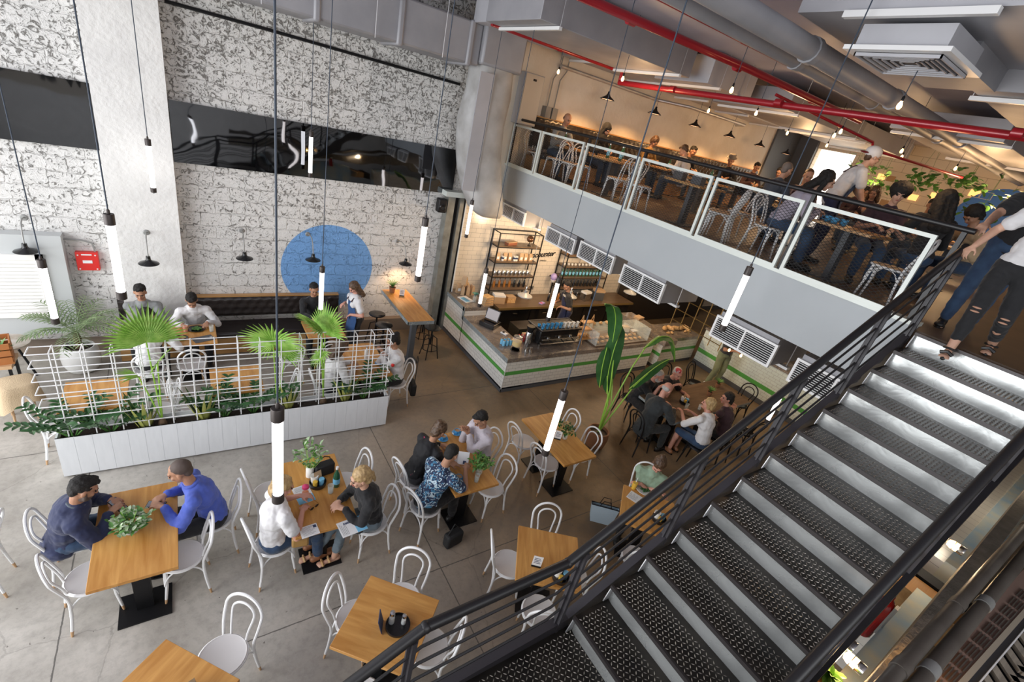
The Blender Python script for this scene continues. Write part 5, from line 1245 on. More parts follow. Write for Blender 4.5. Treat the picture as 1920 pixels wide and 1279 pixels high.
CLO = {'navy': cloth('navy_jacket_cloth', (.018, .025, .075)), 'royal': cloth('bright_blue_shirt_cloth', (.09, .14, .56), (.06, .10, .42)), 'white': cloth('white_cotton', (.72, .71, .71), (.64, .63, .64)), 'black': cloth('black_cloth', (.012, .012, .014)), 'denim': cloth('blue_denim', (.018, .040, .090), (.03, .065, .13)), 'greydenim': cloth('grey_denim', (.10, .14, .17), (.15, .19, .22)),
       'pink': cloth('pale_pink_shirt_cloth', (.62, .57, .62)), 'sage': cloth('sage_green_cloth', (.27, .38, .27)), 'grey': cloth('grey_cloth', (.24, .25, .25)), 'dark': cloth('dark_suit_cloth', (.026, .030, .032)), 'olive': cloth('olive_cotton', (.24, .27, .15)), 'charcoal': cloth('charcoal_cloth', (.045, .045, .05)), 'beige': cloth('beige_cloth', (.45, .32, .19)), 'maroon': cloth('dark_plum_cloth', (.05, .022, .03)),
       'greyblue': cloth('grey_blue_cloth', (.08, .10, .13)), 'mustard': cloth('mustard_cloth', (.28, .16, .04)), 'apron': cloth('blue_apron_cloth', (.02, .07, .20)), 'lilac': cloth('lilac_cloth', (.42, .38, .46)),
       'leaf': pattern_cloth('blue_leaf_print', (.02, .035, .085), [(.06, .22, .38), (.50, .62, .70)], 9, .57, 3.2), 'floral': pattern_cloth('flowered_black_print', (.012, .012, .014), [(.60, .55, .45), (.45, .05, .12)], 8, .70, .8), 'check': pattern_cloth('checked_cloth', (.30, .22, .22), [(.10, .06, .08), (.5, .42, .40)], 22, .56, .2)}
SHOE = {'black': mat('black_shoe', (.015, .015, .015), .4), 'brown': mat('brown_leather_shoe', (.30, .13, .06), .4), 'white': mat('white_trainer', (.7, .7, .68), .5)}
WS = bpy.data.scenes.new('workshop')   # a bare scene in which shapes are fused quickly
def sculpt(mb, name, m, parent, voxel, amp=0.0, smooth=3, freq=9):
    """fuse overlapping closed shapes into one smooth continuous surface"""
    me = mb.mesh(name, m, 0, True)
    o = bpy.data.objects.new(name, me); WS.collection.objects.link(o)
    r_ = o.modifiers.new('fuse', 'REMESH'); r_.mode = 'VOXEL'; r_.voxel_size = voxel; r_.use_smooth_shade = True
    if smooth:
        s = o.modifiers.new('soften', 'SMOOTH'); s.factor = .5; s.iterations = smooth
    WS.view_layers[0].update(); dg = WS.view_layers[0].depsgraph
    new = bpy.data.meshes.new_from_object(o.evaluated_get(dg)); new.name = name
    o.modifiers.clear(); o.data = new; bpy.data.meshes.remove(me); WS.collection.objects.unlink(o); COL.objects.link(o)
    if amp:
        nv = len(new.vertices); co = [0.0] * (3 * nv); no = [0.0] * (3 * nv)
        new.vertices.foreach_get('co', co); new.vertices.foreach_get('normal', no)
        for i in range(0, 3 * nv, 3):
            c = Vector(co[i:i+3]); k = noise.noise(c * freq) * amp + noise.noise(c * freq * 2.7 + Vector((5, 1, 2))) * amp * .5
            co[i] += no[i] * k; co[i+1] += no[i+1] * k; co[i+2] += no[i+2] * k
        new.vertices.foreach_set('co', co); new.update()
    new.materials.clear(); new.materials.append(m)
    new.polygons.foreach_set('use_smooth', [True] * len(new.polygons))
    o.parent = parent; return o
def ik(S, T, l1, l2, hint):
    d = T - S; L = min(d.length, (l1 + l2) * .985); d = d.normalized(); T2 = S + d * L
    a = (l1*l1 - l2*l2 + L*L) / (2*L); h = math.sqrt(max(0, l1*l1 - a*a))
    hp = hint - d * hint.dot(d); hp = hp.normalized() if hp.length > 1e-4 else Vector((0, 0, -1))
    return S + d * a + hp * h, T2
def person(label, x, y, yaw, head, hands, fz=0.0, seat=.45, stand=False, sc=1.0, top='white', sleeve='long', bot='denim', shoe='black', skin='fair', hair='black', style='short', face=None, pitch=-22, curl=38,
           feet=None, group=None, female=False, jacket=False, beard=None, legs='long', vox=.0085, knees=None, extra=None, hat=None, lower=True, hint=None, brow=True, collar=None, cross=False, hz=None):
    root = thing('person', label, 'person', (x, y, fz), 0, group); O = Vector((x, y, fz))
    a = R(yaw); f = Vector((-math.sin(a), math.cos(a), 0)); r = Vector((math.cos(a), math.sin(a), 0)); Z = Vector((0, 0, 1))
    w = .92 if female else 1.0
    H = Vector((0, 0, ((hz or .93 * sc) if stand else seat + .085)))
    hx = Vector((head[0] - x, head[1] - y, 0)); TL_ = .70 * sc
    if hx.length > .58: hx = hx.normalized() * .58
    dz = math.sqrt(TL_**2 - hx.length**2); HC = H + hx + Z * dz
    if len(head) > 2: HC = Vector((head[0], head[1], head[2])) - O
    sd = (HC - H).normalized(); lat = (sd.cross(Z)); 
    back = -f * .035 * (1 if not stand else .3)
    C1 = H + (HC - H) * .24 + back * .8; C2 = H + (HC - H) * .52 + back * 1.1; N = H + (HC - H) * .745 + back * .4
    shr = r - sd * r.dot(sd); shr.normalize(); chf = sd.cross(shr) * -1
    if chf.dot(f) < 0: chf = -chf
    def frame(ax_x, ax_z):
        ax_z = ax_z.normalized(); ax_x = (ax_x - ax_z * ax_x.dot(ax_z)).normalized(); ax_y = ax_z.cross(ax_x); return Matrix((ax_x, ax_y, ax_z)).transposed()
    Mt = frame(shr, C2 - C1); Ml = frame(r, (C1 - H))
    SH = [N - sd * .075 + chf * .015 + shr * s * (.178 * w * sc) for s in (-1, 1)]
    # head frame
    fa = R(face if face is not None else yaw); F0 = Vector((-math.sin(fa), math.cos(fa), 0)); p_ = R(pitch)
    F = (F0 * math.cos(p_) + Z * math.sin(p_)).normalized(); hr_ = F.cross(Z).normalized(); U = hr_.cross(F).normalized()
    MH = Matrix((hr_, F, U)).transposed()
    def hp(px, py, pz, k=1.0): return HC + MH @ (Vector((px, py, pz)) * sc * k)
    hs = sc * (.97 if female else 1.0)
    b = MB()
    def torso(q, up=0.0, low=True):
        g = q
        b_ = MB()
        b_.ell(H + Z * (.05 if g else .015), ((.158 * w + g * (.6 if stand else 1)), .115 + g * (.6 if stand else 1), (.085 if g else .115) + g), Ml)
        b_.ell(C1, (.142 * w + g, .102 + g, .14 + g), Mt); b_.ell(C2, (.165 * w + g, .115 + g, .165 + g), Mt)
        b_.cap(H, C1, .12 * w + g, .115 * w + g, 14); b_.cap(C1, C2, .115 * w + g, .12 * w + g, 14)
        b_.cap(SH[0], SH[1], .062 + g, .062 + g, 12); b_.cap(C2, N - sd * .05, .12 * w + g, .085 + g, 14)
        if female: 
            for s in (-1, 1): b_.ell(C2 + shr * s * .07 + chf * .08 - sd * .01, (.06 + g, .05 + g, .055 + g), Mt)
        return b_
    def join(dst, src): dst.add(src.v, src.f)
    join(b, torso(0))
    # neck + head
    b.cap(N - sd * .03, HC + MH @ Vector((0, -.018, -.06)) * sc, .056 * w, .050 * w, 12)
    b.ell(hp(0, -.012, .035), (.075 * hs, .094 * hs, .082 * hs), MH, 16, 10); b.ell(hp(0, .022, -.030), (.060 * hs, .068 * hs, .082 * hs), MH, 14, 9)
    b.ell(hp(0, .052, -.092), (.028 * hs, .026 * hs, .022 * hs), MH); b.cap(hp(0, .084, .012), hp(0, .104, -.032), .009, .0145, 8)
    b.ell(hp(0, .080, .026), (.052 * hs, .016, .012), MH)
    for s in (-1, 1): b.ell(hp(s * .075, -.004, -.008), (.011, .02, .031), MH); b.ell(hp(s * .035, .066, -.028), (.024, .018, .022), MH)
    # arms
    ARM = []
    for i, s in enumerate((-1, 1)):
        T = Vector(hands[i]) - O
        hn = hint[i] if hint else (-Z * .75 + r * s * .65 - f * .25)
        if not isinstance(hn, Vector): hn = Vector(hn)
        E, Wr = ik(SH[i], SH[i] + (T - SH[i]) - (T - SH[i]).normalized() * .05, .285 * sc, .255 * sc, hn)
        fd = (Wr - E).normalized(); tt = (T - Wr)
        hd = (tt.normalized() * .55 + fd * .45).normalized() if tt.length > .02 else fd
        ARM.append((SH[i], E, Wr, hd))
        b.cap(SH[i], E, .050 * w, .040 * w, 12); b.cap(E, Wr, .041 * w, .027 * w, 12)
        pn = -Z if abs(hd.z) < .8 else f                      # palm side
        sdv = hd.cross(pn).normalized(); pn = sdv.cross(hd).normalized() * (1 if sdv.cross(hd).dot(pn) > 0 else -1)
        inn = sdv if sdv.dot(-r * s) > 0 else -sdv            # thumb side towards the body centre
        Mp = frame(inn, hd); k = sc * (.93 if female else 1.0)
        b.ell(Wr + hd * .05 * k, (.041 * k, .016 * k, .052 * k), Mp, 12, 8); b.cap(Wr, Wr + hd * .04 * k, .024 * w, .022, 10)
        for j in range(4):
            o_ = (1.5 - j); base = Wr + hd * (.085 - abs(o_ - .3) * .004) * k + inn * o_ * .0205 * k
            L_ = (.040, .046, .042, .032)[j] * k; cu = R(curl + j * 7); fan = inn * o_ * .10
            d1 = (hd * math.cos(cu * .45) + pn * math.sin(cu * .45) + fan).normalized(); d2 = (hd * math.cos(cu * 1.25) + pn * math.sin(cu * 1.25) + fan * .8).normalized(); d3 = (hd * math.cos(cu * 1.9) + pn * math.sin(cu * 1.9) + fan * .5).normalized()
            p1 = base + d1 * L_; p2 = p1 + d2 * L_ * .62; p3 = p2 + d3 * L_ * .45
            b.cap(base - d1 * .012, p1, .0098 * k, .0088 * k, 8); b.cap(p1, p2, .0088 * k, .008 * k, 8); b.cap(p2, p3, .008 * k, .007 * k, 8)
        tb = Wr + hd * .03 * k + inn * .026 * k + pn * .006; td = (hd * .62 + inn * .7 + pn * .35).normalized(); t1 = tb + td * .042 * k; t2 = t1 + (td * .6 + hd * .5 + pn * .25).normalized() * .03 * k
        b.cap(tb - td * .01, t1, .013 * k, .0105 * k, 8); b.cap(t1, t2, .0105 * k, .0085 * k, 8)
    # legs
    LEG = []
    for i, s in enumerate((-1, 1)):
        hj = H + r * s * .088 * w - Z * .0
        if stand:
            ft = Vector(feet[i]) - O if feet else r * s * .10
            An = Vector((ft.x, ft.y, ft.z + .085)); Kn, An = ik(hj, An, .44 * sc, .42 * sc, f)
        else:
            Kn = hj + f * .41 * sc + r * s * (.05 if not female else .01) - Z * (hj.z - (seat + .055))
            An = Vector((Kn.x, Kn.y, .085)) + f * (.02 if not feet else 0) + r * s * .0
            if knees is not None: Kn += f * knees[i][0] + r * knees[i][1]; An += f * knees[i][2] + r * knees[i][3]
        LEG.append((hj, Kn, An))
        b.cap(hj, Kn, .078 * w, .056 * w, 12); b.cap(Kn, An, .055 * w, .036, 12); b.ell(Kn.lerp(An, .28) - f * .012, (.05, .052, .09))
        b.cap(An - f * .035 - Z * .045, An + f * .10 - Z * .058, .033, .026, 10); b.ell(An + f * .135 - Z * .062, (.040, .045, .020), Matrix((r, f, Z)).transposed())
        for j in range(5): b.cap(An + f * .15 - Z * .066 + r * (j - 2) * .016, An + f * (.185 - abs(j - (1.2 if s > 0 else 2.8)) * .007) - Z * .070 + r * (j - 2) * .017, .0095, .008, 6)
    bm_ = SK[skin]
    body = sculpt(b, 'body', bm_, root, vox, 0, 2)
    # clothing
    tm = CLO[top]; g = .030 if jacket else .017
    c = torso(g * .75)
    if jacket: c.cap(H - Z * .02 - f * .02, C1, .165 * w, .13 * w, 14); c.ell(H - Z * .05 - f * .05, (.185 * w, .15, .13), Ml)
    for i, (S, E, Wr, hd) in enumerate(ARM):
        if sleeve == 'long': c.cap(S, E, .052 * w + g, .045 * w + g * .8, 12); c.cap(E, E.lerp(Wr, .93), .045 * w + g * .8, .034 + g * .5, 12)
        elif sleeve == 'short': c.cap(S, S.lerp(E, .62), .052 * w + g * 1.2, .05 * w + g * 1.3, 12)
        elif sleeve == 'elbow': c.cap(S, E, .052 * w + g * 1.2, .046 * w + g * 1.2, 12)
    t_ = sculpt(c, 'jacket' if jacket else 'shirt', tm, root, .0115, .0095, 2, 13)
    if collar:
        k_ = MB(); ring = [N + sd * .012 + (shr * math.cos(2*math.pi*q/16) * .066 + chf * math.sin(2*math.pi*q/16) * .066) for q in range(16)]
        k_.tube(ring, .015, 8, True); k_.build('collar', CLO[collar], root)
    if lower:
        c = MB(); g = .014; c.ell(H - Z * .01, (.165 * w + g * .8, .122 + g * .9, .105), Ml)
        for (hj, Kn, An) in LEG:
            c.cap(hj, Kn, .080 * w + g, .058 * w + g, 12)
            if legs == 'long': c.cap(Kn, Kn.lerp(An, .9), .058 * w + g, .042 + g, 12)
            elif legs == 'cropped': c.cap(Kn, Kn.lerp(An, .72), .058 * w + g * .7, .044 + g * .6, 12)
        sculpt(c, 'trousers' if legs != 'skirt' else 'skirt', CLO[bot], root, .012, .009, 2, 12)
        if shoe:
            for i, (hj, Kn, An) in enumerate(LEG):
                c = MB(); c.cap(An - f * .045 - Z * .042, An + f * .12 - Z * .05, .043, .034, 10); c.ell(An + f * .145 - Z * .05, (.048, .062, .034), Matrix((r, f, Z)).transposed()); c.cap(An, An - Z * .04, .042, .045, 10)
                sh = sculpt(c, 'shoe', SHOE[shoe], root, .010, 0, 2)
                so = MB(); so.prism([(.045*math.cos(q*math.pi/8) * (1.05 if math.sin(q*math.pi/8) > 0 else .9), .05 + .15 * math.sin(q*math.pi/8)) for q in range(16)], -.012, .006, M=Matrix.Translation(An - Z * .073) @ Matrix.Rotation(a, 4, 'Z')); so.build('sole', M['paper'] if shoe == 'white' else M['black_gloss'], sh)
    # hair
    hm = HR[hair]
    if style != 'bald' and style != 'none':
        c = MB()
        if style in ('short', 'crop'):
            q = .003 if style == 'crop' else .005
            c.ell(hp(0, -.026, .048), (.076 * hs + q, .090 * hs + q, .078 * hs + q), MH, 16, 10); c.ell(hp(0, -.062, -.005), (.064 * hs + q * .5, .045, .065), MH)
            if style == 'short': c.ell(hp(0, .028, .098), (.055, .052, .028), MH); c.ell(hp(.02, .06, .092), (.035, .025, .02), MH)
        else:
            c.ell(hp(0, -.024, .045), (.092 * hs, .104 * hs, .094 * hs), MH, 16, 10); c.ell(hp(0, -.065, -.02), (.078, .055, .08), MH)
            if style == 'long':
                for s in (-1, 0, 1): c.cap(hp(s * .055, -.05, .02), HC + MH @ Vector((s * .075, -.09, -.05)) - sd * .14 * 1 - chf * .03, .05, .045, 10)
                for s in (-1, 1): c.cap(hp(s * .075, .0, .04), hp(s * .082, -.01, -.13), .028, .03, 8)
            if style == 'verylong':
                for s in (-1, 0, 1): c.cap(hp(s * .055, -.05, .02), HC + MH @ Vector((s * .07, -.10, 0)) - sd * .36 - chf * .05, .062, .055, 10)
                for s in (-1, 1): c.cap(hp(s * .078, .0, .04), hp(s * .085, -.03, -.16), .036, .04, 8)
            if style == 'bun': c.ell(hp(0, -.085, .10), (.045, .045, .042), MH)
            if style == 'pony': c.ell(hp(0, -.115, -.01), (.03, .035, .035), MH); c.cap(hp(0, -.12, -.02), hp(.01, -.14, -.12), .03, .018, 8)
            if style == 'bob':
                for s in (-1, 1): c.cap(hp(s * .07, -.01, .04), hp(s * .072, -.02, -.05), .032, .028, 8)
                c.cap(hp(0, -.07, .0), hp(0, -.075, -.06), .06, .04, 10)
            if style == 'afro': c.ell(hp(0, -.03, .05), (.125, .125, .11), MH, 16, 10)
        sculpt(c, 'hair', hm, root, .0085, .008 if style != 'crop' else .0015, 2, 34)
    if style == 'bald':
        c = MB(); c.ell(hp(0, -.045, .0), (.078, .062, .055), MH, 14, 8); sculpt(c, 'hair', hm, root, .0085, .001, 2, 28)
    if brow:
        e = MB()
        for s in (-1, 1): e.ell(hp(s * .030, .0845, -.002), (.0125, .006, .006), MH, 8, 6)
        e.build('eyes', M['black_gloss'], root)
        e = MB()
        for s in (-1, 1): e.cap(hp(s * .016, .096, .018), hp(s * .045, .084, .020), .0045, .0035, 6)
        e.build('eyebrows', HR['black' if hair in ('black', 'shaved', 'stub') else 'brown'], root)
        e = MB(); e.ell(hp(0, .087, -.062), (.021, .007, .006), MH, 10, 6); e.build('mouth', mat('lips', (.42, .12, .10), .5), root)
    if beard:
        c = MB(); c.ell(hp(0, .030, -.072), (.062, .062, .048), MH); c.ell(hp(0, .088, -.048), (.028, .012, .008), MH)
        for s in (-1, 1): c.cap(hp(s * .066, .01, -.01), hp(s * .055, .03, -.07), .014, .02, 8)
        sculpt(c, 'beard', HR[beard], root, .0085, .001, 1, 28)
    if hat == 'trilby':
        c = MB(); c.lathe([(.13, .0), (.135, .006), (.095, .012), (.09, .085), (.07, .10), (0, .09)], hp(0, -.01, .07), 20, M=MH); c.build('hat', cloth('grey_felt', (.22, .19, .16)), root)
    if hat == 'cap':
        c = MB(); c.ell(hp(0, -.022, .06), (.098, .112, .09), MH, 16, 9); c.build('white_cap', CLO['white'], root)
        c = MB(); c.ell(hp(0, -.14, .03), (.06, .06, .012), Matrix.Rotation(0, 3, 'X') @ MH, 12, 6); c.build('cap_peak', mat('dark_red_peak', (.20, .01, .015), .7), root)
    if hat == 'redband':
        c = MB(); c.ell(hp(.02, -.0, .085), (.06, .07, .045), MH, 14, 8); c.build('red_patterned_cap', pattern_cloth('red_white_cloth', (.45, .05, .06), [(.6, .5, .48)], 20, .58, .5), root)
    if hat == 'hijab':
        c = MB(); c.ell(hp(0, -.03, .03), (.10, .112, .115), MH, 16, 10); c.cap(hp(0, -.03, -.07), N - sd * .04, .085, .14, 14)
        for s in (-1, 1): c.cap(hp(s * .066, .03, .06), hp(s * .06, .03, -.10), .028, .035, 8)
        sculpt(c, 'headscarf', CLO['black'], root, .010, .003, 2, 14)
    if extra: extra(root, dict(H=H, C1=C1, C2=C2, N=N, sd=sd, chf=chf, shr=shr, f=f, r=r, Z=Z, LEG=LEG, ARM=ARM, hp=hp, MH=MH, Mt=Mt, O=O))
    return root

TZ = .79
def apron(m='apron', straps='maroon'):
    def g(root, d):
        c = MB(); C2, C1, H, chf, shr, sd = d['C2'], d['C1'], d['H'], d['chf'], d['shr'], d['sd']
        vs = []
        rows = [(C2 + sd * .06, .09, .135), (C2 - sd * .06, .12, .15), (C1, .15, .14), (H, .17, .15), (H - d['Z'] * .22 + d['f'] * .03, .17, .16)]
        for P, w_, dd in rows:
            for k in range(7):
                u = (k - 3) / 3; vs.append(P + shr * w_ * u + chf * (dd * (1 - .38 * u * u)))
        for P, w_, dd in rows:
            for k in range(7):
                u = (k - 3) / 3; vs.append(P + shr * w_ * u + chf * (dd * (1 - .38 * u * u) - .006))
        n = len(rows) * 7; fs = []
        for i in range(len(rows) - 1):
            for k in range(6):
                q = i * 7 + k; fs += [(q, q + 1, q + 8, q + 7), (n + q, n + q + 7, n + q + 8, n + q + 1)]
        c.add(vs, fs); c.build('apron', CLO[m], root, 80)
        c = MB()
        for s in (-1, 1): c.tube([C2 + sd * .06 + shr * s * .085 + chf * .13, d['N'] - sd * .02 + shr * s * .08 + chf * .06, d['N'] - sd * .03 + shr * s * .07 - chf * .09, C2 - chf * .135 + shr * s * .03], .011, 6)
        c.build('apron_straps', CLO[straps], root)
    return g
def phone(loc, rz, label, tilt=0, sz=(.075, .15, .009), pr=True):
    t = thing('phone', label, 'phone', loc, R(rz), 'phones held by the two men')
    Mx = Matrix.Rotation(R(tilt), 4, 'X')
    MB().box(-sz[0]/2, sz[0]/2, -sz[1]/2, sz[1]/2, 0, sz[2], M=Mx).build('phone_body', M['black_gloss'], t); MB().box(-sz[0]/2 + .004, sz[0]/2 - .004, -sz[1]/2 + .004, sz[1]/2 - .004, sz[2], sz[2] + .001, M=Mx).build('screen', mat('pale_screen', (.25, .27, .3), .1), t)
# ---- ground floor
person('man with dark hair and short beard in a navy jacket, looking at a phone', -1.14, 4.36, -88, (-.93, 4.22), ((-.78, 4.37, .84), (-.76, 4.22, .84)), top='navy', jacket=True, bot='denim', skin='tan', hair='black', beard='shaved', pitch=-28, face=-78, collar='greyblue', vox=.0072)
phone((-.745, 4.30, .845), 40, 'pale screened phone held by the man in the navy jacket', 20)
person('man with a shaved head in a bright blue shirt, elbows on the table', .0, 4.20, 88, (-.24, 4.20), ((-.44, 4.17, .82), (-.42, 4.30, .82)), top='royal', bot='black', skin='tan', hair='shaved', style='crop', pitch=-20, face=80, collar='royal', vox=.0072)
phone((-.46, 4.235, .80), 70, 'dark phone held by the man in the bright blue shirt', 5, (.08, .15, .012))
person('fair haired woman in white, her head behind the nearest glowing tube', .48, 3.68, -78, (.56, 3.66), ((.80, 3.84, .86), (.78, 3.70, .80)), top='white', sleeve='short', bot='denim', hair='blonde', style='bun', female=True, shoe='brown', pitch=-20, skin='pink', vox=.0072)
person('blonde woman with a low ponytail in a black top and grey jeans', 1.45, 3.60, 92, (1.28, 3.56), ((1.10, 3.56, .82), (1.08, 3.66, .82)), top='black', bot='greydenim', hair='blonde', style='pony', female=True, shoe=None, legs='cropped', pitch=-12, vox=.0072, knees=((-.10, .06, -.06, .1), (-.05, .0, .10, .05)),
       extra=lambda root, d: [MB().tube([L_[2] + d['f'] * .06 - d['Z'] * .035 + d['r'] * .045, L_[2] + d['f'] * .07 - d['Z'] * .015, L_[2] + d['f'] * .06 - d['Z'] * .035 - d['r'] * .045], .012, 6).tube([L_[2] + d['f'] * .13 - d['Z'] * .055 + d['r'] * .048, L_[2] + d['f'] * .135 - d['Z'] * .035, L_[2] + d['f'] * .13 - d['Z'] * .055 - d['r'] * .048], .012, 6).cap(L_[2] - d['f'] * .04 - d['Z'] * .078, L_[2] + d['f'] * .16 - d['Z'] * .08, .02, .02, 8).build('sandal', M['food'], root) for L_ in d['LEG']])
person('woman with brown hair tied up in a black top with pale flowers', 2.16, 4.08, -75, (2.40, 4.06), ((2.56, 4.18, .81), (2.60, 4.05, .81)), top='floral', bot='charcoal', hair='brown', style='bun', female=True, skin='tan', pitch=-34, vox=.0072)
person('man with cropped black hair in a navy shirt with big blue leaf print', 2.12, 3.60, -65, (2.36, 3.62), ((2.52, 3.80, .82), (2.66, 3.66, .84)), top='leaf', sleeve='short', bot='black', skin='tan', hair='black', style='crop', pitch=-30, vox=.0072)
person('man with black hair in a pale pinkish shirt, hands joined in front of his face', 3.20, 4.16, 92, (3.02, 4.10), ((2.86, 4.14, .98), (2.88, 4.20, 1.0)), top='pink', bot='black', skin='tan', hair='black', style='short', pitch=-35, vox=.0072, curl=15, hint=((0, -.2, -1), (0, .2, -1)))
person('woman with brown hair in a sage green top leaning over her bowl', 5.02, 2.70, 125, (4.90, 2.56), ((4.78, 2.66, .80), (4.98, 2.40, .80)), top='sage', sleeve='short', bot='black', hair='brown', style='bun', female=True, skin='pink', pitch=-45)
person('dark haired woman in a white blouse with red flower, right of the planter', 2.70, 6.30, 92, (2.60, 6.34), ((2.44, 6.44, 1.0), (2.46, 6.34, .98)), top='white', bot='black', hair='black', style='bun', female=True, skin='tan', pitch=-15,
       extra=lambda root, d: MB().ell(d['ARM'][0][0].lerp(d['ARM'][0][1], .5) + d['r'] * -.06, (.03, .03, .035)).build('red_flower_print', M['red'], root))
person('brown haired woman in loose white, seen through the trellis', 1.64, 6.30, -90, (1.80, 6.32), ((2.02, 6.45, .81), (2.0, 6.25, .81)), top='white', bot='black', hair='brown', style='long', female=True, skin='tan')
person('man in a grey shirt at the left banquette end, behind a fan palm', -.68, 8.62, 178, (-.70, 8.48), ((-.60, 8.12, .82), (-.42, 8.14, .82)), top='grey', bot='black', skin='tan', hair='black', seat=.44, pitch=-20)
person('man with black hair in a white shirt bending over his plate at the banquette', -.02, 8.56, 182, (-.05, 8.26), ((.14, 8.08, .80), (-.20, 8.06, .80)), top='white', bot='black', skin='tan', hair='black', seat=.44, pitch=-45)
person('man in black at the right banquette end, partly behind a glowing tube', 1.86, 8.62, 180, (1.84, 8.50), ((1.98, 8.05, .80), (1.76, 8.06, .80)), top='black', bot='black', skin='tan', hair='black', seat=.44, pitch=-15)
person('person with their back turned in a loose white shirt, on the tan legged chair', -.62, 7.42, -4, (-.60, 7.66), ((-.52, 7.80, .80), (-.30, 7.74, .80)), top='white', bot='black', skin='tan', hair='black', pitch=-30)
person('waitress with brown hair in a white tee and blue apron, standing by the blue disc', 2.50, 7.98, 100, (2.42, 8.0, 1.46), ((2.34, 7.90, .92), (2.28, 8.16, 1.05)), stand=True, sc=.93, top='white', sleeve='short', bot='black', hair='brown', style='long', female=True, skin='pink', pitch=-35, extra=apron(), feet=((2.50, 7.86, 0), (2.52, 8.1, 0)), shoe='white')
person('white haired man in black leaning his chin on his hand', 6.92, 4.62, 182, (6.98, 4.36), ((6.90, 4.10, .80), (7.06, 4.26, .99)), top='black', sleeve='short', bot='black', skin='pink', hair='grey', style='crop', beard='grey', pitch=-18, face=200)
person('grey haired man in black with a red patterned cap, chin on his fist', 7.52, 4.62, 175, (7.50, 4.34), ((7.72, 4.10, .80), (7.44, 4.22, .98)), top='black', sleeve='short', bot='black', skin='pink', hair='grey', style='crop', hat='redband', pitch=-14, face=165)
person('heavy bald man in a dark suit seen from behind', 6.36, 3.86, -92, (6.66, 3.92), ((6.98, 4.02, .81), (6.96, 3.80, .81)), sc=1.08, top='dark', jacket=True, bot='dark', skin='pink', hair='grey', style='bald', pitch=-38)
person('woman with short blonde hair in a white top, seen from behind at the dark table', 7.10, 3.18, 2, (7.16, 3.38), ((6.98, 3.72, .86), (7.24, 3.70, .81)), top='white', sleeve='elbow', bot='denim', legs='skirt', shoe='brown', skin='pink', hair='blonde', style='bob', female=True, face=25, pitch=0)
person('dark haired woman in a dark vest, hand behind her ear', 7.74, 3.20, 4, (7.74, 3.40), ((7.62, 3.66, .82), (7.98, 3.44, 1.12)), top='maroon', sleeve='none', bot='black', skin='pink', hair='black', style='pony', female=True, face=60, pitch=0, hint=((-.3, -.2, -1), (1, .1, -.2)))
person('standing man in olive trousers and a dark tee holding a paper, by the tiled counter', 10.35, 5.05, 160, (10.33, 4.98, 1.60), ((10.55, 4.72, 1.15), (10.18, 4.70, 1.15)), stand=True, top='charcoal', sleeve='short', bot='olive', shoe='white', skin='tan', hair='brown', pitch=-25, feet=((10.45, 5.05, 0), (10.24, 5.12, 0)))
person('barista in a black top and dark blue apron behind the coffee machine', 7.55, 7.75, 70, (7.40, 7.82, 1.52), ((7.24, 7.72, 1.0), (7.28, 7.98, 1.0)), stand=True, sc=.95, top='black', sleeve='short', bot='navy', skin='tan', hair='black', style='crop', pitch=-40, extra=apron('navy', 'navy'), feet=((7.5, 7.65, 0), (7.55, 7.85, 0)))
# ---- mezzanine
def up(label, x, y, yaw, head=None, **k):
    a = R(yaw); f = Vector((-math.sin(a), math.cos(a))); r = Vector((math.cos(a), math.sin(a)))
    hd = head or (x + f.x * .18, y + f.y * .18); fz = MZ
    hands = k.pop('hands', None) or ((x + f.x * .40 - r.x * .10, y + f.y * .40 - r.y * .10, fz + .74), (x + f.x * .42 + r.x * .08, y + f.y * .42 + r.y * .08, fz + .74))
    k.setdefault('seat', .42); k.setdefault('vox', .011); k.setdefault('group', None)
    return person(label, x, y, yaw, hd, hands, fz=fz, **k)
up('woman in a black headscarf reading at the mezzanine banquette', 7.85, 8.65, 182, top='black', skin='fair', hat='hijab', style='none', female=True, pitch=-35)
up('man with a bald head at the mezzanine banquette by the electrical cabinet', 6.75, 8.70, 180, top='grey', skin='tan', style='bald', hair='shaved', pitch=-20)
up('woman in a mustard top looking down at the mezzanine banquette', 9.45, 8.62, 185, top='mustard', skin='tan', style='bob', hair='brown', female=True, pitch=-40)
up('dark haired man at the mezzanine banquette, under the third cone pendant', 11.0, 8.62, 178, top='black', skin='tan', hair='black')
up('man in a white shirt bending forward on the mezzanine', 9.35, 7.2, 20, (9.45, 7.5), top='white', skin='fair', hair='brown', pitch=-40)
up('man wearing a grey trilby hat at the mezzanine banquette', 12.1, 8.0, 120, top='black', skin='tan', hair='brown', hat='trilby', pitch=-20)
up('young man with short dark hair right of the man in the hat', 13.2, 8.0, 150, top='maroon', skin='tan', hair='black')
up('man with dark hair seen behind the man in the grey blue shirt', 13.1, 7.1, 100, top='black', skin='tan', hair='black')
up('balding man in a grey blue shirt seen in profile on the mezzanine', 8.35, 4.60, -105, top='greyblue', skin='fair', hair='stub', style='crop', pitch=-10)
up('man with cropped hair in a checked shirt facing the camera on the mezzanine', 9.35, 4.50, 100, (9.15, 4.48), top='check', skin='fair', hair='brown', style='crop', pitch=-15, face=130)
up('woman with long black hair in a pale lilac top, in profile close behind the mesh', 6.62, 3.36, 212, (6.74, 3.06), top='lilac', skin='fair', hair='black', style='long', female=True, pitch=-15)
up('woman with curly dark hair reaching towards the waiter', 7.75, 2.62, 120, top='maroon', sleeve='short', skin='fair', hair='black', style='afro', female=True, pitch=-15)
up('woman with very long black hair seen from behind on the mezzanine', 7.75, 2.02, -50, top='black', skin='fair', hair='black', style='verylong', female=True, pitch=-10, sc=1.06)
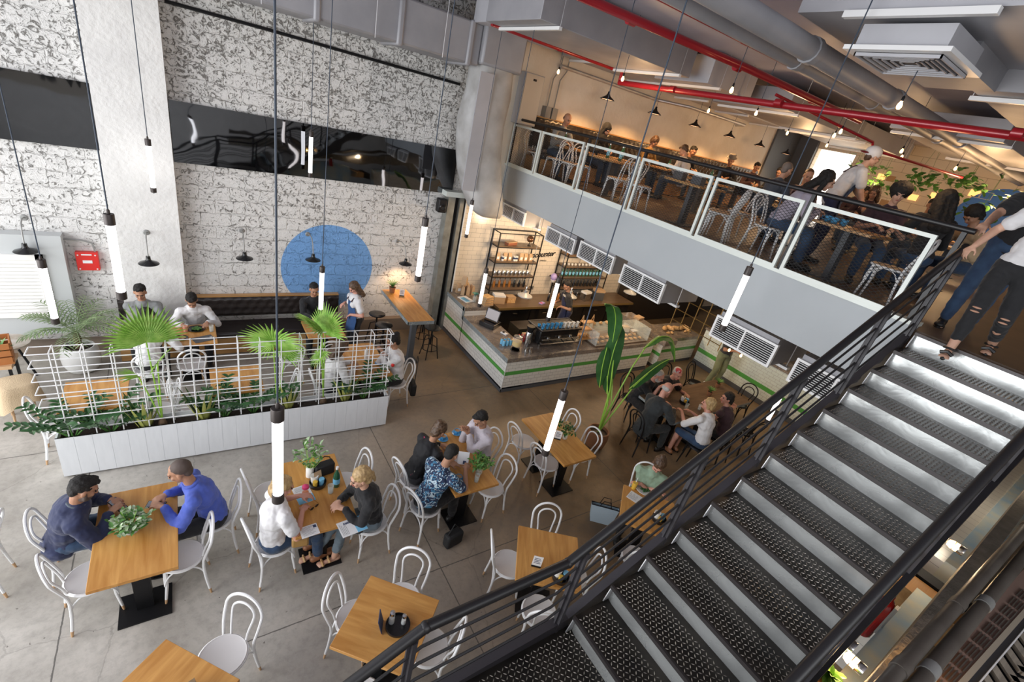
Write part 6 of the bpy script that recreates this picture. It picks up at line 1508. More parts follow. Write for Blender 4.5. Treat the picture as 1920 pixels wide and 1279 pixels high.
up('man with a dark fringe facing the camera, right of the very long hair', 11.3, 3.2, 110, top='beige', skin='tan', hair='black')
up('man with dark hair in a beige shirt seen from behind on the mezzanine', 9.9, 2.62, -40, top='beige', sleeve='short', skin='tan', hair='black')
up('person in pale clothes bending low near the right edge of the mezzanine', 8.6, 1.75, 60, (8.35, 1.9), top='beige', skin='tan', hair='black', style='bob', pitch=-50)
up('woman with dark hair under the hanging leaves, left of the blue disc', 11.2, 4.1, 100, top='maroon', skin='tan', hair='brown', style='long', female=True)
up('small distant head of a man with dark hair right of the waiter', 13.6, 5.2, 110, top='black', skin='tan', hair='black')
up('distant woman with tied dark hair between the waiter and the curly haired woman', 12.4, 4.9, 130, top='maroon', skin='tan', hair='black', style='bun', female=True)
person('waiter in a backwards white cap, white tee and blue apron leaning over a table', 7.95, 3.42, -148, (8.16, 3.26, MZ + 1.58), ((8.02, 2.98, MZ + .92), (8.22, 3.02, MZ + .80)), fz=MZ, stand=True, top='white', sleeve='short', bot='navy', skin='fair', hair='brown', style='short', hat='cap', face=-128, pitch=-5, extra=apron(), feet=((7.98, 3.52, MZ), (7.86, 3.34, MZ)))
# two people coming down the stair on the right
def ripped(root, d):
    for hj, Kn, An in d['LEG']:
        for dz in (.0, -.035): MB().ell(Kn + d['f'] * .062 + d['Z'] * dz, (.034, .018, .009), Matrix((d['r'], d['f'], d['Z'])).transposed()).build('knee_tear', SK['fair'], root)
        MB().tube([An + d['f'] * .10 - d['Z'] * .045 + d['r'] * .045, An + d['f'] * .11 - d['Z'] * .022, An + d['f'] * .10 - d['Z'] * .045 - d['r'] * .045], .016, 6).tube([An + d['r'] * .045 - d['Z'] * .01, An + d['f'] * .05, An - d['r'] * .045 - d['Z'] * .01], .010, 6).cap(An - d['f'] * .05 - d['Z'] * .078, An + d['f'] * .17 - d['Z'] * .078, .02, .02, 8).build('black_sandal', SHOE['black'], root)
person('woman in white tee and ripped black jeans stepping down, hand on the rail', 5.93, .86, 98, (5.96, .80, MZ + 1.50), ((5.62, .60, MZ + .80), (5.70, 1.19, MZ + .83)), fz=MZ, stand=True, sc=.96, hz=.77, top='white', sleeve='short', bot='black', legs='cropped', shoe=None, female=True, hair='brown', style='long', feet=((6.12, .72, MZ), (5.64, .88, MZ - RISE)), extra=ripped, vox=.0072, curl=45)
person('person in a black tee and blue jeans behind the woman in the white tee', 6.62, 1.10, 98, (6.52, 1.04, MZ + 1.55), ((6.25, .85, MZ + .80), (5.93, 1.26, MZ + 1.0)), fz=MZ, stand=True, top='black', sleeve='short', bot='denim', shoe='black', hair='black', feet=((6.85, 1.06, MZ), (6.60, 1.22, MZ)), vox=.0072, curl=45)

bpy.data.scenes.remove(WS)
# ================================================================ plants and things on tables
r5 = random.Random(11)
def zz(x, y, label, h=.42, n=7, spread=.6, ph=0):
    t = thing('leafy_plant', label, 'plant', (x, y, .49), 0, 'glossy leafed plants in the planter')
    st, lf = MB(), MB()
    for k in range(n):
        an = ph + k * 2.4; d = Vector((math.cos(an) * spread, math.sin(an) * spread * .55, 1)).normalized(); p = Vector((math.cos(an) * .02, math.sin(an) * .02, 0)); pts = [p.copy()]; L = h * r5.uniform(.8, 1.35)
        for i in range(9):
            p = p + d * L / 9; d = (d + Vector((math.cos(an) * .09, math.sin(an) * .07, -.06))).normalized(); pts.append(p.copy())
            if i > 1:
                sd = d.cross(Vector((0, 0, 1))).normalized()
                for s in (-1, 1): lf.leaf(p, sd * s + d * .7 + Vector((0, 0, .2)), .10, .052, .5, 3, .2)
        st.tube(pts, [.009 - .0007 * i for i in range(10)], 6)
    st.build('stems', M['leaf'], t); lf.build('leaves', M['leaf_dark'], t, recalc=False)
def snake(x, y, label, h=.42, n=13):
    t = thing('snake_plant', label, 'plant', (x, y, .49), 0, 'yellow edged snake plants in the planter')
    a, e = MB(), MB()
    for k in range(n):
        an = k * 2.4; rr = .05 + .004 * k; b_ = (math.cos(an) * rr * .6, math.sin(an) * rr * .4, 0); d = Vector((math.cos(an) * .38, math.sin(an) * .28, 1)); L = h * r5.uniform(.7, 1.3)
        sd = (math.sin(an), -math.cos(an), 0); prof = [.8, 1, 1, .95, .75, .4, .02]
        a.leaf(b_, d, L, .036, .25, 6, .18, side=sd, prof=prof); e.leaf((b_[0] * 1.04, b_[1] * 1.04, -.002), d, L * 1.01, .050, .25, 6, .10, side=sd, prof=prof)
    e.build('yellow_edges', M['leaf_yellow'], t, recalc=False); a.build('blades', M['leaf_dark'], t, recalc=False)
zz(-1.28, 5.92, 'glossy green leafy plant at the left end of the white planter', .5, 8); zz(-.95, 5.94, 'tall glossy leafy plant, second from the left end of the planter', .5, 7, ph=1)
snake(-.62, 5.93, 'yellow edged snake plant near the left of the planter'); snake(-.02, 5.94, 'yellow edged snake plant left of the middle of the planter')
zz(.22, 5.93, 'glossy leafy plant right beside the middle snake plant', .42, 6, ph=2); zz(.55, 5.94, 'glossy leafy plant spreading over the middle of the planter', .5, 8, ph=.5)
snake(.98, 5.92, 'yellow edged snake plant under the nearest hanging tube cord'); snake(1.78, 5.93, 'yellow edged snake plant right of the middle of the planter')
zz(2.05, 5.93, 'dark glossy leafy plant near the right end of the planter', .45, 8, ph=1.3)
def fan(parent, c, d, Rr, n=26, spread=150, m='leaf_fan', droop=.35):
    """a pleated fan leaf: n narrow blades from one point"""
    d = Vector(d).normalized(); sd = d.cross(Vector((0, 0, 1))); sd = sd.normalized() if sd.length > .1 else Vector((1, 0, 0)); a = MB()
    for k in range(n):
        u = (k / (n - 1) - .5) * R(spread) * 2 * .5 * 2; u = (k / (n - 1) - .5) * 2 * R(spread)
        dd = (d * math.cos(u) + sd * math.sin(u)).normalized(); L = Rr * (1 - .25 * abs(u) / R(180)) * r5.uniform(.9, 1.06)
        nr = d.cross(sd)
        a.leaf(c, dd, L, .034 * Rr / .35, droop, 6, .35, side=nr.cross(dd) , prof=[.25, .8, 1, .95, .7, .4, .05])
    return a.build('fan_leaf', M[m], parent, recalc=False)
def fanpalm(x, y, z0, label, leaves):
    t = thing('fan_palm', label, 'plant', (x, y, z0), 0, 'fan palms'); O = Vector((x, y, z0))
    MB().lathe([(.05, -.03), (.045, .05), (.03, .1), (0, .12)], n=10).build('trunk', M['trunk'], t)
    for (lx, ly, lz), d, Rr, n, spd in leaves:
        c = Vector((lx, ly, lz)) - O; mid = c * .5 + Vector((0, 0, .06)); MB().tube([(0, 0, .05), mid, c], .008, 6).build('leaf_stalk', M['stem'], t)
        fan(t, c, d, Rr, n, spd)
fanpalm(-.45, 5.93, .49, 'tall fan palm with a big leaf before the man in the grey shirt', [((-.50, 5.95, 1.68), (-.05, .15, .95), .46, 30, 92), ((-.42, 5.9, 1.42), (.3, -.1, .5), .26, 20, 100), ((-.62, 5.98, 1.2), (-.7, 0, .35), .26, 9, 45)])
fanpalm(.84, 5.93, .49, 'fan palm with a drooping round leaf behind the nearest tube cord', [((.80, 5.92, 1.55), (-.1, -.25, .6), .46, 40, 160), ((.96, 6.0, 1.3), (.3, .3, .2), .28, 20, 110)])
fanpalm(1.46, 5.93, .49, 'fan palm right of the middle, its leaves in front of the waitress', [((1.40, 5.93, 1.72), (-.6, -.05, .5), .42, 22, 62), ((1.46, 6.0, 1.62), (.2, .1, .9), .44, 26, 75), ((1.40, 5.9, 1.38), (-.1, 0, -.1), .26, 24, 130)])
# potted feathery palm
t = thing('potted_palm', 'feathery palm in a round white pot by the shutter', 'plant', (-1.50, 8.32, 0), 0, None, .92)
MB().lathe([(.13, 0), (.19, .03), (.245, .15), (.255, .27), (.235, .40), (.20, .465), (.185, .465), (.21, .38), (.0, .37)], n=32).build('white_pot', M['white_paint'], t, 60)
MB().lathe([(.2, .41), (0, .42)], n=24).build('soil', M['soil'], t)
MB().lathe([(.05, .4), (.045, .52), (.055, .6), (.035, .7), (0, .74)], n=12).build('trunk', M['trunk'], t)
for k in range(26):
    an = k * 2.4; el = .3 + 1.0 * ((k * 7) % 26) / 26; d = Vector((math.cos(an), math.sin(an), el * 1.7)).normalized(); p = Vector((0, 0, .68)); st, lf = MB(), MB(); pts = [p.copy()]; L = .66
    for i in range(12):
        p = p + d * L / 12; d = (d + Vector((0, 0, -.10))).normalized(); pts.append(p.copy()); sd = d.cross(Vector((0, 0, 1))).normalized()
        if i > 1:
            for s in (-1, 1): lf.leaf(p, sd * s + d * .8, .15 * math.sin(math.pi * (i + 1) / 14) + .05, .017, .5, 3, .1)
    fr = st.tube(pts, .004, 5).build('frond_rib', M['leaf_palm'], t); lf.build('leaflets', M['leaf_palm'], fr, recalc=False)
# bird of paradise
t = thing('banana_plant', 'tall plant with huge dark green leaves and lime stalks in a brown pot', 'plant', (5.66, 4.22, 0))
MB().lathe([(.12, 0), (.17, .04), (.2, .2), (.19, .34), (.165, .34), (.17, .2), (0, .2)], n=28).build('brown_pot', M['terracotta'], t, 60)
MB().lathe([(.168, .28), (0, .29)], n=20).build('soil', M['pot_dark'], t)
def stalk(pts, r0=.017, r1=.009):
    P = [Vector(p) - Vector((5.66, 4.22, 0)) for p in pts]; Q = []
    for i in range(len(P) - 1):
        for k in range(4): Q.append(P[i].lerp(P[i+1], k / 4))
    Q.append(P[-1]); n = len(Q); MB().tube(Q, [r0 + (r1 - r0) * i / (n - 1) for i in range(n)], 8).build('stalk', M['stem'], t)
def blade(pts, w, side, fold=.2, m='leaf_dark', n=14):
    P = [Vector(p) - Vector((5.66, 4.22, 0)) for p in pts]; a = MB(); vs = []
    C_ = []
    for i in range(n + 1):
        u = i / n * (len(P) - 1); k = min(int(u), len(P) - 2); v = u - k; C_.append(P[k].lerp(P[k+1], v))
    for _ in range(2): C_ = [C_[0]] + [(C_[i-1] + C_[i]*2 + C_[i+1]) / 4 for i in range(1, n)] + [C_[-1]]
    sd = Vector(side).normalized()
    for i in range(n + 1):
        tg = (C_[min(i+1, n)] - C_[max(i-1, 0)]).normalized(); s_ = (sd - tg * sd.dot(tg)).normalized(); up_ = s_.cross(tg)
        ww = w * (math.sin(math.pi * (i / n) ** .85) ** .6 if 0 < i < n else .03)
        for q in (-1, -.5, 0, .5, 1): vs.append(C_[i] + s_ * ww * .5 * q + up_ * abs(q) * ww * fold + up_ * .012 * abs(q) * math.sin(i * 2.1 + q * 3))
    fs = [(i*5+k, i*5+k+1, (i+1)*5+k+1, (i+1)*5+k) for i in range(n) for k in range(4)]
    bo = MB().add(vs, fs).build('big_leaf', M[m], t, 80, recalc=False); MB().tube(C_, .008, 6).build('midrib', M['stem'], bo)
b0 = (5.66, 4.22, .3)
stalk([b0, (5.72, 4.3, 1.0), (5.64, 4.45, 1.75), (5.58, 4.5, 2.0)]); blade([(5.58, 4.5, 1.9), (5.50, 4.52, 2.35), (5.30, 4.5, 2.62), (5.06, 4.46, 2.66)], .26, (.3, -.8, .3), .15)
stalk([b0, (5.70, 4.32, 1.1), (5.66, 4.42, 1.6), (5.62, 4.46, 1.85)]); blade([(5.62, 4.46, 2.25), (5.60, 4.45, 1.85), (5.62, 4.42, 1.4), (5.70, 4.36, 1.0)], .30, (.8, -.6, .1), .12)
blade([(5.48, 4.5, 1.85), (5.50, 4.48, 1.5), (5.56, 4.44, 1.1)], .2, (.8, -.6, 0), .1)
stalk([b0, (5.85, 4.28, .9), (6.10, 4.35, 1.5), (6.30, 4.38, 1.85), (6.6, 4.4, 2.02)]); blade([(6.25, 4.38, 1.82), (6.6, 4.4, 2.05), (6.95, 4.4, 1.98), (7.2, 4.4, 1.72), (7.35, 4.4, 1.42)], .15, (0, 1, .15), .35, 'leaf')
stalk([b0, (5.95, 4.22, .8), (6.2, 4.25, 1.15), (6.5, 4.28, 1.35)]); blade([(6.1, 4.25, 1.1), (6.4, 4.28, 1.3), (6.75, 4.3, 1.5), (7.0, 4.3, 1.58)], .19, (0, .9, .3), .2)
for k in range(2): stalk([b0, (5.62 + .08 * k, 4.2, .9), (5.6 + .14 * k, 4.4, 1.35)], .013, .006)
# small plants and jars
def posy(x, y, z, label, h=.16, n=26, m='leaf_sage', w=.03, L=.09, vase='thin_glass', rv=.045, hv=.10, group='table posies', spread=1.0, m2=None):
    t = thing('posy_vase', label, 'plant', (x, y, z), 0, group)
    MB().lathe([(rv * .8, 0), (rv, .01), (rv, hv * .8), (rv * .8, hv), (rv * .76, hv), (rv * .95, hv * .78), (rv * .9, .012), (0, .01)], n=18).build('vase', M[vase], t)
    st, a, b_ = MB(), MB(), MB()
    for k in range(n):
        an = k * 2.4; s_ = spread * math.sqrt((k + 1) / n); d = Vector((math.cos(an) * s_, math.sin(an) * s_, .9)).normalized(); tip = Vector((0, 0, hv * .6)) + d * h * r5.uniform(.7, 1.1)
        st.tube([(0, 0, hv * .4), tip], .002, 4)
        for q in range(4): (a if (k + q) % 3 else b_).leaf(tip - d * .02 * q, Vector((r5.uniform(-1, 1), r5.uniform(-1, 1), r5.uniform(-.2, 1))), L * r5.uniform(.6, 1), w, .8, 3, .15)
    st.build('stems', M['stem'], t); a.build('leaves', M[m], t, recalc=False); b_.build('lighter_leaves', M[m2 or 'leaf'], t, recalc=False)
posy(-.64, 4.02, .75, 'big round posy of sage and green leaves between the two men', 0.17, 50, 'leaf_sage', .030, .062, spread=2.1, m2='leaf', rv=.055)
posy(.93, 4.22, .75, 'tall bunch of grey green leaves in a pale vase beside the green bottle', .34, 20, 'leaf_sage', .03, .08, 'porcelain', spread=.6, hv=.15)
posy(2.82, 3.62, .75, 'small green bunch in glass jars on the table with the coffee cups', .2, 26, 'leaf', .028, .08)
posy(4.42, 3.84, .75, 'dark green bunch with orange buds on the empty table by the tall plant', .2, 28, 'leaf_dark', .028, .09, m2='food')
t = thing('table_plant', 'spiky dracaena in a terracotta pot on the high table', 'plant', (3.42, 8.70, 1.05))
MB().lathe([(.05, 0), (.065, .11), (.07, .12), (.058, .12), (.05, .02), (0, .02)], n=18).build('pot', M['terracotta'], t); MB().lathe([(.058, .1), (0, .105)], n=16).build('soil', M['soil'], t)
a = MB()
for k in range(24): an = k * 2.4; a.leaf((0, 0, .11), (math.cos(an) * .6, math.sin(an) * .6, 1.1 - .02 * k), .2, .018, .9, 5, .2)
a.build('leaves', M['leaf'], t, recalc=False)
for i, (x, y) in enumerate(((8.35, 4.02), (8.9, 4.2))):
    t = thing('table_plant', ('small plant in a terracotta pot in the middle of the dark table', 'spiky plant at the far end of the dark table')[i], 'plant', (x, y, .75), 0, 'plants on the dark table')
    MB().lathe([(.04, 0), (.055, .09), (.047, .09), (.04, .02), (0, .02)], n=16).build('pot', M['terracotta'], t); MB().lathe([(.047, .08), (0, .085)], n=14).build('soil', M['soil'], t)
    a = MB()
    for k in range(18): an = k * 2.4; a.leaf((0, 0, .08), (math.cos(an) * .7, math.sin(an) * .7, 1), .15, .02, .8, 4, .2)
    a.build('leaves', M['leaf'], t, recalc=False)
def leaflet(x, y, z, rz, label, w=.15, l=.21, cover=False, fold=False, group='menus and leaflets on the tables'):
    t = thing('leaflet', label, 'leaflet', (x, y, z), R(rz), group)
    MB().box(-w, w if fold else 0, -l/2, l/2, 0, .003).build('paper', M['paper'], t)
    if cover: MB().box(-w, w if fold else 0, -l/2, -l/2 + l*.4, .003, .0042).build('blue_band', M['cyan'], t)
    a = MB()
    for k in range(5 if cover else 8): a.box(-w + .02, -.03 - .02 * (k % 3), l/2 - .02 - k * .014, l/2 - .017 - k * .014, .003, .0038)
    a.build('printed_lines', M['conduit'], t)
    return t
t = leaflet(.90, 3.98, .751, 8, 'folded leaflet with a light blue band lying beside the pale vase', .17, .26, True); text_mesh('letters', 'READERS', .035, M['ink'], t, (-.05, 0, .005), (0, 0, R(-90)))
t = leaflet(1.16, 3.47, .751, 96, 'leaflet with a light blue band at the table edge below the blonde woman', .2, .26, True); text_mesh('letters', 'READERS', .035, M['ink'], t, (-.04, 0, .005), (0, 0, R(90)))
t = leaflet(.86, 3.47, .751, 4, 'white printed sheet with a dark blue square at the near left table corner', .17, .14); MB().box(-.04, -.01, .02, .055, .0032, .0042).build('dark_square', M['ink'], t)
leaflet(2.78, 4.05, .751, 30, 'pale pink menu sheet between the flowered top and the pale shirt', .2, .27)
t = thing('menu_card', 'white menu card held up by the man in the leaf print shirt', 'menu', (2.66, 3.78, .80), R(-30), 'menu cards')
MB().box(-.07, .07, -.003, .003, 0, .16, M=Matrix.Rotation(R(-45), 4, 'X')).build('card', M['paper'], t); MB().box(-.0, .04, -.0045, -.003, .01, .05, M=Matrix.Rotation(R(-45), 4, 'X')).build('dark_square', M['ink'], t)
leaflet(4.70, 2.52, .751, 20, 'magazine page in front of the sage green woman', .17, .25, False)
t = leaflet(.42, 6.42, .751, 5, 'pale card on the middle table behind the trellis', .1, .08)
def saucer_cup(x, y, z, label):
    t = thing('coffee_cup', label, 'cup', (x, y, z), r5.random() * 6, 'blue coffee cups on saucers')
    MB().lathe([(.02, 0), (.045, .004), (.072, .014), (.07, .017), (.04, .008), (0, .007)], n=24).build('saucer', M['blue_cup'], t)
    c = MB().lathe([(.022, .008), (.033, .02), (.042, .062), (.039, .062), (.03, .02), (0, .016)], n=20).tube([(.04, 0, .05), (.06, 0, .045), (.055, 0, .028), (.035, 0, .025)], .004, 6).build('cup_body', M['blue_cup'], t)
    MB().lathe([(.038, .055), (0, .056)], n=18).build('coffee', M['coffee'], c)
saucer_cup(2.66, 4.36, .75, 'blue cup of milky coffee nearest the flowered top'); saucer_cup(2.90, 4.42, .75, 'blue cup of milky coffee nearest the joined hands'); saucer_cup(2.52, 3.60, .75, 'dark blue cup of coffee in front of the leaf print shirt'); saucer_cup(2.45, 6.45, .75, 'blue cup in front of the woman in the white blouse')
def tray(x, y, z, label, r_=.09, items=()):
    t = thing('round_tray', label, 'tray', (x, y, z), 0, 'round black trays')
    MB().lathe([(r_ * .93, 0), (r_, .008), (r_, .03), (r_ * .95, .03), (r_ * .9, .01), (0, .008)], n=28).build('tray_body', M['black_gloss'], t)
K_salt = Kind(lambda: (lambda t: (MB().lathe([(.018, 0), (.02, .01), (.016, .06), (.017, .075), (0, .08)], n=12).build('glass_body', M['thin_glass'], t), MB().lathe([(.016, .002), (.015, .045), (0, .045)], n=12).build('salt', M['paper'], t), MB().lathe([(.017, .073), (.015, .09), (0, .094)], n=12).build('steel_lid', M['steel'], t), t)[3])(thing('salt_shaker', 'shaker', 'shaker')))
def sign(x, y, z, rz, label):
    t = thing('table_sign', label, 'sign', (x, y, z), R(rz), 'small table signs')
    MB().box(-.05, .05, -.012, .012, 0, .015).build('foot', M['black_metal'], t); MB().box(-.05, .05, -.002, .002, .012, .15).build('card', M['paper'], t)
    a = MB()
    for k in range(4): a.box(-.036, .036 - .012 * (k % 2), -.0032, -.002, .05 + k * .022, .058 + k * .022)
    a.build('printed_lines', M['ink'], t)
tray(1.24, 2.20, .75, 'round black tray with two shakers on the cornerwise square table', .105)
K_salt.put((1.20, 2.25, .76), 0, 'tall glass shaker with wooden pepper in the round black tray, left one', 'shaker', None, 1.5); K_salt.put((1.29, 2.20, .76), 0, 'short glass salt shaker in the round black tray, right one', 'shaker', None, 1.2)
t = thing('table_sign', 'dark blue card sign leaning beside the round black tray', 'sign', (1.12, 2.24, .75), R(65)); MB().box(-.06, .06, -.003, .003, 0, .17, M=Matrix.Rotation(R(-14), 4, 'X')).build('card', M['ink'], t); MB().box(-.062, .062, -.004, .004, .0, .012).build('card_foot', M['oak_x'], t)
sign(2.74, 2.20, .75, -38, 'small white table sign with blue print on the table beside the railing'); sign(4.30, 3.86, .75, -42, 'small white table sign with dark print beside the orange budded bunch'); sign(3.56, 8.50, 1.05, -22, 'small white table sign on the high table beside the spiky plant')
def pot_group(x, y, z, label):
    t = thing('condiment_caddy', label, 'caddy', (x, y, z), 0, 'condiment caddies')
    MB().lathe([(.085, 0), (.09, .01), (.09, .05), (.083, .05), (.08, .012), (0, .01)], n=24).build('black_bowl', M['black_gloss'], t)
    MB().lathe([(.035, .01), (.042, .12), (.038, .12), (0, .1)], (-.03, .03, 0), 14).build('cream_cup', M['porcelain'], t)
    MB().lathe([(.025, .01), (.03, .10), (0, .10)], (.035, -.02, 0), 12).build('blue_jar', M['cyan'], t)
    MB().lathe([(.022, .01), (.026, .09), (0, .09)], (-.035, -.035, 0), 12).build('yellow_jar', M['yellow_drink'], t)
    MB().add([(-.03, .0, .08), (.05, .03, .08), (.04, .05, .17), (-.04, .03, .16), (-.03, .02, .08), (.05, .05, .08)], [(0, 1, 2, 3), (3, 2, 5, 4)]).build('napkin', M['kraft'], t)
pot_group(.98, 4.06, .75, 'black caddy with pale cups and a blue jar under the grey green leaves'); pot_group(-.24, 2.30, .75, 'black condiment bowl with a beige napkin and colourful jars, bottom left'); pot_group(2.90, 1.98, .75, 'dark caddy with a cream bottle and a bright blue jar behind the handrail')
pot_group(4.62, 2.12, .75, 'caddy with a pale blue pot and lemon on the sage green woman\'s table'); pot_group(7.5, 3.98, .75, 'dark caddy with blue and yellow packets in the middle of the dark table')
t = thing('water_bottle', 'dark green water bottle with a pale blue label beside the blonde woman', 'bottle', (1.16, 3.98, .75)); MB().lathe([(.034, 0), (.037, .01), (.037, .15), (.03, .18), (.014, .22), (.014, .26), (0, .26)], n=16).build('glass_body', M['green_glass'], t); MB().lathe([(.0385, .05), (.0385, .12)], n=16).build('paper_label', M['cyan'], t); MB().lathe([(.016, .25), (.016, .28), (0, .28)], n=12).build('cap', M['porcelain'], t)
t = thing('handbag', 'small black handbag standing on the table behind the green water bottle', 'bag', (1.08, 4.22, .75), R(10)); MB().box(-.11, .11, -.05, .05, 0, .15).build('bag_body', M['bag_black'], t, bevel=.015); MB().tube([(-.08, 0, .14), (-.06, 0, .22), (0, 0, .25), (.06, 0, .22), (.08, 0, .14)], .006, 6).build('handle', M['bag_black'], t)
t = thing('drink_bottle', 'clear bottle with pink lid and pink drink beside the fair woman in white', 'bottle', (.82, 3.90, .75)); MB().lathe([(.032, 0), (.036, .01), (.034, .16), (0, .165)], n=16).build('plastic_body', M['thin_glass'], t); MB().lathe([(.031, .005), (.032, .10), (0, .10)], n=16).build('pink_drink', M['orange_drink'], t); MB().lathe([(.036, .16), (.034, .185), (.01, .2), (0, .2)], n=16).build('pink_lid', M['pink'], t)
t = thing('sunglasses', 'dark sunglasses lying on the table in front of the fair woman', 'glasses', (.88, 3.74, .752), .5); MB().ell((-.03, 0, .012), (.025, .006, .016)).ell((.03, 0, .012), (.025, .006, .016)).build('lenses', M['black_gloss'], t); MB().tube([(-.055, 0, .02), (-.06, .1, .015)], .003, 5).tube([(.055, 0, .02), (.06, .1, .015)], .003, 5).tube([(-.01, 0, .018), (.01, 0, .018)], .003, 5).build('frame', M['amber'], t)
K_glass = Kind(lambda: (lambda t: (MB().lathe([(.028, 0), (.034, .11), (.031, .11), (.025, .008), (0, .008)], n=16).build('glass_body', M['thin_glass'], t), MB().lathe([(.024, .01), (.027, .05), (0, .05)], n=14).build('water', M['thin_glass'], t), t)[2])(thing('drinking_glass', 'glass', 'glass')))
for x, y, lab in ((1.08, 3.90, 'left of the blonde woman\'s face'), (2.72, 3.50, 'right of the small green bunch'), (7.62, 3.72, 'in front of the vest woman'), (7.35, 3.82, 'beside the blonde woman at the dark table'), (.18, 7.92, 'stemmed one at the right corner of the white shirt man\'s table')): K_glass.put((x, y, .75), 0, 'clear drinking glass ' + lab, 'glass', 'clear drinking glasses')
def plate(x, y, z, label, food='food', m='porcelain', r_=.12):
    t = thing('plate', label, 'plate', (x, y, z), 0, None); MB().lathe([(r_ * .6, 0), (r_, .015), (r_ * .97, .018), (r_ * .6, .006), (0, .006)], n=28).build('plate_body', M[m], t)
    a = MB()
    for k in range(14): an = k * 2.4; q = r_ * .5 * math.sqrt(k / 14); a.ell((math.cos(an) * q, math.sin(an) * q, .02), (.02, .016, .014), n=8, m=5)
    a.build('food_pieces', M[food], t)
plate(-.02, 8.02, .75, 'plate of salad in front of the man in the white shirt', 'leaf', 'black_gloss'); plate(-.22, 7.74, .75, 'dark plate at the left of the table with the orange drink', 'food', 'black_gloss', .09)
t = thing('menu_board', 'dark clipboard menu lying on the table of the man in the white shirt', 'menu', (.06, 7.68, .75), R(20)); MB().box(-.14, .14, -.09, .09, 0, .006).build('board', M['charcoal'], t); MB().box(.09, .13, -.02, .02, .006, .012).build('clip', M['steel'], t)
t = thing('orange_drink', 'glass of orange drink in front of the man in the white shirt', 'glass', (-.16, 7.96, .75)); MB().lathe([(.03, 0), (.036, .12), (.033, .12), (0, .01)], n=16).build('glass_body', M['thin_glass'], t); MB().lathe([(.028, .01), (.032, .10), (0, .10)], n=14).build('drink', M['orange_drink'], t)
plate(4.86, 2.58, .75, 'white bowl of dark green salad before the sage green woman', 'leaf_dark', 'porcelain', .13); t = thing('yellow_drink', 'glass of yellow drink with a straw left of the salad bowl', 'glass', (4.72, 2.66, .75)); MB().lathe([(.03, 0), (.036, .10), (0, .10)], n=16).build('glass_body', M['yellow_drink'], t); MB().tube([(0, 0, .05), (.04, .02, .16)], .004, 5).build('straw', M['paper'], t)
t = thing('white_bottle', 'white bottle on the table behind the right end of the trellis', 'bottle', (2.28, 6.62, .75)); MB().lathe([(.03, 0), (.033, .01), (.033, .16), (.012, .2), (.012, .24), (0, .24)], n=14).build('bottle_body', M['porcelain'], t); MB().lathe([(.014, .23), (.014, .25), (0, .25)], n=10).build('cap', M['steel'], t)
plate(2.22, 6.32, .75, 'small white plate near the right end of the planter', 'coffee', 'porcelain', .08)
# bags
t = thing('tote_bag', 'pale blue leather tote bag with a black edge standing on the floor by the railing', 'bag', (4.58, 2.86, 0), R(-40))
MB().add([(-.15, -.07, 0), (.15, -.07, 0), (.15, .07, 0), (-.15, .07, 0), (-.2, -.03, .27), (.2, -.03, .27), (.2, .03, .27), (-.2, .03, .27)], [(3, 2, 1, 0), (0, 1, 5, 4), (1, 2, 6, 5), (2, 3, 7, 6), (3, 0, 4, 7)]).build('bag_body', M['blue_light'], t)
MB().tube([(-.2, -.03, .27), (.2, -.03, .27), (.2, .03, .27), (-.2, .03, .27)], .007, 6, True).build('black_edge', M['black_metal'], t)
for s in (-1, 1): MB().tube([(-.08, s * .03, .27), (-.05, s * .04, .38), (.05, s * .04, .38), (.08, s * .03, .27)], .006, 6).build('handle', M['black_metal'], t)
t = thing('shoulder_bag', 'black shoulder bag hanging behind the chair at the right end of the planter', 'bag', (3.06, 6.36, 0), R(80))
MB().box(-.13, .13, -.05, .05, .12, .36).build('bag_body', M['bag_black'], t, bevel=.03); MB().tube([(-.1, 0, .34), (-.03, -.03, .86), (.03, -.03, .86), (.1, 0, .34)], .007, 6).build('strap', M['bag_black'], t)
t = thing('shoulder_bag', 'black bag on the floor by the man in the blue leaf print shirt', 'bag', (2.42, 3.30, 0), R(10))
MB().box(-.12, .12, -.06, .06, 0, .2).build('bag_body', M['bag_black'], t, bevel=.03); MB().tube([(-.1, 0, .19), (0, .02, .32), (.1, 0, .19)], .007, 6).build('strap', M['bag_black'], t)
t = thing('handbag', 'tan gold handbag on the lap of the fair woman in white', 'bag', (.70, 3.50, .56), R(-10)); MB().box(-.08, .08, -.05, .05, 0, .12).build('bag_body', mat('gold_tan_leather', (.35, .20, .06), .4), t, bevel=.02); MB().tube([(-.06, 0, .12), (0, 0, .2), (.06, 0, .12)], .006, 6).build('handle', M['tan_wood'], t)
t = thing('paper_sheet', 'paper held by the standing man in olive trousers', 'paper', (10.36, 4.68, 1.16), R(-20)); MB().box(-.1, .1, -.002, .002, -.05, .1).build('sheet', M['paper'], t)
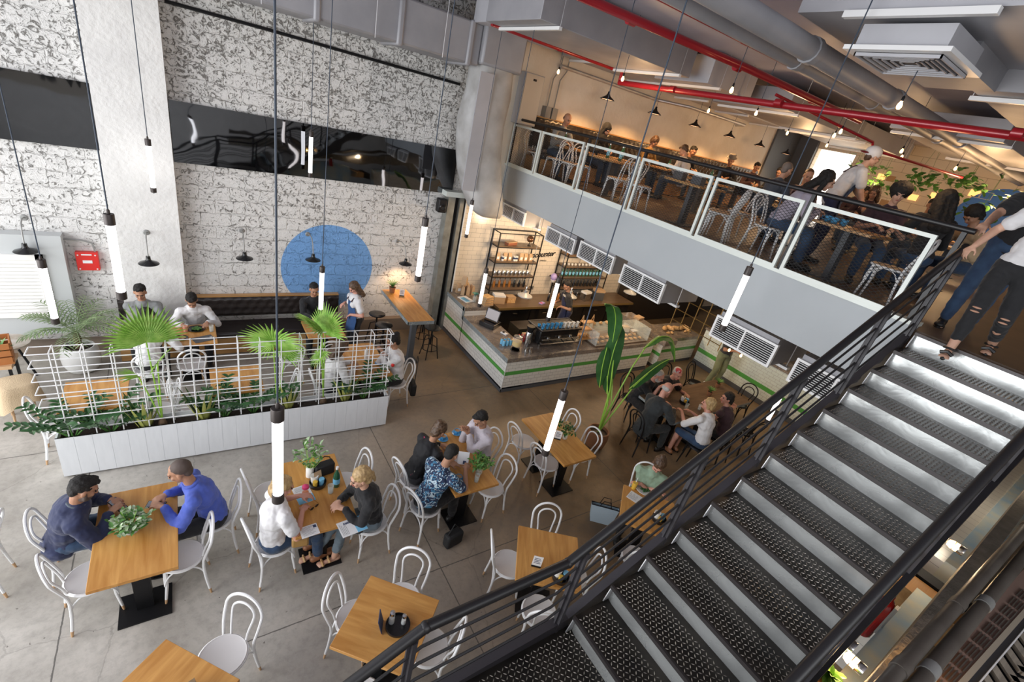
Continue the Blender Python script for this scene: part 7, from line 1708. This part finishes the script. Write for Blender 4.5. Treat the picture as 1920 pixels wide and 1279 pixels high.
# far mezzanine wall: disc, recesses, hanging ivy, dark board
bd = MB().lathe([(0, 0), (.9, .0), (.9, .012), (0, .012)], (0, 0, 0), 48, M=Matrix.Rotation(R(-90), 3, 'Y')).build('painted_disc', M['bluepaint'], None, loc=(16.985, 3.40, 4.95))
tag(bd, 'big dusty blue disc painted on the pale block wall of the mezzanine', 'wall painting')
for i, (y, z, lit) in enumerate(((6.3, 5.55, 1), (6.05, 5.55, 0), (5.55, 5.2, 0), (5.3, 5.2, 1), (4.85, 5.35, 1), (4.6, 5.35, 1), (4.1, 5.6, 1), (3.85, 5.6, 1), (3.9, 5.1, 1), (2.9, 5.15, 1), (2.2, 5.5, 1), (5.9, 4.9, 0))):
    t = thing('wall_recess', ('warm lit' if lit else 'dim') + ' square opening in the mezzanine block wall', 'recess', (16.99, y, z), 0, 'lit square openings in the block wall' if lit else 'dim square openings in the block wall')
    MB().box(-.012, .0, -.11, .11, -.08, .08).build('opening', M['recess_lit' if lit else 'recess'], t); MB().box(-.03, -.012, -.12, -.11, -.09, .09).box(-.03, -.012, .11, .12, -.09, .09).box(-.03, -.012, -.11, .11, .08, .09).box(-.03, -.012, -.11, .11, -.09, -.08).build('edge', M['upper_plaster'], t)
for i, (x, y, z, n) in enumerate(((14.8, 5.9, 5.75, 60), (14.8, 5.5, 5.35, 40), (14.6, 4.6, 5.7, 70), (14.4, 3.7, 5.75, 70), (14.4, 3.2, 5.3, 26), (14.2, 2.6, 5.65, 50), (15.0, 6.3, 5.2, 20))):
    t = thing('hanging_ivy', 'trailing green ivy hanging in front of the block wall, ' + ('first', 'second lower', 'third', 'fourth', 'small fifth', 'rightmost', 'smallest low left')[i] + ' bunch', 'plant', (x, y, z), 0, 'hanging ivy bunches')
    a, st = MB(), MB()
    for k in range(n): p = Vector((r5.gauss(0, .12), r5.gauss(0, .22), r5.gauss(0, .12) - .1)); a.leaf(p, (r5.uniform(-1, 1), r5.uniform(-1, 1), r5.uniform(-.8, .3)), .14, .12, .6, 3, .1)
    for k in range(2): st.tube([(0, 0, CEIL - z), (r5.gauss(0, .03), r5.gauss(0, .05), .1), (r5.gauss(0, .06), r5.gauss(0, .1), -.2)], .003, 4)
    st.build('vines', M['leaf'], t); a.build('leaves', M['leaf'], t, recalc=False)
t = thing('dark_board', 'big black board on the mezzanine wall beside the bright doorway', 'board', (16.9, 9.0 - .2, 4.4)); MB().box(-.02, .08, -.38, .28, 0, 1.9).build('board', M['charcoal'], t); 
t = thing('dark_board', 'long black board panel on the side wall at the far end of the banquette', 'board', (16.2, 9.06, 4.3)); MB().box(-.75, .7, -.03, .03, 0, 2.0).build('board', M['charcoal'], t)
# ================================================================ hanging tubes and wall lamps
def mk_tube(L=.75, m='tube', cord=3.6):
    t = thing('tube_pendant', 'lamp', 'pendant lamp')
    MB().lathe([(.030, -.66), (.030, -.08)], n=18).build('glowing_tube', M[m], t)
    MB().lathe([(0, 0), (.034, 0), (.036, -.004), (.036, -.085), (.030, -.09)], n=18).build('top_cap', M['lampcap'], t)
    MB().lathe([(.030, -.655), (.036, -.66), (.036, -.72), (.030, -.725), (0, -.725)], n=18).build('bottom_cap', M['lampcap'], t)
    MB().lathe([(.012, 0), (.012, .025), (.004, .04), (0, .04)], n=10).build('cord_grip', M['lampcap'], t)
    MB().tube([(0, 0, .03), (0, 0, cord)], (.0052) if cord > .5 else .003, 6).build('cord', M['cord'], t)
    MB().lathe([(0, -.725), (.005, -.725), (.005, -.74), (0, -.742)], n=8).build('bottom_stud', M['lampcap'], t)
    return t
TUBES = [(-.51, 4.67, 3.51, 'left of the gooseneck lamps, over the man in navy'), (.34, 2.38, 3.11, 'nearest and biggest, before the fair woman in white'), (-1.26, 6.20, 2.56, 'lowest at the far left, in front of the shutter'),
         (-.38, 8.45, 3.50, 'on the plaster pier'), (1.77, 8.72, 3.92, 'in front of the long mirror strip'), (1.50, 6.47, 2.43, 'in front of the blue disc, over the planter'), (2.11, 4.64, 3.68, 'big one near the right side of the pitted wall'),
         (4.46, 7.85, 3.28, 'small one beside the lagged duct'), (4.18, 6.47, 2.44, 'above the raised end of the counter'), (4.55, 5.03, 2.85, 'above the coffee machine'), (2.62, 2.44, 2.82, 'over the empty table by the tall plant'),
         (4.66, 2.42, 4.01, 'high one in front of the grey beam'), (7.74, 2.64, 1.95, 'seen through the stair railing')]
for x, y, z, lab in TUBES:
    o = mk_tube(m='tube_cool' if x < 2.0 else 'tube', cord=(CEIL if x < MX else 3.5) - z); o.location = (x, y, z); tag(o, 'glowing white tube pendant, ' + lab, 'pendant lamp', 'glowing tube pendants')
# gooseneck wall lamps
def mk_goose():
    t = thing('gooseneck_lamp', 'lamp', 'wall lamp')   # base on the wall, arm towards -y
    MB().lathe([(.0, .015), (.035, .012), (.045, 0), (0, 0)], (0, 0, 0), 18, M=Matrix.Rotation(R(90), 3, 'X')).build('wall_plate', M['conduit'], t)
    pts = [Vector((0, 0, 0)), Vector((0, -.12, .02)), Vector((0, -.22, -.02)), Vector((0, -.27, -.12)), Vector((0, -.30, -.30))]
    P = []
    for i in range(4):
        for k in range(4):
            u = k / 4; P.append(pts[i].lerp(pts[i+1], u))
    MB().tube(pts, .009, 8).build('arm', M['conduit'], t)
    MB().lathe([(0, .0), (.028, .0), (.03, -.03), (.034, -.055), (.05, -.075), (.125, -.105), (.135, -.118), (.132, -.122), (.048, -.085), (0, -.08)], (0, -.30, -.28), 26).build('shade', M['black_gloss'], t)
    MB().ell((0, -.30, -.375), (.026, .026, .03), n=10).build('globe_bulb', M['porcelain'], t)
    return t
K_goose = Kind(mk_goose)
GL = [(-1.92, 9.1, 2.11, 'leftmost, in front of the shutter frame'), (-.55, 8.86, 2.05, 'on the plaster pier'), (.76, 9.1, 2.08, 'between the pier and the blue disc'), (1.83, 9.1, 2.08, 'on the blue disc'), (3.58, 9.1, 2.03, 'rightmost, above the high table')]
for i, (x, y, z, lab) in enumerate(GL):
    K_goose.put((x, y, z), R((0, 0, 0, 8, 22)[i]), 'black gooseneck wall lamp, ' + lab, 'wall lamp', 'black gooseneck wall lamps')
sp = bpy.data.lights.new('gooseneck_glow', 'SPOT'); sp.energy = 26; sp.color = (1, .62, .32); sp.spot_size = R(125); sp.spot_blend = .6; sp.shadow_soft_size = .04
o = bpy.data.objects.new('gooseneck_glow', sp); COL.objects.link(o); o.location = (3.66, 8.80, 1.62)
# red fire box
t = thing('fire_alarm_box', 'bright red fire alarm box with a small white plate on the block wall', 'alarm box', (-1.32, 9.06, 1.50))
MB().box(-.13, .13, -.05, .04, -.145, .145).build('box_body', M['red'], t, bevel=.006)
MB().box(-.055, .055, -.056, -.05, -.025, .02).build('white_plate', M['paper'], t)
MB().box(-.06, .06, -.056, -.05, .10, .12).build('white_strip', M['paper'], t)
for x in (-.1, .1):
    for z in (-.12, .1): MB().lathe([(.012, 0), (.008, .008), (0, .009)], (x, -.05, z), 8, M=Matrix.Rotation(R(90), 3, 'X')).build('screw_cap', M['porcelain'], t)
pipe('wall_pipe', 'thin grey conduit running above the shutter and down to the red box', [(-3.2, 9.06, 1.86), (-1.75, 9.06, 1.84), (-1.35, 9.06, 1.82), (-1.24, 9.06, 1.78), (-1.22, 9.06, 1.64)], .012, 'conduit')
# mezzanine black cone pendants
def mk_cone():
    t = thing('cone_pendant', 'lamp', 'pendant lamp')
    MB().lathe([(0, .13), (.022, .13), (.026, .09), (.05, .05), (.155, -.015), (.16, -.025), (.148, -.022), (.045, .04), (0, .05)], n=22).build('shade', M['black_gloss'], t)
    MB().lathe([(0, -.012), (.118, -.014), (.118, -.018), (0, -.018)], n=22).build('lit_inside', mat('lit_shade_inside', (.8, .5, .3), .5, emit=(1, .55, .3), es=2.2), t)
    MB().tube([(0, 0, .12), (0, 0, CEIL - 5.58)], .004, 6).build('cord', M['cord'], t)
    return t
K_cone = Kind(mk_cone)
for i in range(6):
    x = 7.49 + 1.52 * i
    K_cone.put((x, 8.3, 5.58), 0, 'black cone pendant over the mezzanine banquette, ' + ('first', 'second', 'third', 'fourth', 'fifth', 'sixth')[i] + ' from the electrical cabinet', 'pendant lamp', 'black cone pendants')
    s_ = bpy.data.lights.new('cone_light', 'SPOT'); s_.energy = 60; s_.color = (1, .55, .22); s_.spot_size = R(140); s_.spot_blend = .5; s_.shadow_soft_size = .05
    o = bpy.data.objects.new('cone_light', s_); COL.objects.link(o); o.location = (x, 8.3, 5.53)
# bare filament bulbs
def mk_bulb(cord=CEIL - 5.72):
    t = thing('filament_bulb', 'bulb', 'light bulb')
    MB().lathe([(0, -.07), (.013, -.067), (.022, -.046), (.019, -.025), (.011, -.008), (.010, 0)], n=14).build('glowing_glass', M['bulb'], t)
    MB().lathe([(.012, 0), (.012, .035), (.005, .045), (0, .045)], n=10).build('socket', M['black_metal'], t)
    MB().tube([(0, 0, .04), (0, 0, cord)], .004, 6).build('cord', M['cord'], t)
    return t
K_bulb = Kind(mk_bulb)
BL = [(5.55, 7.57, 'farthest left, beside the lagged duct'), (5.6, 5.99, 'second from the lagged duct'), (5.62, 4.08, 'hanging before the white duct end'), (8.1, 6.2, 'under the long red pipe, left'), (7.5, 4.86, 'above the man in the hat'), (5.51, 2.2, 'biggest, below the ceiling vent'), (9.0, 4.3, 'left of a close pair above the waiter'), (8.3, 3.9, 'right of a close pair above the waiter'),
      (11.2, 5.4, 'in front of the dark board'), (9.8, 3.55, 'behind the cap of the waiter, upper'), (10.9, 3.9, 'behind the cap of the waiter, lower'), (9.9, 5.6, 'below the long pale duct'), (11.4, 3.2, 'among the hanging plants')]
for x, y, lab in BL: K_bulb.put((x, y, 5.72), 0, 'glowing bare filament bulb on the mezzanine, ' + lab, 'light bulb', 'bare filament bulbs')
for i, (x, y, z) in enumerate(((8.6, 3.9, 1.75), (8.9, 4.3, 1.62), (9.3, 3.6, 1.8))):
    o = mk_bulb(3.5 - z); o.location = (x, y, z); tag(o, 'glowing bulb hanging low under the mezzanine near the standing man, ' + ('left', 'lowest', 'right')[i] + ' one', 'light bulb', 'bulbs under the mezzanine')

# ================================================================ the narrow view below the near handrail
t = thing('low_partition_wall', 'narrow plastered parapet with patchy blue and cream paint below the near handrail', 'wall', (3.9, -.06, 0))
MB().box(-1.9, 1.25, -.14, .07, 0, 1.9).build('plaster_top', M['painted_blue'], t)
t = thing('low_partition_wall', 'farther plastered parapet with blue and cream paint, beside a strip of white tiles', 'wall', (7.6, -.06, 0))
MB().box(-1.7, 3.2, -.25, .05, 0, 1.9).build('plaster_top', M['painted_blue'], t)
MB().box(-1.7, 3.2, .05, .16, 0, 1.88).build('tile_strip', tile_mat('strip_tiles', 'x', .15, .15, (.8, .78, .72)), t)
t = thing('timber_beam', 'orange lit timber beam between the two painted parapets', 'beam', (5.5, -.1, 1.5))
MB().box(-.3, -.02, -.5, .4, 0, .3).build('beam_body', M['oak_x'], t)
MB().box(-.0, .16, -.5, .4, .0, .32).build('black_channel', M['black_metal'], t)
o = MB()
o.box(1.2, 10.5, -.2, -.10, 2.1, 2.42); o = o.build('concrete_ledge', M['concrete_edge']); o['kind'] = 'structure'
pipe('drain_pipe', 'fat old grey brown pipe along the broken concrete ledge, nearer the stair', [(1.2, -.10, 2.56), (11, -.40, 2.56)], .040, 'pipe_brown', 'fat drain pipes', (.13, .2, .3, .5))
pipe('drain_pipe', 'second fat old grey brown pipe, farther from the stair, lit orange from below', [(1.2, -.185, 2.53), (11, -.51, 2.53)], .041, 'pipe_brown', 'fat drain pipes', (.16, .22, .33, .55), jm='conduit')
lamp('below_pipe_glow', (3.4, -.30, 2.46), 5, (1, .5, .12), .03)
lamp('parapet_fill', (3.3, .02, 2.2), 5, (1, .72, .42), .05); lamp('parapet_fill', (5.25, .04, 2.38), 7, (1, .75, .48), .05); lamp('parapet_fill', (7.6, .1, 2.7), 8, (1, .85, .65), .1)  # added point lights to brighten the parapet paint; the last has no fixture
t = thing('vent_screen', 'sloping terracotta louvred vent tiles with a pale stone strip beside the drain pipes', 'vent', (4.5, -.45, 2.2), R(-4))
MB().box(-3.2, 6, -.01, .14, .0, .05).build('vent_tiles', M['terr_tile'], t)
for k in range(20):
    x = -2.9 + k * .2; a = MB()
    for j in range(4): a.box(x, x + .16, .0 + j * .02, .008 + j * .02, .05, .062)
    a.build('louvre_bars', M['pipe_brown'], t)
MB().box(-3.2, 6, -.04, -.01, .0, .06).build('stone_strip', M['cream_strip'], t)
MB().box(-3.2, 6, -.075, -.04, .0, .03).build('dark_strip', M['charcoal'], t)
MB().box(-3.2, 6, -.083, -.075, .0, .06).build('white_line', M['paper'], t)
t = thing('herringbone_panel', 'brown herringbone roof boards at the bottom right corner', 'roof panel', (4.5, -1.06, 2.15), R(-4))
a = MB()
for i in range(34):
    for j in range(6):
        for s in (1, -1):
            c = Vector((-2.9 + i * .16, (.47) - j * .22 - (.11 if s < 0 else 0), .02)); a.cb(c, (.19, .06, .02 + .006 * ((i + j) % 3)), 0, Matrix.Rotation(R(45 * s), 4, 'Z'))
a.build('boards', wood_mat('grey_brown_boards', (.16, .14, .115), (.32, .27, .21), 1, .7, 0), t)
MB().box(-3.2, 6, -1.2, .52, -.05, .0).build('backing', M['black_metal'], t)
# fire extinguisher, wall lamps, plant below the rail
t = thing('fire_extinguisher', 'red fire extinguisher with chrome valve hanging beside the blue parapet', 'fire extinguisher', (4.33, .075, 1.72))
MB().lathe([(0, 0), (.045, .0), (.056, .02), (.056, .34), (.045, .40), (.02, .43), (.02, .46), (0, .46)], n=20).build('cylinder_body', M['red_gloss'], t)
MB().lathe([(.016, .45), (.016, .5), (0, .5)], n=10).box(-.012, .08, -.01, .01, .50, .515).box(-.012, .07, -.01, .01, .53, .54).build('valve', M['steel'], t)
MB().tube([(.02, 0, .48), (.09, .0, .44), (.085, .0, .2)], .009, 7).build('hose', M['black_metal'], t)
MB().box(-.03, .03, -.075, -.05, .1, .4).build('wall_bracket', M['steel'], t)
def mk_bulkhead():
    t = thing('bulkhead_lamp', 'lamp', 'wall lamp')
    MB().lathe([(.055, 0), (.055, .05), (.05, .06), (0, .06)], (0, 0, 0), 18, M=Matrix.Rotation(R(-90), 3, 'X')).build('steel_base', M['steel'], t)
    MB().lathe([(.05, .06), (.05, .12), (.035, .155), (0, .165)], (0, 0, 0), 18, M=Matrix.Rotation(R(-90), 3, 'X')).build('glowing_glass', M['bulb'], t)
    MB().tube([(.052 * math.cos(2*math.pi*k/20), .1, .052 * math.sin(2*math.pi*k/20)) for k in range(20)], .004, 5, True).build('wire_guard', M['steel'], t)
    return t
K_bh = Kind(mk_bulkhead)
for i, (x, y, z, lab) in enumerate(((5.3, -.06, 2.37, 'bulkhead wall lamp with steel base over the farther tiles'), (3.37, -.07, 2.19, 'lit round lamp beside the lettuce plant, lower one'), (3.34, .03, 2.30, 'lit round lamp beside the lettuce plant, upper one'))):
    K_bh.put((x, y, z), 0, 'glowing ' + lab, 'wall lamp', 'round lamps below the handrail', .75)
t = thing('potted_lettuce', 'bright green leafy plant in an orange box at the bottom edge', 'plant', (3.2, .03, 2.1))
MB().box(-.1, .06, -.05, .05, -.08, .0).build('orange_box', mat('orange_plastic', (.7, .25, .04), .4), t)
a = MB(); r3 = random.Random(5)
for k in range(46): a.leaf((0, 0, .0), (r3.uniform(-1, 1), r3.uniform(-.8, .8), r3.uniform(.2, 1.1)), r3.uniform(.06, .11), .045, 1.2, 4)
a.build('leaves', M['lettuce'], t)

# ---------------------------------------------------------------- repeats in rows: say which one
def _px(o):
    v = o.location - Vector((0, 0, EYE)); return v.dot(_r) / max(.1, v.dot(_f))
_same = {}
for o in list(SC.objects):
    if o.parent is None and 'label' in o.keys(): _same.setdefault(o['label'], []).append(o)
_ORD = ['leftmost', 'second from left', 'third from left', 'fourth from left', 'fifth from left', 'sixth from left', 'seventh from left', 'eighth from left', 'ninth from left', 'tenth from left', 'eleventh from left', 'twelfth from left']
for _l, _os in _same.items():
    if len(_os) < 2: continue
    _ys = sorted(set(round(o.location.y, 1) for o in _os))
    _two = len(_os) in (20, 8, 6, 10) and len(_ys) == 2 and 'on a' not in _l
    _rows = [[o for o in _os if round(o.location.y, 1) == y] for y in _ys] if _two else [_os]
    for _i, _row in enumerate(_rows):
        for _k, o in enumerate(sorted(_row, key=_px)):
            if _k < 12: o['label'] = _l + ', ' + (('front row ', 'back row ')[_i] if _two else '') + _ORD[_k]
